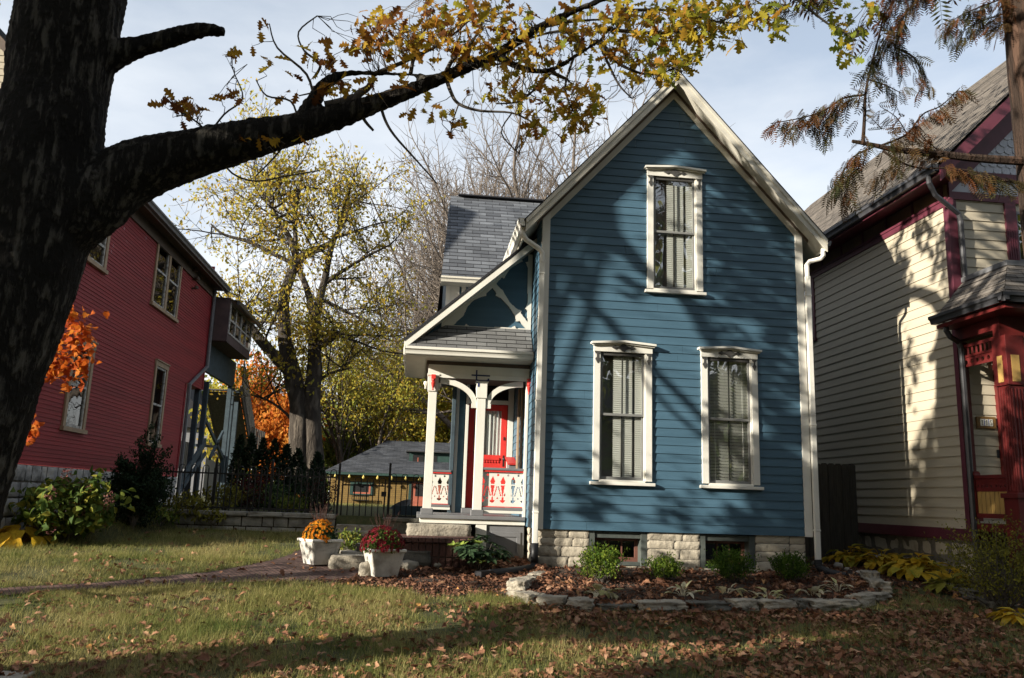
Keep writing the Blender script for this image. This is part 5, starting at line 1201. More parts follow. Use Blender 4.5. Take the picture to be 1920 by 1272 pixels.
def grow(mb, tips, p, d, L, r, lev, rng, P):
    """recursive limb; tips collects (point, direction, radius) along the fine twigs"""
    k = P['seg'][lev]; pts = [Vector(p)]; dirs = []; d = Vector(d).normalized()
    for i in range(k):
        d = (d+Vector((rng.gauss(0, 1), rng.gauss(0, 1), rng.gauss(0, 1)))*P['wob'][lev]+Vector((0, 0, P['up'][lev]))).normalized()
        pts.append(pts[-1]+d*L/k); dirs.append(d.copy())
    re = r*P['taper'][lev]; rads = [r+(re-r)*i/k for i in range(k+1)]
    mb.tube(pts, rads, P['n'][lev], cap=False)
    if lev == P['lev']-1:
        for i in range(1, k+1): tips.append((pts[i], dirs[i-1]))
        return
    nb = P['nb'][lev]
    for b in range(nb):
        t = P['start'][lev]+(1-P['start'][lev])*(b+rng.random()*.8)/nb; t = min(t, .999)
        i = min(int(t*k), k-1); q = pts[i].lerp(pts[i+1], t*k-i)
        ax = dirs[i].orthogonal().normalized(); ang = b*2.4+rng.uniform(-.6, .6)
        ax = Matrix.Rotation(ang, 3, dirs[i]) @ ax
        nd = (dirs[i]*math.cos(P['ang'][lev])+ax*math.sin(P['ang'][lev])).normalized()
        grow(mb, tips, q, nd, L*P['len'][lev]*rng.uniform(.7, 1.15)*(1.15-.45*t), max(P['rmin'], (r+(re-r)*t)*P['rr'][lev]), lev+1, rng, P)
    # leader
    grow(mb, tips, pts[-1], dirs[-1], L*P['len'][lev]*.9, max(P['rmin'], re*.95), lev+1, rng, P)
def foliage(name, tips, tmpl, per, spread, size, mat, parent, rng, hang=.5, tint=(0, 1), clump=None, keep=1.0):
    T = np.array([t[0] for t in tips]); 
    if keep < 1: T = T[rng.random(len(T)) < keep]
    P = np.repeat(T, per, axis=0); N_ = len(P)
    P = P+rng.normal(0, spread, (N_, 3))
    R = rots(N_, rng, None); sc = size*rng.uniform(.65, 1.25, N_)
    base = np.repeat(rng.random(len(T)), per)*.5+rng.random(N_)*.5
    if clump: base = np.clip(base+clump(P), 0, 1)
    t = tint[0]+(tint[1]-tint[0])*base
    me = scatter(name, tmpl[0], tmpl[1], P, R, sc, t)
    return link(name, me, mat, parent)

# ---- the big oak in the left foreground
OY = 7.3
OAKT = thing('oak_tree', 'huge dark oak trunk at the left edge with one long limb reaching over the lawn', 'tree', (-3.95, OY, 0))
mb = MB(); T = [(-3.98, 7.28, -.3), (-3.92, 7.3, .25), (-3.90, 7.3, .9), (-3.82, 7.3, 1.6), (-3.66, 7.3, 2.5), (-3.53, 7.3, 3.3), (-3.46, 7.3, 4.2), (-3.43, 7.3, 5.1), (-3.41, 7.3, 6.2), (-3.35, 7.35, 7.5), (-3.2, 7.3, 9)]
limb(mb, T, [.70, .55, .46, .45, .455, .485, .52, .44, .455, .40, .30], n=28, k=5, amp=.07)
mb.build  # trunk and great limbs share one skin
q = lambda px, py, y=OY: PY(px, py, y)
LM = [q(90, 430), q(165, 385), q(250, 325), q(400, 278), q(560, 240), q(700, 196), q(830, 146), q(940, 96), q(1030, 42), q(1140, -5, 7.1), q(1300, -70, 6.9)]
limb(mb, LM, [.36, .33, .29, .225, .150, .098, .068, .062, .050, .036, .025], n=18, k=6, amp=.07)
limb(mb, [q(130, 140), q(215, 102), q(260, 88), q(330, 68), q(380, 56), q(424, 61)], [.22, .145, .108, .10, .082, .05], n=14, k=5, amp=.12)
limb(mb, [q(565, 225), q(585, 195), q(610, 158), q(650, 138), q(720, 139), q(790, 141), q(825, 150)], [.09, .085, .075, .042, .030, .028, .03], n=12, k=5, amp=.08)
limb(mb, [q(935, 108), q(985, 130), q(1030, 132), q(1080, 105), q(1130, 70), q(1165, 20), q(1180, -40)], [.05, .045, .04, .034, .025, .018, .014], n=10, k=5, amp=.06)
TR = mb.build('trunk', m_oakbark, OAKT, smooth=True)
rm = TR.modifiers.new('skin', 'REMESH'); rm.mode = 'VOXEL'; rm.voxel_size = .020; rm.use_smooth_shade = True
sm = TR.modifiers.new('soften', 'SMOOTH'); sm.iterations = 6; sm.factor = .5
tx = bpy.data.textures.new('bark_ridges', 'VORONOI'); tx.noise_scale = .07; tx.distance_metric = 'DISTANCE'; tx.weight_1 = -1; tx.weight_2 = 1; tx.noise_intensity = 1.3
ee = bpy.data.objects.new('bark_direction', None)
dm_ = TR.modifiers.new('ridges', 'DISPLACE'); dm_.texture = tx; dm_.strength = .032; dm_.mid_level = .5; dm_.texture_coords = 'LOCAL'
mb = MB(); br = []
def twig(px, r0, r1=.006, y=OY, ys=None, n=6):
    pts = [q(p[0], p[1], (p[2] if len(p) > 2 else y)) for p in px]
    P = limb(mb, pts, [r0+(r1-r0)*i/(len(pts)-1) for i in range(len(pts))], n=n, k=4); br.extend(P); return P
twig([(1030, 134), (1065, 150)], .022, .014)
twig([(655, 215), (670, 180), (690, 165), (700, 148)], .05, .02); twig([(610, 200), (640, 192), (665, 182)], .05, .035)
twig([(590, 195), (575, 140), (520, 90), (505, 45)], .016); twig([(590, 145), (600, 120), (570, 95), (560, 60), (595, 30)], .014)
twig([(560, 230), (545, 190), (500, 180), (480, 150)], .012); twig([(400, 262), (370, 230), (330, 205), (318, 190)], .010); twig([(390, 255), (420, 215), (455, 185), (440, 140)], .010)
twig([(770, 138), (780, 90), (800, 40), (795, -20)], .022); twig([(700, 140), (760, 115), (830, 80), (890, 30)], .024); twig([(830, 150), (850, 110), (880, 85), (905, 40), (910, -20)], .026)
twig([(850, 135), (900, 125), (960, 118)], .02); twig([(712, 192), (722, 225), (740, 255), (780, 300), (820, 345)], .018); twig([(672, 205), (685, 228), (700, 245)], .02, .012)
twig([(836, 145), (845, 172), (860, 195), (900, 208), (960, 212), (1000, 230)], .022); twig([(860, 195), (850, 225), (845, 250)], .008); twig([(960, 212), (940, 250), (975, 290)], .008)
twig([(1075, 110), (1060, 160), (1070, 200), (1090, 225)], .015); twig([(1125, 75), (1150, 110), (1180, 130), (1225, 140), (1290, 120)], .022); twig([(1120, 75), (1150, 140), (1165, 165), (1185, 185)], .014)
twig([(1140, 55), (1220, 62), (1300, 55), (1380, 30)], .02); twig([(1165, 20), (1260, 20), (1340, 40), (1400, 45)], .016); twig([(1100, 95), (1060, 60), (1000, 70), (960, 90)], .018)
twig([(1040, 130), (1010, 160), (975, 190), (930, 195)], .015); twig([(1000, 55), (1080, 40), (1180, 35)], .018); twig([(640, 150), (600, 170), (560, 180)], .012)
twig([(1420, -30, 6.9), (1480, -10, 6.9), (1520, 20, 6.9), (1560, 50, 6.9), (1600, 70, 6.9)], .02); twig([(1300, -60, 6.9), (1430, -40, 6.9), (1480, 20, 6.9)], .02)
twig([(410, 290), (435, 325), (480, 340), (540, 330), (600, 320)], .010); twig([(540, 265), (510, 300), (480, 330)], .009)
BRN = mb.build('branches', m_twig, OAKT, smooth=True)
CL = [(360, 200, 55, 25, 30), (440, 100, 25, 14, 10), (440, 185, 25, 14, 10), (330, 190, 22, 10, 6), (490, 60, 18, 8, 4), (500, 115, 12, 20, 4), (540, 125, 10, 18, 4), (480, 110, 8, 20, 2), (610, 110, 40, 28, 22), (560, 90, 25, 15, 4), (540, 170, 20, 12, 4),
      (720, 35, 20, 25, 18), (700, 60, 40, 35, 50), (760, 85, 55, 45, 90), (680, 90, 30, 20, 20), (820, 55, 60, 40, 100), (900, 70, 55, 45, 100), (870, 15, 60, 18, 40), (960, 40, 50, 35, 60), (1000, 110, 45, 35, 60), (1085, 60, 70, 45, 130), (1160, 90, 60, 35, 70), (1250, 50, 75, 40, 150), (1330, 55, 65, 35, 100), (1395, 30, 45, 25, 60), (1230, 128, 55, 26, 75), (1288, 112, 28, 16, 35), (1200, 150, 30, 12, 14),
      (930, 165, 50, 25, 30), (1000, 185, 45, 25, 34), (1070, 205, 45, 30, 56), (1005, 240, 25, 22, 22), (1115, 190, 18, 36, 32), (1090, 240, 30, 14, 14), (1100, 160, 30, 18, 20), (855, 235, 22, 25, 10), (800, 205, 40, 14, 10), (830, 200, 12, 10, 4), (1040, 160, 40, 14, 16),
      (1460, 40, 22, 30, 28), (1440, 20, 30, 20, 24), (1580, 55, 30, 20, 22), (1595, 85, 28, 25, 30), (1630, 18, 26, 16, 18), (1580, 20, 20, 14, 10), (480, 258, 55, 10, 16), (540, 258, 30, 10, 6), (660, 165, 90, 18, 30), (700, 148, 14, 14, 8), (620, 170, 20, 16, 7), (760, 155, 12, 12, 4), (900, 110, 60, 30, 40), (1180, 20, 60, 20, 60), (1300, 10, 80, 14, 60), (1500, 5, 60, 10, 20)]
Ps = []; ts = []
for (px, py, rx, ry, n) in CL:
    for i in range(int(n*.8)):
        a = nr.normal(0, .55, 2); yy = (6.9 if px > 1400 else 7.2)+nr.normal(0, .28)
        Ps.append(PY(px+a[0]*rx, py+a[1]*ry, yy)); ts.append(np.clip(.34+.00042*(px-600)+nr.normal(0, .2)+(.12 if px > 1400 else 0), 0, 1))
# fine twigs tie every leaf to the nearest branch
bp_ = np.array([tuple(p) for p in br]); mb = MB(); rg = random.Random(4)
for p in Ps:
    pa = np.array(p); i = int(np.argmin(((bp_-pa)**2).sum(1))); dd = np.linalg.norm(bp_[i]-pa)
    if dd < .6 and rg.random() < .6: mb.tube(wiggle(bp_[i], p, 4, .10, rg), [.0048, .0042, .0036, .003, .0024], 3, cap=False)
mb.build('twigs', m_twig, OAKT)
# crown above the frame
nC = 7500; Pc = np.stack([nr.uniform(-7.5, 4.0, nC), nr.uniform(3.2, 11.0, nC), 8.3+nr.gamma(2, .9, nC)], 1); Pc = Pc[Pc[:, 2] > 7.3+.28*(Pc[:, 1]-6)*(Pc[:, 1] > 6)]
okc = np.array([noise.noise(Vector((p[0]*.8, p[1]*.8, p[2]*.8))) > -.12 for p in Pc]); Pc = Pc[okc]
tt_ = 13-Pc[:, 1]; Xw = Pc[:, 0]+2.3*tt_; Zw = Pc[:, 2]-.77*tt_; Pc = Pc[~((Xw > 1.7) & (Xw < 4.9) & (Zw < 8.8))]
tt_ = (8.65-Pc[:, 0])/2.3; Yw = Pc[:, 1]+tt_; Zw = Pc[:, 2]-.77*tt_; gap = np.array([noise.noise(Vector((a*1.5, b*.9, 4))) for a, b in zip(Yw, Zw)]); Pc = Pc[~((Yw > 12.2) & (Yw < 14.6) & (Zw < 7.2) & (gap > -.02))]
P_ = np.concatenate([np.array([tuple(p) for p in Ps]), Pc]); t_ = np.concatenate([ts, nr.random(len(Pc))])
N_ = len(P_); R = rots(N_, nr, .9)
flip = np.diag([1, 1, 1.0]); # leaves hang: point mostly outward and down
hang = nr.uniform(.3, 1.5, N_); Rx = np.zeros((N_, 3, 3)); Rx[:, 0, 0] = 1; Rx[:, 1, 1] = np.cos(hang); Rx[:, 1, 2] = np.sin(hang); Rx[:, 2, 1] = -np.sin(hang); Rx[:, 2, 2] = np.cos(hang)
me = scatter('leaves', OAK[0], OAK[1], P_, R @ Rx, np.where(np.arange(N_) < len(Ps), nr.uniform(.085, .15, N_), nr.uniform(.16, .26, N_)), t_)
link('leaves', me, m_oakleaf, OAKT)
mb = MB(); rg = random.Random(5)
for (a, b) in (((-3.3, 7.3, 8.2), (.8, 6.6, 9.3)), ((-3.2, 7.3, 8.8), (-2.0, 5, 11)), ((-3.3, 7.3, 8), (-6.5, 6, 10)), ((-3.2, 7.3, 8.8), (-4, 9.5, 11)), ((-.2, 6.8, 9), (2.5, 8.5, 10)), ((.6, 6.9, 7.0), (3, 6.2, 8.8))):
    P = wiggle(a, b, 6, .06, rg); mb.tube(P, [.16-.02*i for i in range(7)], 8, cap=False)
mb.build('upper_limbs', m_twig, OAKT)

# ---- bald cypress at the right edge
CYT = thing('cypress_tree', 'feathery rust and green conifer at the right edge, its bare trunk cut by the frame', 'tree', (6.05, 7.0, 0))
mb = MB(); limb(mb, [(6.08, 7, -.2), (6.06, 7, .8), (6.06, 7, 3), (6.04, 7, 5.5), (6.02, 7, 7), (6.0, 7, 9.5)], [.36, .30, .285, .27, .25, .20], n=20, k=6, amp=.04); mb.build('trunk', m_cypbark, CYT, smooth=True)
mb = MB(); sp = []
def cyp(px, r0, r1, dens=1, y=7.0, ys=0, L=.19):
    pts = [PY(p[0], p[1], y+ys*i/(len(px)-1)) for i, p in enumerate(px)]
    P = spline(pts, 7); mb.tube(P, [r0+(r1-r0)*i/(len(P)-1) for i in range(len(P))], 6)
    if dens:
        for a, b in zip(P, P[1:]):
            n = max(1, int(dens*(b-a).length/.0115))
            for i in range(n): sp.append((a.lerp(b, (i+nr.random())/n), (b-a).normalized(), L*nr.uniform(.55, 1.15)))
cyp([(1925, 303), (1830, 297), (1750, 288), (1680, 281), (1640, 273), (1598, 265)], .045, .016, 0)
cyp([(1618, 268), (1621, 220), (1623, 175), (1632, 130), (1650, 60), (1662, 5)], .018, .006, .5)
cyp([(1622, 178), (1580, 185), (1545, 208), (1500, 222), (1445, 232)], .011, .004, 1.1); cyp([(1545, 208), (1550, 235), (1545, 262)], .006, .003, 1.0)
cyp([(1650, 274), (1700, 252), (1730, 215), (1765, 198), (1800, 165)], .012, .004, 1.0); cyp([(1700, 250), (1680, 220), (1650, 200)], .006, .003, .8)
cyp([(1655, 283), (1690, 305), (1730, 316), (1790, 316), (1860, 330), (1910, 345)], .012, .004, .0); cyp([(1770, 316), (1800, 322), (1850, 335), (1905, 340)], .005, .003, 1.5, ys=-.3)
cyp([(1640, 275), (1600, 295), (1575, 335), (1560, 365)], .010, .003, 1.2); cyp([(1600, 300), (1590, 350), (1580, 390)], .006, .003, .9); cyp([(1690, 282), (1680, 310), (1650, 330), (1640, 345)], .006, .003, 1.2)
cyp([(1770, 290), (1735, 262), (1720, 240)], .006, .003, 1); cyp([(1740, 290), (1720, 285), (1700, 300)], .005, .003, .7)
for pts in ([(1930, -20), (1860, 5), (1800, 30), (1760, 60)], [(1930, 20), (1870, 30), (1820, 50), (1790, 75)], [(1760, -40), (1720, 0), (1690, 40), (1680, 90), (1690, 130)], [(1690, 40), (1660, 75), (1640, 110), (1625, 130)], [(1930, -60), (1820, -40), (1740, -20), (1660, -10)], [(1690, -40), (1670, 10), (1650, 40)], [(1930, 0), (1890, 40), (1850, 60)], [(1680, 90), (1715, 110), (1730, 150), (1720, 160)], [(1560, -20), (1520, 0), (1500, 10)], [(1630, 150), (1660, 160), (1690, 175)], [(1580, 185), (1560, 215), (1530, 240)], [(1540, 210), (1510, 235), (1480, 245)]):
    cyp(pts, .010, .003, 1.1)
mb.build('limbs', m_cypbark, CYT)
# one feathery spray: rachis with paired narrow leaflets
tv = []; tf = []; k = 8
for i in range(k):
    y = .08+.9*i/k; l = .30*(1-.5*abs(2*i/k-.9))
    for s in (-1, 1):
        n = len(tv); tv += [(0, y, 0), (s*l*.5, y+.03, .02), (s*l, y+.13, -.03), (s*l*.45, y+.095, .0)]; tf.append((n, n+1, n+2, n+3))
n = len(tv); tv += [(-.006, 0, 0), (.006, 0, 0), (.003, 1, -.02), (-.003, 1, -.02)]; tf.append((n, n+1, n+2, n+3))
for i in range(900):
    sp.append((Vector((6.0+nr.normal(0, 1.1), 7.0+nr.normal(0, .9), nr.uniform(8.0, 12.5))), Vector((nr.normal(), nr.normal(), .1)).normalized(), .5))
Nn = len(sp); Pp = np.array([tuple(s[0]) for s in sp]); Ls = np.array([s[2] for s in sp])
Rm = np.zeros((Nn, 3, 3))
for i, s in enumerate(sp):
    d = (s[1]*nr.uniform(.2, .9)+Vector((nr.normal(0, .35), nr.normal(0, .35), -nr.uniform(.5, 1.3)))).normalized()
    x = d.cross(Vector((nr.normal(), nr.normal(), nr.normal()))).normalized(); z = x.cross(d)
    Rm[i] = np.array([x, d, z]).T
tt = np.array([min(1, max(0, .45+.5*noise.noise(Vector(tuple(p*1.6)))+nr.normal(0, .25))) for p in Pp])
link('foliage', scatter('foliage', tv, [tf], Pp+nr.normal(0, .035, (Nn, 3)), Rm, Ls, tt), m_cypleaf, CYT)

# ---- street trees to the left, just outside the frame: their bare limbs stripe the blue wall
def back(x, z, t, y=13.0): return (x-2.3*t, y-t, z+.77*t)
SHT = thing('street_tree', 'half bare street tree on the verge beyond the left edge', 'tree', (-12.3, 7.5, 0))
mb = MB(); rg = random.Random(12)
tr = [(-12.3, 7.5, -.2), (-12.3, 7.5, 2), (-12.25, 7.5, 4), (-12.2, 7.5, 6), (-12.3, 7.4, 8.5), (-12.4, 7.3, 11)]
limb(mb, tr, [.20, .16, .15, .13, .10, .06], n=14, k=4)
tips = []
def shl(pts, r0, r1, twigs=6, tl=.9):
    P = limb(mb, pts, [r0+(r1-r0)*i/(len(pts)-1) for i in range(len(pts))], n=8, k=5)
    for i in range(twigs):
        a = P[rg.randrange(len(P)//3, len(P))]; d = Vector((rg.gauss(0, 1), rg.gauss(0, .7), rg.gauss(.1, .8))).normalized()
        Q = wiggle(a, a+d*tl*rg.uniform(.5, 1.2), 4, .12, rg); mb.tube(Q, [.016, .013, .010, .007, .004], 4, cap=False); tips.extend((x, d) for x in Q[1:])
def wl(px, ts, first=None):
    out = [first] if first else []
    for k, (a, b) in enumerate(px): v = PY(a, b, 13.0); out.append(back(v.x, v.z, ts[0]+(ts[1]-ts[0])*k/(len(px)-1)))
    return out
shl(wl([(1010, 480), (1100, 562), (1215, 682), (1310, 775), (1400, 880), (1480, 965)], (5.2, 4.85), tr[2]), .060, .042, 3, .7)
shl(wl([(1100, 380), (1150, 440), (1215, 510), (1290, 565), (1345, 650), (1410, 730), (1500, 800)], (5.2, 4.85), tr[3]), .10, .075, 4, .8)
shl(wl([(1118, 430), (1112, 560), (1075, 680), (1035, 780), (1020, 850)], (5.2, 4.9), tr[2]), .055, .035, 2, .6)
shl(wl([(1290, 260), (1360, 330), (1430, 400), (1480, 470), (1510, 560)], (5.2, 4.85), tr[4]), .06, .025, 10)
shl(wl([(1330, 450), (1380, 520), (1440, 610), (1500, 660)], (5.0, 4.85)), .05, .02, 7)
shl(wl([(1150, 600), (1190, 680), (1250, 760), (1330, 830)], (5.0, 4.7)), .035, .025, 3, .6)
shl(wl([(1020, 880), (1080, 920), (1160, 960), (1260, 985)], (5.2, 5.0)), .03, .02, 4, .6)
shl(wl([(1420, 820), (1460, 880), (1500, 930)], (4.95, 4.85)), .06, .04, 4, .6)
shl([tr[4], (-11.2, 8.2, 11), (-10.5, 9.2, 12.5)], .08, .03, 8); shl([tr[4], (-13, 6.4, 10), (-14.5, 5.4, 11.5)], .08, .03, 8)
mb.build('trunk', m_greybark, SHT, smooth=True)
# leaf clumps that throw the soft dark patches
LC = [(5.3, 6.6, .40, .55, 80), (5.9, 5.7, .35, .5, 80), (5.5, 5.2, .4, .3, 40), (6.1, 5.0, .3, .5, 40), (5.0, 7.3, .35, .3, 40), (5.2, 4.3, .3, .3, 30), (5.9, 3.6, .5, .6, 60), (6.2, 1.8, .4, .5, 40), (5.5, 1.5, .5, .3, 40), (4.3, 1.6, .5, .3, 30), (3.0, 2.2, .4, .4, 20), (2.3, 3.0, .3, .6, 26), (4.3, 7.9, .5, .35, 30), (2.7, 1.6, .6, .2, 20), (5.0, 2.9, .4, .3, 25)]
Pl = []
LC += [(5.6, 6.2, .45, .5, 70), (5.0, 6.0, .3, .5, 40), (5.9, 4.6, .4, .3, 50), (4.7, 7.7, .3, .25, 40), (5.6, 5.6, .5, .5, 50), (4.95, 4.9, .25, .25, 24), (6.0, 4.0, .35, .3, 40), (3.95, 7.9, .25, .15, 16), (2.9, 5.9, .15, .2, 12), (3.4, 5.2, .2, .15, 14)]
for k in range(26):
    f_ = k/25; LC.append((1.35+2.35*f_, 6.0+2.65*f_, .16, .14, 11))
    if k % 2: LC.append((4.7+2.0*f_, 8.2-2.3*f_, .2, .2, 8))
for (x, z, rx, rz, n) in LC:
    for i in range(n):
        a = nr.normal(0, .6, 3); Pl.append(back(x+a[0]*rx, z+a[1]*rz, 5.1+a[2]*.25))
Pl = np.array(Pl); nl = len(Pl)
ex = np.stack([nr.normal(-13, 1.2, 700), nr.normal(7.2, 1.3, 700), nr.normal(13.5, .9, 700)], 1); Pl = np.concatenate([Pl, ex]); nl = len(Pl)
link('leaves', scatter('leaves', MAPLE[0], MAPLE[1], Pl, rots(nl, nr), nr.uniform(.10, .17, nl), nr.random(nl)), m_oakleaf, SHT)

# a second verge tree further along: its dense crown keeps the oak trunk and the right lawn in shade
VT = thing('verge_maple', 'dense maple on the verge outside the left edge', 'tree', (-12.2, 3.6, 0)); mb = MB(); rg = random.Random(15)
limb(mb, [(-12.2, 3.6, -.2), (-12.2, 3.6, 2), (-12.1, 3.6, 4), (-12.0, 3.5, 6.5), (-12, 3.5, 9)], [.30, .25, .22, .16, .06], n=14, k=4)
for i in range(16):
    a = Vector((-12.1, 3.6, rg.uniform(4.2, 7.5))); e = a+Vector((rg.gauss(0, 1.1), rg.gauss(0, 1.0), rg.uniform(.5, 2))); mb.tube(wiggle(a, e, 4, .08, rg), [.07, .05, .035, .025, .012], 5, cap=False)
mb.build('trunk', m_greybark, VT, smooth=True)
n = 5200; d = nr.normal(0, 1, (n, 3)); d /= np.linalg.norm(d, axis=1)[:, None]; P = d*(nr.random(n)**.4)[:, None]*np.array([2.0, 1.75, 2.9])+np.array([-12.1, 3.7, 7.4])
kk = np.array([noise.noise(Vector(tuple(p*.9))) for p in P]); P = P[(kk > -.18)]; n = len(P)
link('leaves', scatter('leaves', MAPLE[0], MAPLE[1], P, rots(n, nr), nr.uniform(.16, .26, n), nr.random(n)), m_oakleaf, VT)
for k, (x, y, lab) in enumerate([(-13.2, .2, 'dense maple on the verge outside the left edge, second along the street'), (-14.5, -3.0, 'dense maple on the verge outside the left edge, farthest along the street')]):
    c = dup(VT); c.location = (x, y, 0); c['label'] = lab
# ------------------------------------------------------------------ trees behind the houses
def mk(lev, seg, wob, up, taper, n, nb, start, ang, ln, rr, rmin=.006): return dict(lev=lev, seg=seg, wob=wob, up=up, taper=taper, n=n, nb=nb, start=start, ang=ang, len=ln, rr=rr, rmin=rmin)
P_BARE = mk(5, [5, 5, 5, 4, 3], [.06, .10, .12, .14, .16], [.05, .09, .08, .05, .03], [.6, .5, .45, .4, .3], [8, 6, 5, 4, 3], [8, 7, 7, 6], [.22, .15, .12, .1], [.80, .70, .70, .75], [.80, .64, .58, .55], [.55, .55, .5, .5], .020)
P_LEAF = mk(4, [5, 5, 4, 3], [.07, .12, .16, .2], [.05, .06, .02, .0], [.6, .5, .4, .4], [8, 6, 4, 3], [6, 6, 6], [.3, .2, .15], [.7, .75, .8], [.7, .6, .55], [.55, .5, .5], .012)
def bare(name_lab, loc, H, r, seed, tilt=(0, 0, 1), mat=None, leaf=None, P=None, cat='tree', name='bare_tree', group=None):
    t = thing(name, name_lab, cat, loc, group); mb = MB(); tips = []; rg = random.Random(seed)
    grow(mb, tips, Vector(loc)-Vector((0, 0, .3)), tilt, H, r, 0, rg, P or P_BARE)
    mb.build('trunk', mat or m_greybark, t, smooth=True)
    if leaf: foliage('leaves', tips, leaf[0], leaf[1], leaf[2], leaf[3], leaf[4], t, np.random.default_rng(seed), keep=leaf[5] if len(leaf) > 5 else 1)
    return t
bare('tall bare tree rising behind the wing roof of the blue house', tuple(PY(985, 905, 42)[:2])+(1.0,), 11.2, .42, 3, (-.02, 0, 1), m_twigpale)
bare('tall bare tree left of the wing roof, twigs against the sky', tuple(PY(860, 905, 46)[:2])+(1.0,), 11.6, .42, 8, (-.05, 0, 1), m_twigpale)
bare('bare tree far back above the shingled wing roof, mostly hidden', tuple(PY(1090, 905, 50)[:2])+(1.0,), 12.6, .42, 15, (.03, 0, 1), m_twigpale)
bare('bare tree far back between the other two above the wing roof', tuple(PY(935, 905, 55)[:2])+(1.0,), 12.8, .40, 27, (.0, 0, 1), m_twigpale)
bare('bare tree far back at the left of the blue gable', tuple(PY(1035, 905, 47)[:2])+(1.0,), 11.4, .36, 33, (-.02, 0, 1), m_twigpale)
bare('bare tree far back right of the big yellow tree', tuple(PY(790, 905, 52)[:2])+(1.0,), 10.6, .34, 36, (-.03, 0, 1), m_twigpale)
# the big two stemmed tree with thin yellow leaves
BY = 30.0; YT = thing('yellow_tree', 'old thick double trunk tree with sparse yellow leaves behind the iron fence', 'tree', tuple(PY(572, 900, BY)[:2])+(1.0,))
b_ = lambda px, py, y=BY: PY(px, py, y)
mb = MB(); tips = []; rg = random.Random(31); LIMBS = []
def big(px, rr, n=10): P = limb(mb, [b_(*p) for p in px], rr, n=n, k=5, amp=.10); LIMBS.append((P, rr[0], rr[-1])); return P
big([(562, 925), (562, 880), (562, 820), (560, 760), (548, 700), (536, 650), (532, 600), (533, 555), (548, 510), (556, 490)], [.48, .40, .37, .34, .32, .26, .22, .20, .18, .17], 14)
big([(588, 925), (588, 870), (585, 800), (585, 740), (590, 690), (588, 640), (592, 600)], [.46, .37, .34, .32, .27, .20, .15], 14)
big([(556, 492), (575, 475), (610, 462), (635, 440)], [.20, .17, .12, .06]); big([(556, 490), (545, 450), (520, 410), (500, 370)], [.16, .11, .08, .05])
big([(548, 705), (515, 668), (490, 640), (462, 606), (430, 575)], [.22, .21, .20, .17, .10]); big([(592, 655), (615, 637), (632, 626), (634, 634)], [.18, .17, .13, .05])
big([(588, 640), (595, 580), (610, 520), (622, 460), (640, 420), (648, 370)], [.20, .16, .13, .11, .08, .05]); big([(590, 600), (575, 540), (560, 500), (553, 420), (560, 360), (570, 320)], [.15, .12, .10, .08, .06, .04])
big([(565, 500), (520, 480), (470, 455), (420, 440), (395, 420)], [.10, .08, .07, .05, .03]); big([(605, 535), (640, 510), (690, 480), (730, 460)], [.09, .07, .05, .03]); big([(548, 690), (520, 610), (470, 605), (430, 600)], [.08, .07, .05, .03]); big([(600, 560), (640, 580), (680, 600), (720, 620)], [.08, .06, .05, .03]); big([(590, 720), (620, 700), (660, 690)], [.07, .05, .03])
big([(640, 420), (660, 380), (690, 350)], [.06, .05, .03]); big([(500, 375), (480, 340), (470, 310)], [.05, .04, .02]); big([(553, 420), (530, 380), (520, 340)], [.06, .04, .02]); big([(560, 800), (530, 770), (500, 750), (470, 740)], [.07, .05, .04, .03])
P_T = mk(3, [5, 4, 3], [.10, .14, .18], [.04, .03, .0], [.5, .4, .4], [5, 4, 3], [6, 5], [.15, .1], [.7, .8], [.62, .55], [.55, .5], .010)
for P, r0, r1 in LIMBS[2:]:
    for i in range(6):
        j = rg.randrange(len(P)//3, len(P)); d = Vector((rg.gauss(0, 1), rg.gauss(0, 1), rg.gauss(.5, .6)))
        grow(mb, tips, P[j], d, rg.uniform(1.3, 2.4), min(.05, max(.02, r1)), 0, rg, P_T)
mb.build('trunk', m_greybark, YT, smooth=True)
foliage('leaves', tips, DIAMOND, 4, .15, .15, m_yleaf, YT, np.random.default_rng(3), keep=.24, tint=(0, .7))
# multi stemmed yellowing trees in front of it
P_MS = mk(4, [6, 5, 4, 3], [.05, .10, .14, .18], [.07, .05, .02, 0], [.5, .45, .4, .4], [7, 5, 4, 3], [6, 6, 5], [.35, .2, .1], [.45, .6, .75], [.62, .6, .55], [.5, .5, .5], .010)
def multi(lab, px, Yd, stems, H, seed, leaf, mat):
    base = PY(px, 905, Yd); base.z = 1.0; t = thing('multi_stem_tree', lab, 'tree', tuple(base)); mb = MB(); tips = []; rg = random.Random(seed)
    for i in range(stems):
        a = rg.uniform(0, 6.28); grow(mb, tips, base+Vector((math.cos(a)*.3, math.sin(a)*.3, -.2)), (math.cos(a)*.32, math.sin(a)*.2, 1), H*rg.uniform(.75, 1.1), .13, 0, rg, P_MS)
    mb.build('trunk', mat, t, smooth=True); foliage('leaves', tips, DIAMOND, *leaf, t, np.random.default_rng(seed)); return t
multi('many stemmed tree with pale trunks and yellow green leaves left of the garage roof', 668, 45, 6, 6.4, 5, (2, .25, .17, m_yleaf), m_greybark)
multi('many stemmed tree with thin yellow leaves just behind the garage', 725, 52, 6, 7.2, 9, (2, .3, .19, m_yleaf), m_greybark)
multi('dense green shrubby tree at the foot of the big double trunk', 640, 47, 5, 3.0, 14, (4, .2, .16, m_gleaf), m_twig)
multi('yellow green tree glimpsed between the porch posts', 822, 50, 5, 5.5, 23, (5, .35, .24, m_yleaf), m_greybark)
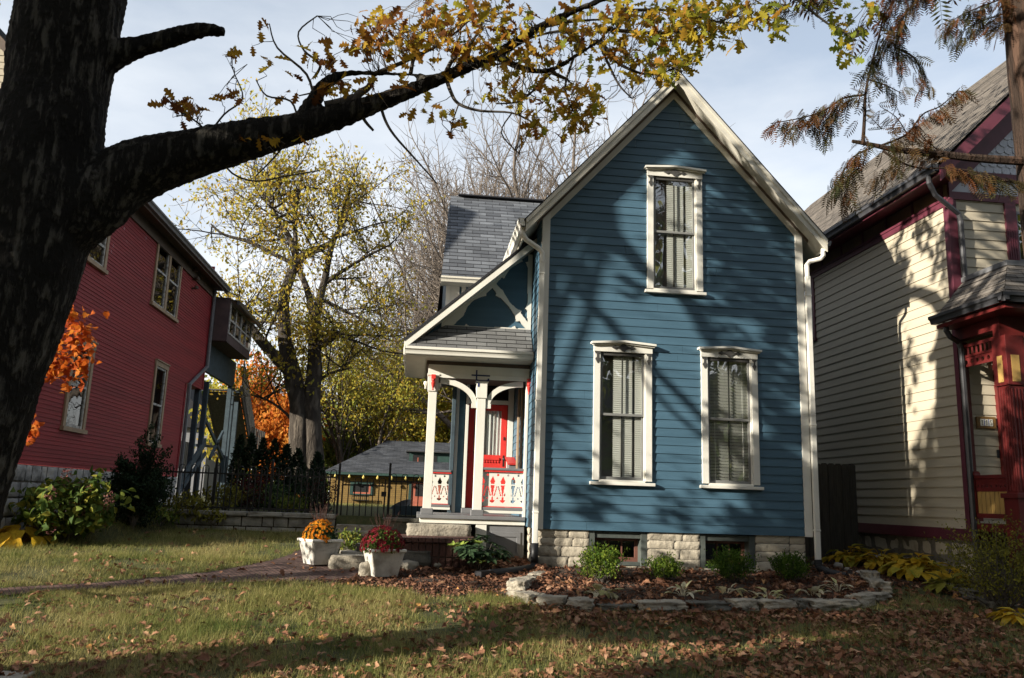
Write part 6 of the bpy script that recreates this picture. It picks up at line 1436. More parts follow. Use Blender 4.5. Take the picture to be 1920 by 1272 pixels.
def leafy(lab, px, Yd, H, seed, mat, per, size, name='maple_tree', W=1.0, keep=1.0):
    base = PY(px, 905, Yd); t = thing(name, lab, 'tree', (base.x, base.y, 1.0)); mb = MB(); tips = []; rg = random.Random(seed)
    grow(mb, tips, (base.x, base.y, .7), (0, 0, 1), H*.42, H*.022, 0, rg, P_LEAF)
    mb.build('trunk', m_greybark, t, smooth=True); foliage('leaves', tips, DIAMOND, per, .3*W, size, mat, t, np.random.default_rng(seed), keep=keep); return t
leafy('bright orange maple behind the porch stair of the red house', 492, 44, 9.5, 41, m_oleaf, 5, .26)
leafy('orange maple low behind the garage roof', 715, 62, 9, 42, m_oleaf, 5, .32)
leafy('orange yellow maple seen through the posts of the back stair', 430, 52, 11, 43, m_yleaf, 5, .3)
leafy('orange maple showing left of the big double trunk', 532, 40, 6.5, 44, m_oleaf, 5, .24)
leafy('olive tree far behind the garage ridge', 785, 70, 10.5, 45, m_gleaf, 5, .36, 'background_tree')
leafy('pale yellow tree far behind the garage ridge', 752, 74, 11, 46, m_yleaf, 5, .36, 'background_tree')
leafy('hazy green tree at the far left behind the stair', 380, 60, 10, 47, m_gleaf, 5, .32, 'background_tree')
leafy('large yellow tree filling the gap left of the wing', 640, 66, 12.5, 48, m_yleaf, 4, .34, 'background_tree', keep=.45)
leafy('dull green tree between the big trunk and the garage', 600, 58, 8.5, 49, m_gleaf, 5, .3, 'background_tree')
# far line of woods that closes the horizon
nf = 26000; xf = nr.uniform(-95, 95, nf); yf_ = nr.uniform(88, 104, nf)
hf = np.array([5.5+3.2*noise.noise(Vector((x*.06, 3, 0)))+1.6*noise.noise(Vector((x*.22, 9, 0))) for x in xf]); zf = 1+hf*np.sqrt(nr.random(nf))
tf_ = np.array([min(1, max(0, .5+.6*noise.noise(Vector((x*.09, y*.1, 2)))+nr.normal(0, .15))) for x, y in zip(xf, yf_)])
tag(link('far_woods', scatter('far_woods', DIAMOND[0], DIAMOND[1], np.stack([xf, yf_, zf], 1), rots(nf, nr), nr.uniform(.5, 1.0, nf), tf_), m_gleaf), kind='stuff')
# overhead wire
mb = MB(); a, b = PY(600, 770, 50), PY(830, 800, 46); mb.tube([a.lerp(b, i/12)-Vector((0, 0, .5*math.sin(math.pi*i/12))) for i in range(13)], .025, 4)
tag(mb.build('overhead_wire', m_iron, None, loc=tuple(a)), 'thin dark wire sagging in front of the far trees above the garage', 'wire')
# trees and houses across the street, behind the camera: they close the sky and show in the panes
LABT = ['far left', 'left', 'left of the middle', 'straight', 'right of the middle', 'right', 'far right', 'very far right', 'last on the right']
for i, (x, y, H, sd) in enumerate([(-22, -12, 19, 61), (-14.5, -11, 17, 62), (-7.5, -12, 19, 63), (-.5, -11, 18, 64), (6.5, -12, 20, 65), (13, -11, 18, 66), (20, -12, 19, 67), (28, -11, 19, 68), (37, -10, 20, 69)]):
    t = thing('street_tree', 'tall leafy tree across the street behind the camera, '+LABT[i], 'tree', (x, y, 0), 'street trees behind the camera'); rg = random.Random(sd); mb = MB(); tips = []
    grow(mb, tips, (x, y, -.3), (0, 0, 1), H*.36, .34, 0, rg, P_LEAF); mb.build('trunk', m_greybark, t, smooth=True)
    g = np.random.default_rng(sd); n = 4200; d = g.normal(0, 1, (n, 3)); d /= np.linalg.norm(d, axis=1)[:, None]; P = d*(g.random(n)**.45)[:, None]*np.array([4.6, 4.2, H*.43])+np.array([x, y, H*.53])
    k = np.array([noise.noise(Vector(tuple(p*.55))) for p in P]); P = P[k > (-.22 if i not in (4, 5) else .10)-.012*(H-P[:, 2])]; n = len(P)
    link('leaves', scatter('leaves', DIAMOND[0], DIAMOND[1], P, rots(n, g), g.uniform(.4, .75, n), g.random(n)), m_gleaf, t)
OH = thing('street_house', 'plain grey house across the street behind the camera', 'house', (4, -30, 0))
mb = MB(); mb.box(-14, 24, -38, -29, 0, 7); mb.build('wall', m_browntrim, OH)
mb = MB(); mb.add([(-15, -28.5, 7), (25, -28.5, 7), (25, -39, 7), (-15, -39, 7), (-15, -33.5, 11), (25, -33.5, 11)], [(0, 1, 5, 4), (2, 3, 4, 5), (3, 0, 4), (1, 2, 5)]); mb.build('roof', m_shingle, OH)
# ------------------------------------------------------------------ grass and fallen leaves
pr = np.random.default_rng(21)
def fast_in(P, poly):
    x, y = P[:, 0], P[:, 1]; c = np.zeros(len(P), bool); j = len(poly)-1
    for i in range(len(poly)):
        xi, yi = poly[i]; xj, yj = poly[j]
        c ^= ((yi > y) != (yj > y)) & (x < (xj-xi)*(y-yi)/(yj-yi+1e-12)+xi); j = i
    return c
GX = np.array([p[0] for p in GT]); GZ_ = np.array([p[1] for p in GT])
def gz_v(P):
    b = np.interp(P[:, 1], GX, GZ_); x, y = P[:, 0], P[:, 1]
    w = np.where(x > -4.6, .1, .1+np.minimum(1, (-4.6-x)/.8)*3); t = np.clip((y-(17.0-w))/w, 0, 1)
    b = np.where(x < 1.5, b+t*np.maximum(0, 1.22-b), b)
    return b
def nz_v(P, s, o=0.): return np.array([noise.noise(Vector((a*s, b*s, o))) for a, b in P[:, :2]])
def in_view(P, m=60):
    d = np.stack([P[:, 0], P[:, 1], gz_v(P)-EYE], 1); w = d @ np.array(c_fwd); px = 960+F_PX*(d @ np.array(c_right))/w; py = 636-F_PX*(d @ np.array(c_up))/w
    return (w > .5) & (px > -m) & (px < 1920+m) & (py < 1272+m)
FOOT = [(1.2, 12.9), (6.5, 12.9), (6.5, 16), (1.2, 16)]
def band(n, x0, x1, y0, y1): return np.stack([pr.uniform(x0, x1, n), pr.uniform(y0, y1, n)], 1)
G = np.concatenate([band(330000, -4.5, 8.2, 7.4, 11.2), band(90000, -6.4, 1.5, 10.5, 13.2), band(80000, -6.4, -1.3, 13, 16.8), band(24000, 6.2, 8.4, 10.2, 13.0), band(15000, -5, -.5, 30, 37.8)])
G = G[in_view(G)]
bad = fast_in(G, PATH) | fast_in(G, MULCH) | fast_in(G, BED) | fast_in(G, FOOT) | fast_in(G, GAPSOIL) | ((G[:, 0] < -3.2) & (G[:, 1] < 7.98)) | (np.hypot(G[:, 0]+3.95, G[:, 1]-7.3) < .6)
G = G[~bad]
dn = nz_v(G, 1.1, 5.); dn2 = nz_v(G, 3.5, 8.)
thin = .62+.9*dn+.35*dn2-np.where(G[:, 0] > .8, np.clip((G[:, 0]-.8)/4, 0, .45), 0)
G = G[pr.random(len(G)) < np.clip(thin, .10, 1)]
ng = len(G); hgt = pr.gamma(5, .0125, ng)*(1+.5*nz_v(G, .9, 2.))
bl = [(-.5, 0, 0), (.5, 0, 0), (.32, .16, .55), (-.32, .16, .55), (0, .55, 1.0)]
lean = pr.normal(0, .55, ng); yaw = pr.uniform(0, 2*np.pi, ng)
R = np.zeros((ng, 3, 3)); ca, sa = np.cos(yaw), np.sin(yaw); wd = .0042
cl, sl_ = np.cos(lean), np.sin(lean)
R[:, 0, 0] = ca*wd; R[:, 1, 0] = sa*wd
R[:, 0, 1] = -sa*hgt; R[:, 1, 1] = ca*hgt
R[:, 0, 2] = -sa*sl_*hgt; R[:, 1, 2] = ca*sl_*hgt; R[:, 2, 2] = cl*hgt
P3 = np.concatenate([G, gz_v(G)[:, None]], 1); P3[:, 2] += .018*nz_v(G, 1.3, 0.)*((G[:, 1] > 4) & (G[:, 1] < 19))-.004
tg = np.clip(.42+.55*nz_v(G, .8, 11.)+.3*nz_v(G, 2.7, 12.)+pr.normal(0, .20, ng), 0, 1)
tag(link('grass', scatter('grass', bl, [[(0, 1, 2, 3)], [(3, 2, 4)]], P3, R, np.ones(ng), tg), m_grass), kind='stuff')

def litter(n, x0, x1, y0, y1, prob):
    P = band(n, x0, x1, y0, y1); P = P[in_view(P)]; return P[pr.random(len(P)) < prob(P)]
def lit_p(P):
    x, y = P[:, 0], P[:, 1]; c = nz_v(P, 1.0, 31.); c2 = nz_v(P, 2.6, 35.)
    b = .15+np.clip((x+.8)/3.6, 0, 1)*.46+np.where((y > 9.6) & (x > 1.2), .25, 0)+np.where(y < 9.2, .12, 0)
    return np.clip(b*(1+1.3*c+.9*c2), 0.015, 1)
Lf = litter(15000, -4.5, 8.2, 7.4, 10.7, lit_p)
Lf = np.concatenate([Lf, litter(2600, -5, 1.4, 10.5, 13.2, lambda P: np.where(fast_in(P, PATH), .10, np.where(fast_in(P, MULCH), .6, .14))), litter(5200, 1.0, 7.2, 10.4, 12.95, lambda P: np.where(fast_in(P, BED), np.clip(.20+1.3*nz_v(P, 1.6, 3.), .03, 1), 0)),
                     litter(700, -6.4, -1.4, 12.8, 16.8, lambda P: np.full(len(P), .16)), litter(1700, .8, 2.0, 12.0, 14.2, lambda P: np.full(len(P), .6)), litter(1500, 6.3, 8.6, 10.2, 14.0, lambda P: np.full(len(P), .45)), litter(900, -4.4, 5, 7.4, 8.2, lambda P: np.full(len(P), .5)), litter(1200, 1.0, 6.9, 10.05, 10.55, lambda P: np.full(len(P), .8))])
hs = (np.hypot(Lf[:, 0]+3.95, Lf[:, 1]-7.3) < .6) | ((Lf[:, 0] > 1.85) & (Lf[:, 1] > 12.93) & (Lf[:, 0] < 6.45)) | ((Lf[:, 0] > -.4) & (Lf[:, 0] < 1.0) & (Lf[:, 1] > 12.85))
Lf = Lf[~hs]; nl = len(Lf)
zl = gz_v(Lf)+np.where(fast_in(Lf, BED), .065, .012)+pr.uniform(.0, .035, nl)
R = rots(nl, pr, .42); scl = np.clip(pr.normal(.075, .024, nl), .03, .14); tl_ = np.clip(pr.beta(2.0, 2.4, nl)+.25*nz_v(Lf, 1.2, 50.), 0, 1)
half = pr.random(nl)
for nm, ms, tp in (('fallen_leaves', half < .4, OAKF), ('fallen_maple_leaves', (half >= .4) & (half < .68), MAPLE), ('curled_leaves', half >= .68, CURL)):
    tag(link(nm, scatter(nm, tp[0], tp[1], np.concatenate([Lf[ms], zl[ms][:, None]], 1), R[ms], scl[ms]*(1.15 if nm == 'fallen_leaves' else .8), tl_[ms]), m_fallen), kind='stuff')
# mulch chips and gravel
C_ = np.concatenate([band(9000, -1.4, 2.0, 11.0, 13.9), band(7000, 1.3, 7.0, 10.5, 12.95), band(4200, 6.3, 9.2, 10.0, 15.5)])
C_ = C_[fast_in(C_, MULCH) | fast_in(C_, BED) | fast_in(C_, GAPSOIL)]; C_ = C_[in_view(C_)]; nc = len(C_)
cube = [(x, y, z) for x in (-1, 1) for y in (-.45, .45) for z in (-.3, .3)]; cf = [(0, 1, 3, 2), (4, 6, 7, 5), (0, 4, 5, 1), (2, 3, 7, 6), (0, 2, 6, 4), (1, 5, 7, 3)]
tag(link('mulch_chips', scatter('mulch_chips', cube, [cf], np.concatenate([C_, (gz_v(C_)+np.where(fast_in(C_, BED), .058, .014))[:, None]], 1), rots(nc, pr, .35), pr.gamma(3, .0045, nc), np.clip(pr.beta(1.1, 4, nc)*.45, 0, 1)), m_fallen), kind='stuff')

# ------------------------------------------------------------------ edging stones
def edge_stones(px_list, labels, grp, hgt=.085, dep=.13, seed=0, pale=.75):
    pts = [PG(*p) for p in px_list]
    for i, (a, b) in enumerate(zip(pts, pts[1:])):
        c = (a+b)/2; L = (b-a).length; ang = math.atan2(b.y-a.y, b.x-a.x); mb = MB(); rg = random.Random(seed+i); hh = hgt*rg.uniform(.65, 1.25)
        rock(mb, (c.x, c.y, gz(c.x, c.y)+hh*.55), (L/2*.93, dep*rg.uniform(.8, 1.2), hh), seed+i, n=16, amp=.24, sq=.18, rot=ang+rg.uniform(-.12, .12))
        tag(mb.build('edging_stone', m_stone if rg.random() < pale else m_stone_d, smooth=True, loc=(c.x, c.y, gz(c.x, c.y))), labels[i], 'stone', grp)
RPX = [(1024, 1080), (1000, 1090), (980, 1100), (966, 1116), (1008, 1132), (1062, 1139), (1116, 1144), (1190, 1147), (1287, 1146), (1364, 1144), (1419, 1143), (1486, 1143), (1508, 1143), (1560, 1141), (1600, 1136), (1630, 1130), (1650, 1118), (1638, 1098), (1622, 1086)]
RLB = ['thin dark edging stone where the flower bed meets the house at left', 'small pale edging stone second from the house on the left curve of the bed', 'rough edging stone on the left curve of the bed, third from the house', 'tilted flat edging stone at the outermost left bend of the flower bed', 'rounded sunlit boulder on the front left bend of the bed edging', 'brown angular edging stone right of the rounded sunlit boulder', 'blocky edging stone below the first boxwood with a mossy foot', 'long pale edging stone in the middle of the bed front', 'low sunken edging stone right of the long pale one', 'large squared light edging stone below the third boxwood', 'light edging stone with a dark right joint, just past the large squared one', 'shaded edging stone in front of the withered white leaves', 'narrow dark wedge stone between two longer edging stones', 'long flat shaded edging stone near the right end of the bed', 'chunky grey edging stone before the right corner of the bed', 'rough edging stone on the right corner of the bed, still facing the lawn', 'jutting slab at the outermost right corner of the flower bed', 'short stone closing the right side of the bed near the drain pipe']
edge_stones(RPX, RLB, 'edging stones round the flower bed', seed=200)
QPX = [(1675, 1068), (1720, 1084), (1760, 1096), (1800, 1110), (1850, 1132), (1885, 1150), (1935, 1172)]
QLB = ['small mossy edging stone nearest the yellow hostas on the right', 'flat mossy edging stone under the end of the black drain pipe', 'dark low edging stone in the right border, third from the hostas', 'big pale slab in the right border in front of the budding shrub', 'mossy rounded edging stone in the right border next to the big pale slab', 'last long grey edging stone cut by the right edge of the picture']
edge_stones(QPX, QLB, 'edging stones of the right border', seed=240, hgt=.06, dep=.15, pale=.2)
PEB = [(1532, 1062, .085, 'round tan cobble beside the ribbed downspout drain'), (1572, 1066, .09, 'pale rounded cobble between the blue house and the drain end'), (1590, 1072, .06, 'small brown cobble at the foot of the ribbed drain'), (1550, 1070, .05, 'tiny grey cobble just behind the flower bed corner'), (1610, 1080, .07, 'flat grey cobble left of the black drain outlet'), (1652, 1052, .10, 'cream coloured cobble in front of the left yellow hosta'), (1640, 1078, .06, 'dark cobble on the grass right of the drain outlet'), (1585, 1085, .06, 'light cobble on the bed edge near the drain outlet'), (1602, 1095, .07, 'grey angular cobble below the drain outlet'), (1668, 1066, .08, 'mossy cobble between the two yellow hostas')]
for i, (px, py, s, lab) in enumerate(PEB):
    p = PG(px, py); mb = MB(); rock(mb, (p.x, p.y, p.z+s*.45), (s*1.15, s*.9, s*.7), 300+i, n=7, amp=.14, sq=.85, rot=i)
    tag(mb.build('cobble', m_pebble, smooth=True, loc=tuple(p)), lab, 'stone', 'cobbles beside the drain')

# ------------------------------------------------------------------ black drain pipes
def drain(pts, r, lab, rib=False, mouth=None):
    mb = MB(); P = spline(pts, 10)
    if rib: mb.tube(P, [r*(1+.07*(i % 2)) for i in range(len(P))], 14)
    else: mb.tube(P, r, 14)
    if mouth: a = P[-1]; d = (P[-1]-P[-2]).normalized(); mb.beam(a-d*.02, a+d*.22, mouth[0], mouth[1])
    tag(mb.build('drain_pipe', m_plast, loc=tuple(pts[0])), lab, 'drain pipe')
drain([(1.865, 12.93, .70), (1.84, 12.90, .64), (1.72, 12.78, .62), (1.45, 12.52, .60), (1.12, 12.28, .585)], .058, 'smooth black drain pipe running from the left downspout over the mulch', mouth=(.15, .09))
drain([(6.455, 12.93, .86), (6.47, 12.92, .74), (6.6, 12.85, .67), (6.8, 12.72, .63)], .06, 'ribbed black elbow pipe under the right downspout of the blue house', rib=True)
a_, b_2 = PG(1596, 1082, -.02), PG(1624, 1090, -.02)
drain([(6.85, 12.70, .62), tuple(a_.lerp(b_2, .0)+Vector((0, 0, .06))), tuple(b_2+Vector((-.1, 0, .06)))], .05, 'flat black drain outlet lying on the stones at the bed corner', mouth=(.17, .08))
drain([(8.62, 12.6, .75), (8.45, 12.75, .70), (8.3, 12.85, .68), (7.98, 12.95, .66)], .062, 'black drain pipe crossing the soil below the right yellow hosta', mouth=(.15, .10))

# ------------------------------------------------------------------ shrubs
def bush(name, lab, cat, c, rx, rz, n, tmpl, size, mat, seed, group=None, stems=14, flat=0, hang=None, bottom=.12, shell=.45, tint=(0, 1), stemmat=None, lumps=.35):
    c = Vector(c); t = thing(name, lab, cat, tuple(c), group); g = np.random.default_rng(seed)
    d = g.normal(0, 1, (n, 3)); d /= np.linalg.norm(d, axis=1)[:, None]; r = (shell+(1-shell)*g.random(n))**.7
    lump = np.array([1+lumps*noise.noise(Vector(tuple(q_*1.9+seed))) for q_ in d])
    P = d*(r*lump)[:, None]; P = P[P[:, 2] > -.85]; n = len(P)
    P = P*np.array([rx, rx*.9, rz/2])+np.array([c.x, c.y, c.z+rz/2+bottom*rz])
    for sgi in range(int(stems*.5)):                         # stray sprigs beyond the outline
        dd_ = g.normal(0, 1, 3); dd_[2] = abs(dd_[2])*.8; dd_ /= np.linalg.norm(dd_); ks = g.integers(0, n, 9)
        P[ks] = np.array([c.x, c.y, c.z+rz/2+bottom*rz])+dd_*np.array([rx, rx*.9, rz/2])*np.linspace(.7, g.uniform(1.15, 1.5), 9)[:, None]+g.normal(0, .012, (9, 3))
    R = rots(n, g, hang) if hang else rots(n, g)
    tt = np.clip(tint[0]+(tint[1]-tint[0])*g.random(n)+.25*np.array([noise.noise(Vector(tuple(q_*6))) for q_ in P]), 0, 1)
    link('foliage', scatter('foliage', tmpl[0], tmpl[1], P, R, size*g.uniform(.6, 1.25, n), tt), mat, t)
    mb = MB(); rg = random.Random(seed)
    for i in range(stems):
        k = rg.randrange(n); e = Vector(P[k]); mb.tube(wiggle(c+Vector((rg.uniform(-.04, .04), rg.uniform(-.04, .04), -.03)), e, 4, .06, rg), [.010, .008, .006, .004, .003], 4, cap=False)
    mb.build('stems', stemmat or m_twig, t); return t
for i, (px, py, r, h, n, lab) in enumerate([(1128, 1092, .30, .44, 1500, 'sunlit bright green boxwood, tallest of the row, left of the first cellar window'), (1246, 1090, .24, .30, 1000, 'yellow green boxwood in front of the pale stone between the cellar windows'), (1372, 1093, .30, .40, 1600, 'dense rounded boxwood in front of the right cellar window'), (1482, 1091, .25, .36, 1250, 'shaded dark green boxwood near the right corner of the blue house')]):
    p = PG(px, py, .05); bush('boxwood', lab, 'shrub', (p.x, p.y, gz(p.x, p.y)+.04), r*1.12, h*1.08, n*2, OVAL, .036, m_box, 400+i, 'boxwoods along the blue house', stems=26, tint=((.1, 1) if i < 2 else (0, .55)), lumps=.5, shell=.3)
def whorls(name, lab, c, R_, H, n, per, size, mat, seed, tip=None):
    """shrub with leaves set in star-like whorls"""
    c = Vector(c); t = thing(name, lab, 'shrub', tuple(c)); g = random.Random(seed); P = []; Rm = []; tt = []; sc = []; mb = MB()
    for i in range(n):
        a = g.uniform(0, 6.28); rr = R_*math.sqrt(g.random()); h = H*(.25+.75*g.random()*(1-.45*rr/R_)); e = c+Vector((rr*math.cos(a), rr*math.sin(a)*.8, h)); up = Vector((math.cos(a)*.5*rr/R_, math.sin(a)*.5*rr/R_, 1)).normalized()
        mb.tube(wiggle(c+Vector((0, 0, -.02)), e, 4, .05, g), [.010, .008, .007, .005, .004], 4, cap=False)
        new = tip and g.random() < tip
        for k in range(per):
            b = 6.283*k/per+g.uniform(-.2, .2); o = up.orthogonal().normalized(); o = Matrix.Rotation(b, 3, up) @ o
            el = g.uniform(.0, .45) if not new else g.uniform(.6, 1.0)
            d = (o*math.cos(el)+up*math.sin(el)).normalized(); x = d.cross(up).normalized(); z = x.cross(d)
            P.append(tuple(e)); Rm.append(np.array([x, d, z]).T); tt.append(g.uniform(.85, 1) if new else g.uniform(0, .62)); sc.append(size*g.uniform(.7, 1.15)*(.75 if new else 1))
    link('foliage', scatter('foliage', OVAL[0], OVAL[1], np.array(P), np.array(Rm), np.array(sc), np.array(tt)), mat, t); mb.build('stems', m_twig, t)
p = PG(888, 1062); p = Vector((.98, 12.72, gz(.98, 12.72))); whorls('rhododendron', 'dark glossy rhododendron with a few bright tips in front of the porch', (p.x, p.y-.05, p.z), .42, .56, 46, 9, .15, m_rhodo, 5, tip=.16)
p = PG(120, 1012); HY = bush('hydrangea', 'leafy hydrangea with faded pink heads by the red house foundation', 'shrub', (p.x, p.y, p.z-.05), .74, 1.0, 1500, BROAD, .125, m_hyd, 420, stems=40, hang=.8, shell=.35, lumps=.3, bottom=.05)
g = np.random.default_rng(9)
for (px, py) in [(118, 905), (145, 915), (95, 925), (160, 930), (205, 935), (140, 945), (110, 960), (195, 950), (95, 990), (150, 960), (170, 915), (60, 985), (125, 890)]:
    c = PY(px, py, p.y-.35+g.uniform(-.3, .3)); k = 46; d = g.normal(0, 1, (k, 3)); d /= np.linalg.norm(d, axis=1)[:, None]; hp = np.array(c)+d*np.array([.08, .08, .085]); link('flower_head', scatter('flower_head', DIAMOND[0], DIAMOND[1], hp, rots(k, g), g.uniform(.03, .05, k), g.random(k)), m_hydfl, HY)
# small dark yew
p = PG(248, 992); YW_ = thing('yew', 'small almost black yew with spiky shoots between hydrangea and garden wall', 'shrub', tuple(p)); mb = MB(); tips = []; rg = random.Random(6)
PYW = mk(3, [5, 4, 4], [.06, .1, .12], [.1, .06, .02], [.4, .4, .3], [5, 4, 3], [14, 8], [.05, .1], [.85, .7], [.62, .5], [.5, .5], .004)
grow(mb, tips, p, (0, 0, 1), 1.05, .03, 0, rg, PYW); grow(mb, tips, p, (.25, 0, 1), .8, .025, 0, rg, PYW); grow(mb, tips, p, (-.28, 0, 1), .75, .025, 0, rg, PYW)
mb.build('stems', m_twig, YW_); foliage('foliage', tips, DIAMOND, 9, .03, .055, m_dgreen, YW_, np.random.default_rng(2))
# hostas: mounds of broad yellow leaves
def hosta(lab, c, R_, n, size, mat, seed, tint=(0, 1), name='hosta', cat='plant', group=None, tm=BROAD, el=(-.2, .8)):
    c = Vector(c); t = thing(name, lab, cat, tuple(c), group); g = random.Random(seed); P = []; Rm = []; tt = []; sc = []; mb = MB()
    for i in range(n):
        a = g.uniform(0, 6.28); rr = R_*math.sqrt(g.random()); up = Vector((0, 0, 1)); h = (.35+.65*(1-rr/R_))*R_*.75*g.uniform(.7, 1.1)
        e = c+Vector((rr*math.cos(a), rr*math.sin(a), h)); e2 = g.uniform(*el)-.5*rr/R_
        d = Vector((math.cos(a)*math.cos(e2), math.sin(a)*math.cos(e2), math.sin(e2))).normalized(); x = d.cross(up).normalized(); z = x.cross(d)
        P.append(tuple(e)); Rm.append(np.array([x, d, z]).T); tt.append(tint[0]+(tint[1]-tint[0])*g.random()); sc.append(size*g.uniform(.6, 1.2))
        mb.tube([c+Vector((rr*.2*math.cos(a), rr*.2*math.sin(a), -.02)), c+Vector((rr*.6*math.cos(a), rr*.6*math.sin(a), h*.8)), e], [.006, .005, .004], 4, cap=False)
    link('leaves', scatter('leaves', tm[0], tm[1], np.array(P), np.array(Rm), np.array(sc), np.array(tt)), mat, t); mb.build('stalks', mat, t); return t
YG = 'yellowing hostas by the beige house'
def PYg(px, y): v = PY(px, 1000, y); return (v.x, y, gz(v.x, y))
hosta('shaded yellow hosta clump beside the dark board fence', PYg(1592, 14.4), .42, 60, .22, m_hosta, 1, (.1, 1), group=YG); hosta('dull yellow hosta clump between fence and beige wall', PYg(1650, 14.0), .45, 64, .22, m_hosta, 2, (.1, .9), group=YG)
hosta('sunlit golden hosta clump at the foot of the beige wall', PYg(1716, 13.1), .50, 80, .24, m_hosta, 3, (0, 1), group=YG); hosta('golden hosta clump nearest the black drain pipe', PYg(1768, 12.7), .36, 46, .22, m_hosta, 4, (0, .8), group=YG)
hosta('bright yellow hosta cut by the right edge of the picture', PYg(1915, 10.1), .34, 46, .21, m_hosta, 5, (0, .6), group=YG)
hosta('orange yellow hosta beside the oak trunk', tuple(PG(34, 1018)), .40, 40, .34, m_hosta, 6, (0, .4), el=(-.6, .3))
for i, (px, py, lab, n) in enumerate([(1125, 1118, 'withered pale hosta flopped in the bed under the first boxwood', 22), (1280, 1118, 'upright withered hosta with a pointed leaf in the middle of the bed', 14), (1362, 1112, 'small withered sprig in front of the third boxwood', 8), (1440, 1125, 'withered hosta leaves, cream and yellow, at the bed front', 16), (1522, 1115, 'pair of pale withered leaves standing near the right of the bed', 10), (1572, 1108, 'white withered leaf tuft at the right end of the bed', 10)]):
    p = PG(px, py, .06); hosta(lab, (p.x, p.y, p.z), .17, n, .155, m_whosta, 20+i, name='withered_hosta', group='withered hostas in the flower bed', tm=OVAL if i % 2 else BROAD, el=(-.3, 1.3))
p = PG(1862, 1086); bush('budding_shrub', 'loose olive shrub with tiny yellowing leaves before the red porch', 'shrub', PYg(1868, 10.9), .74, 1.16, 4200, OVAL, .042, m_spirea, 430, stems=110, shell=.25, lumps=.55, bottom=.02)
hosta('strappy yellow green plant at the foot of the budding shrub', PYg(1778, 12.0), .30, 40, .26, m_spirea, 31, (.3, .8), name='strap_plant', tm=OVAL)
# weeds and garden plants below and behind the iron fence
for i, (px, py, r, h, n, m_, lab) in enumerate([(350, 975, .42, .45, 320, m_spirea, 'yellowing perennials against the left end of the stone garden wall'), (300, 985, .40, .30, 260, m_gleaf, 'low green weeds between the yew and the garden wall'), (395, 985, .35, .25, 220, m_spirea, 'dry strappy perennials in front of the garden wall end')]):
    p = PG(px, py); bush('perennial', lab, 'plant', tuple(p), r, h, n, OVAL, .10, m_, 440+i, stems=20, lumps=.5)
for i, (px, r, h, m_, lab, sz) in enumerate([(418, .45, .5, m_spirea, 'yellow green plants behind the left of the iron fence', .08), (470, .35, .75, m_maroon, 'dark maroon shrub behind the iron fence', .06), (510, .5, .55, m_rhodo, 'blue green shrub behind the middle of the iron fence', .10), (545, .35, .3, m_gleaf, 'small pale green clump behind the fence', .07), (575, .45, .85, m_dgreen, 'dark conifer mound beside the gate post', .06), (600, .4, .7, m_maroon, 'purplish twiggy shrub behind the fence left of the gate', .05)]):
    q_ = PY(px, 960, 18.2+.35*(i % 3)); bush('garden_shrub', lab, 'shrub', (q_.x, q_.y, 1.2), r, h, 620, OVAL, sz, m_, 460+i, stems=16, lumps=.5)
# arborvitae row
for i, (px, y, w, h, lab) in enumerate([(462, 20.6, .36, 1.75, 'narrow dark arborvitae, left end of the row behind the fence'), (484, 20.9, .33, 1.7, 'narrow dark arborvitae, second from the left of the row'), (506, 20.7, .36, 1.65, 'dark arborvitae in the middle of the row, left of the orange glow'), (530, 21.0, .36, 1.55, 'dark arborvitae in front of the orange leaves'), (552, 20.8, .42, 1.45, 'broader dark arborvitae in front of the pale trunk'), (590, 21.2, .42, 1.4, 'dark green arborvitae in front of the double trunk, right end'), (440, 20.5, .34, 1.7, 'dark arborvitae hidden behind the stair posts')]):
    q_ = PY(px, 940, y); t = thing('arborvitae', lab, 'tree', (q_.x, q_.y, 1.2), 'arborvitae row behind the iron fence'); g = np.random.default_rng(70+i); n = 1300
    zz = g.random(n)**1.1; rr = w*(1-zz)**.65*np.sqrt(.35+.65*g.random(n)); a = g.uniform(0, 6.28, n); P = np.stack([q_.x+rr*np.cos(a), q_.y+rr*np.sin(a), 1.22+zz*h], 1)
    link('foliage', scatter('foliage', OVAL[0], OVAL[1], P, rots(n, g, .6) @ np.array([[1, 0, 0], [0, 0, -1], [0, 1, 0]], float), g.uniform(.05, .11, n), g.random(n)), m_dgreen, t); mb = MB(); mb.tube([(q_.x, q_.y, 1.1), (q_.x, q_.y, 1.2+h*.8)], [.04, .01], 5); mb.build('trunk', m_twig, t)
# orange maple twigs hanging behind the trunk
OM = thing('orange_maple', 'young maple with glowing orange leaves half hidden behind the oak trunk', 'tree', (-6.1, 9.6, .2)); mb = MB(); g = np.random.default_rng(77); P = []; rg = random.Random(3)
OYY = 9.4; mb.tube([(-6.1, 9.6, .2), (-6.0, 9.6, 1.6), (-5.9, 9.5, 3.0), (-5.8, 9.5, 4.2)], [.05, .04, .03, .015], 6)
for (px, py, rx, ry, n) in [(130, 590, 32, 18, 46), (150, 620, 28, 22, 46), (120, 640, 30, 22, 44), (150, 665, 26, 22, 36), (165, 635, 14, 18, 16), (110, 690, 30, 18, 34), (135, 710, 24, 16, 28), (95, 670, 24, 20, 30), (155, 690, 16, 12, 12), (60, 815, 14, 24, 22), (52, 800, 14, 14, 14)]:
    c = PY(px, py, OYY); mb.tube(wiggle((-5.9, 9.55, max(1.2, c.z-.2)), c, 4, .06, rg), [.012, .01, .008, .005, .003], 4, cap=False)
    for k in range(n): a = g.normal(0, .6, 3); P.append(tuple(PY(px+a[0]*rx, py+a[1]*ry, OYY+a[2]*.22)))
for k in range(620):
    d = g.normal(0, 1, 3); d /= np.linalg.norm(d); d *= g.random()**.4; P.append((-8.0+1.3*d[0], 9.6+.95*d[1], 2.7+1.2*d[2]))  # unseen leaves added left of the frame to shade the path and pots
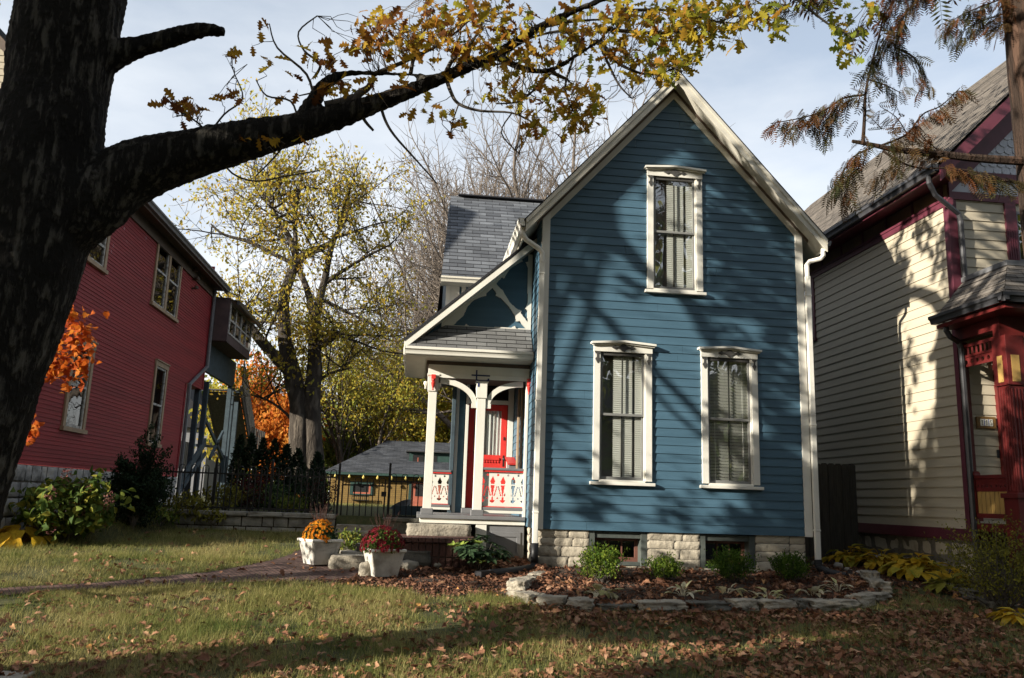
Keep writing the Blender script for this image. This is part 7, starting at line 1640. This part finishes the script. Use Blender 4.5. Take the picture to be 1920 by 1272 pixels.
for e in ((-8.6, 9.3, 3.4), (-7.6, 10, 3.2), (-8.9, 9.9, 2.4), (-7.3, 9.2, 2.6)): mb.tube(wiggle((-6.05, 9.6, 1.2), e, 5, .05, rg), [.03, .025, .02, .015, .01, .006], 5, cap=False)
mb.build('stems', m_twig, OM); P = np.array(P); link('leaves', scatter('leaves', MAPLE[0], MAPLE[1], P, rots(len(P), g, .9), g.uniform(.055, .095, len(P)), g.random(len(P))), m_redmaple, OM)

# ------------------------------------------------------------------ flower pots with chrysanthemums
def flower_pot(lab, c, w, h, rot):
    c = Vector(c); t = thing('flower_pot', lab, 'flower pot', tuple(c), 'white tapered flower pots'); ca, sa = math.cos(rot), math.sin(rot)
    def sq(r, z, rc=0): return [c+Vector((x*ca-y*sa, x*sa+y*ca, z)) for x, y in ((-r, -r), (r, -r), (r, r), (-r, r))]
    def rings(mb, R_, caps=True):
        v = [p for r, z in R_ for p in sq(r, z)]; k = len(R_)
        mb.add(v, [(i*4+j, i*4+(j+1) % 4, i*4+4+(j+1) % 4, i*4+4+j) for i in range(k-1) for j in range(4)]+([(3, 2, 1, 0), tuple((k-1)*4+j for j in range(4))] if caps else []))
    b, tp = w*.33, w*.46
    mb = MB(); rings(mb, [(b, 0), (b+.006, .03), (tp, h-.035), (tp-.03, h-.035), (tp-.04, h-.09)])
    for s in range(4):
        for e in (-1, 1):
            ang = rot+s*math.pi/2; n = Vector((math.sin(ang), -math.cos(ang), 0)); u = Vector((math.cos(ang), math.sin(ang), 0))
            mb.beam(c+n*(b+.002)+u*e*(b-.028)+Vector((0, 0, .03)), c+n*(tp+.002)+u*e*(tp-.03)+Vector((0, 0, h-.04)), .035, .012, up=n)
        for k in range(1, 6):
            ang = rot+s*math.pi/2; n = Vector((math.sin(ang), -math.cos(ang), 0)); u = Vector((math.cos(ang), math.sin(ang), 0)); f = k/6; r = b+(tp-b)*f
            mb.beam(c+n*r-u*(r-.05)+Vector((0, 0, .03+(h-.08)*f)), c+n*r+u*(r-.05)+Vector((0, 0, .03+(h-.08)*f)), .006, .006, up=n)
    mb.build('tub', m_pot, t, bevel=.004)
    mb = MB(); rings(mb, [(tp+.0, h-.034), (tp+.022, h-.03), (tp+.026, h), (tp+.012, h+.008), (tp-.03, h+.004), (tp-.03, h-.034)], False); mb.build('rim', m_white, t, bevel=.004)
    mb = MB(); v = sq(tp-.032, h-.04); mb.add(v, [(0, 1, 2, 3)]); mb.build('soil', m_potsoil, t); return t
def mum(lab, c, R_, H, mat, seed, nf, bias, name='chrysanthemum'):
    c = Vector(c); t = thing(name, lab, 'flower', tuple(c)); g = np.random.default_rng(seed)
    n = 1500; d = g.normal(0, 1, (n, 3)); d[:, 2] = np.abs(d[:, 2])-.15; d /= np.linalg.norm(d, axis=1)[:, None]; r = .55+.42*g.random(n)
    P = np.array(c)+d*r[:, None]*np.array([R_, R_, H]); P[:, 2] = np.maximum(P[:, 2], c.z+.0)
    link('foliage', scatter('foliage', OVAL[0], OVAL[1], P, rots(n, g), g.uniform(.03, .055, n), g.random(n)*.6), m_rhodo if bias else m_hyd, t)
    # flower heads: layered little petals
    tv = []; tf = []
    for ring, (m_, l, e) in enumerate(((9, 1.0, .15), (8, .75, .55), (6, .45, 1.0))):
        for k in range(m_):
            a = 6.283*(k+.5*ring)/m_; w = .20; n0 = len(tv); ce, se = math.cos(e), math.sin(e)
            def pt(rr, s): return (math.cos(a)*rr*ce-math.sin(a)*s, math.sin(a)*rr*ce+math.cos(a)*s, rr*se)
            tv += [pt(.1, 0), pt(l*.6, -w*l), pt(l, 0), pt(l*.6, w*l)]; tf.append((n0, n0+1, n0+2, n0+3))
    d = g.normal(0, 1, (nf*3, 3)); d[:, 2] = np.abs(d[:, 2]); d /= np.linalg.norm(d, axis=1)[:, None]
    if bias: d = d[(d @ np.array(bias)) > -.05]
    d = d[:nf]; m = len(d); P = np.array(c)+d*np.array([R_, R_, H])*g.uniform(.97, 1.05, m)[:, None]
    Rm = np.zeros((m, 3, 3))
    for i in range(m):
        z = Vector(d[i]); x = z.orthogonal().normalized(); Rm[i] = np.array([x, z.cross(x), z]).T
    link('flower_heads', scatter('flower_heads', tv, [tf], P, Rm, g.uniform(.020, .030, m), g.random(m)), mat, t)
p1 = PG(597, 1060); p1.z = gzn(p1.x, p1.y)+.012; p2 = PG(717, 1082); p2.z = gzn(p2.x, p2.y)+.012
flower_pot('white square flower pot holding orange chrysanthemums on the brick path', tuple(p1), .50, .36, rad(33)); flower_pot('dirtier white flower pot holding dark red chrysanthemums, beside the egg shaped rock', tuple(p2), .50, .37, rad(20))
mum('orange chrysanthemum mound in the left white pot', (p1.x, p1.y, p1.z+.34), .26, .30, m_orfl, 5, 210, (-.75, -.45, .55)); mum('dark red chrysanthemum mound in the right white pot', (p2.x-.02, p2.y, p2.z+.35), .31, .33, m_refl, 6, 420, None)
for i, (p, lab) in enumerate(((p1, 'dry dark grass plume rising behind the orange flowers'), (p2, 'dry reddish grass plume rising behind the dark red flowers'))):
    t = thing('dry_grass', lab, 'plant', (p.x, p.y+.1, p.z+.36)); mb = MB(); rg = random.Random(i)
    for k in range(40):
        a = Vector((p.x+rg.uniform(-.03, .03), p.y+.12, p.z+.4)); e = a+Vector((rg.gauss(0, .09), rg.gauss(0, .06), rg.uniform(.32, .50))); mb.tube(wiggle(a, e, 3, .05, rg), [.004, .003, .0025, .0015], 3, cap=False)
    mb.build('blades', m_maroon if False else m_stoopbrick, t)
bush('weed_tuft', 'soft green weeds growing behind the dark stone block between the pots', 'plant', tuple(PG(655, 1035)), .22, .30, 300, OVAL, .07, m_gleaf, 480, stems=20, lumps=.5)
# things in the back yard
q_ = PY(752, 952, 27.0); DK = thing('fire_bowl', 'black round bowl tipped on its edge in the back yard', 'bowl', (q_.x, q_.y, 1.0)); mb = MB()
c = PY(749, 951, 27); ax = Vector((-.45, -.3, .85)).normalized(); u = ax.orthogonal().normalized(); w_ = ax.cross(u); prof = [(0, -.16), (.2, -.13), (.36, -.05), (.42, .03), (.40, .03), (.34, -.03), (0, -.12)]; n = 20
vs = [c+(u*math.cos(6.283*j/n)+w_*math.sin(6.283*j/n))*r+ax*z for r, z in prof for j in range(n)]; mb.add(vs, [(i*n+j, i*n+(j+1) % n, (i+1)*n+(j+1) % n, (i+1)*n+j) for i in range(len(prof)-1) for j in range(n)]); mb.tube([c-ax*.1, Vector((c.x, c.y, 1.0))], .05, 6); mb.build('bowl', m_iron, DK, smooth=True)
CB = thing('cellar_hatch', 'sloping blue grey cellar hatch beside the porch, seen through the fence', 'hatch', (-.1, 19, 1.1)); a = PY(738, 974, 20.5); b = PY(796, 950, 19.0); mb = MB()
mb.prism([(a.y, 1.0), (b.y, 1.0), (b.y, b.z), (a.y, a.z)], (a.x, 0, 0), (0, 1, 0), (0, 0, 1), (1.3, 0, 0)); mb.build('hatch_side', m_bluegrey, CB)
mb = MB(); mb.beam((a.x+.05, a.y, a.z+.03), (b.x+.7, b.y, b.z+.03), .9, .05); mb.build('hatch_lid', m_bluegrey, CB)
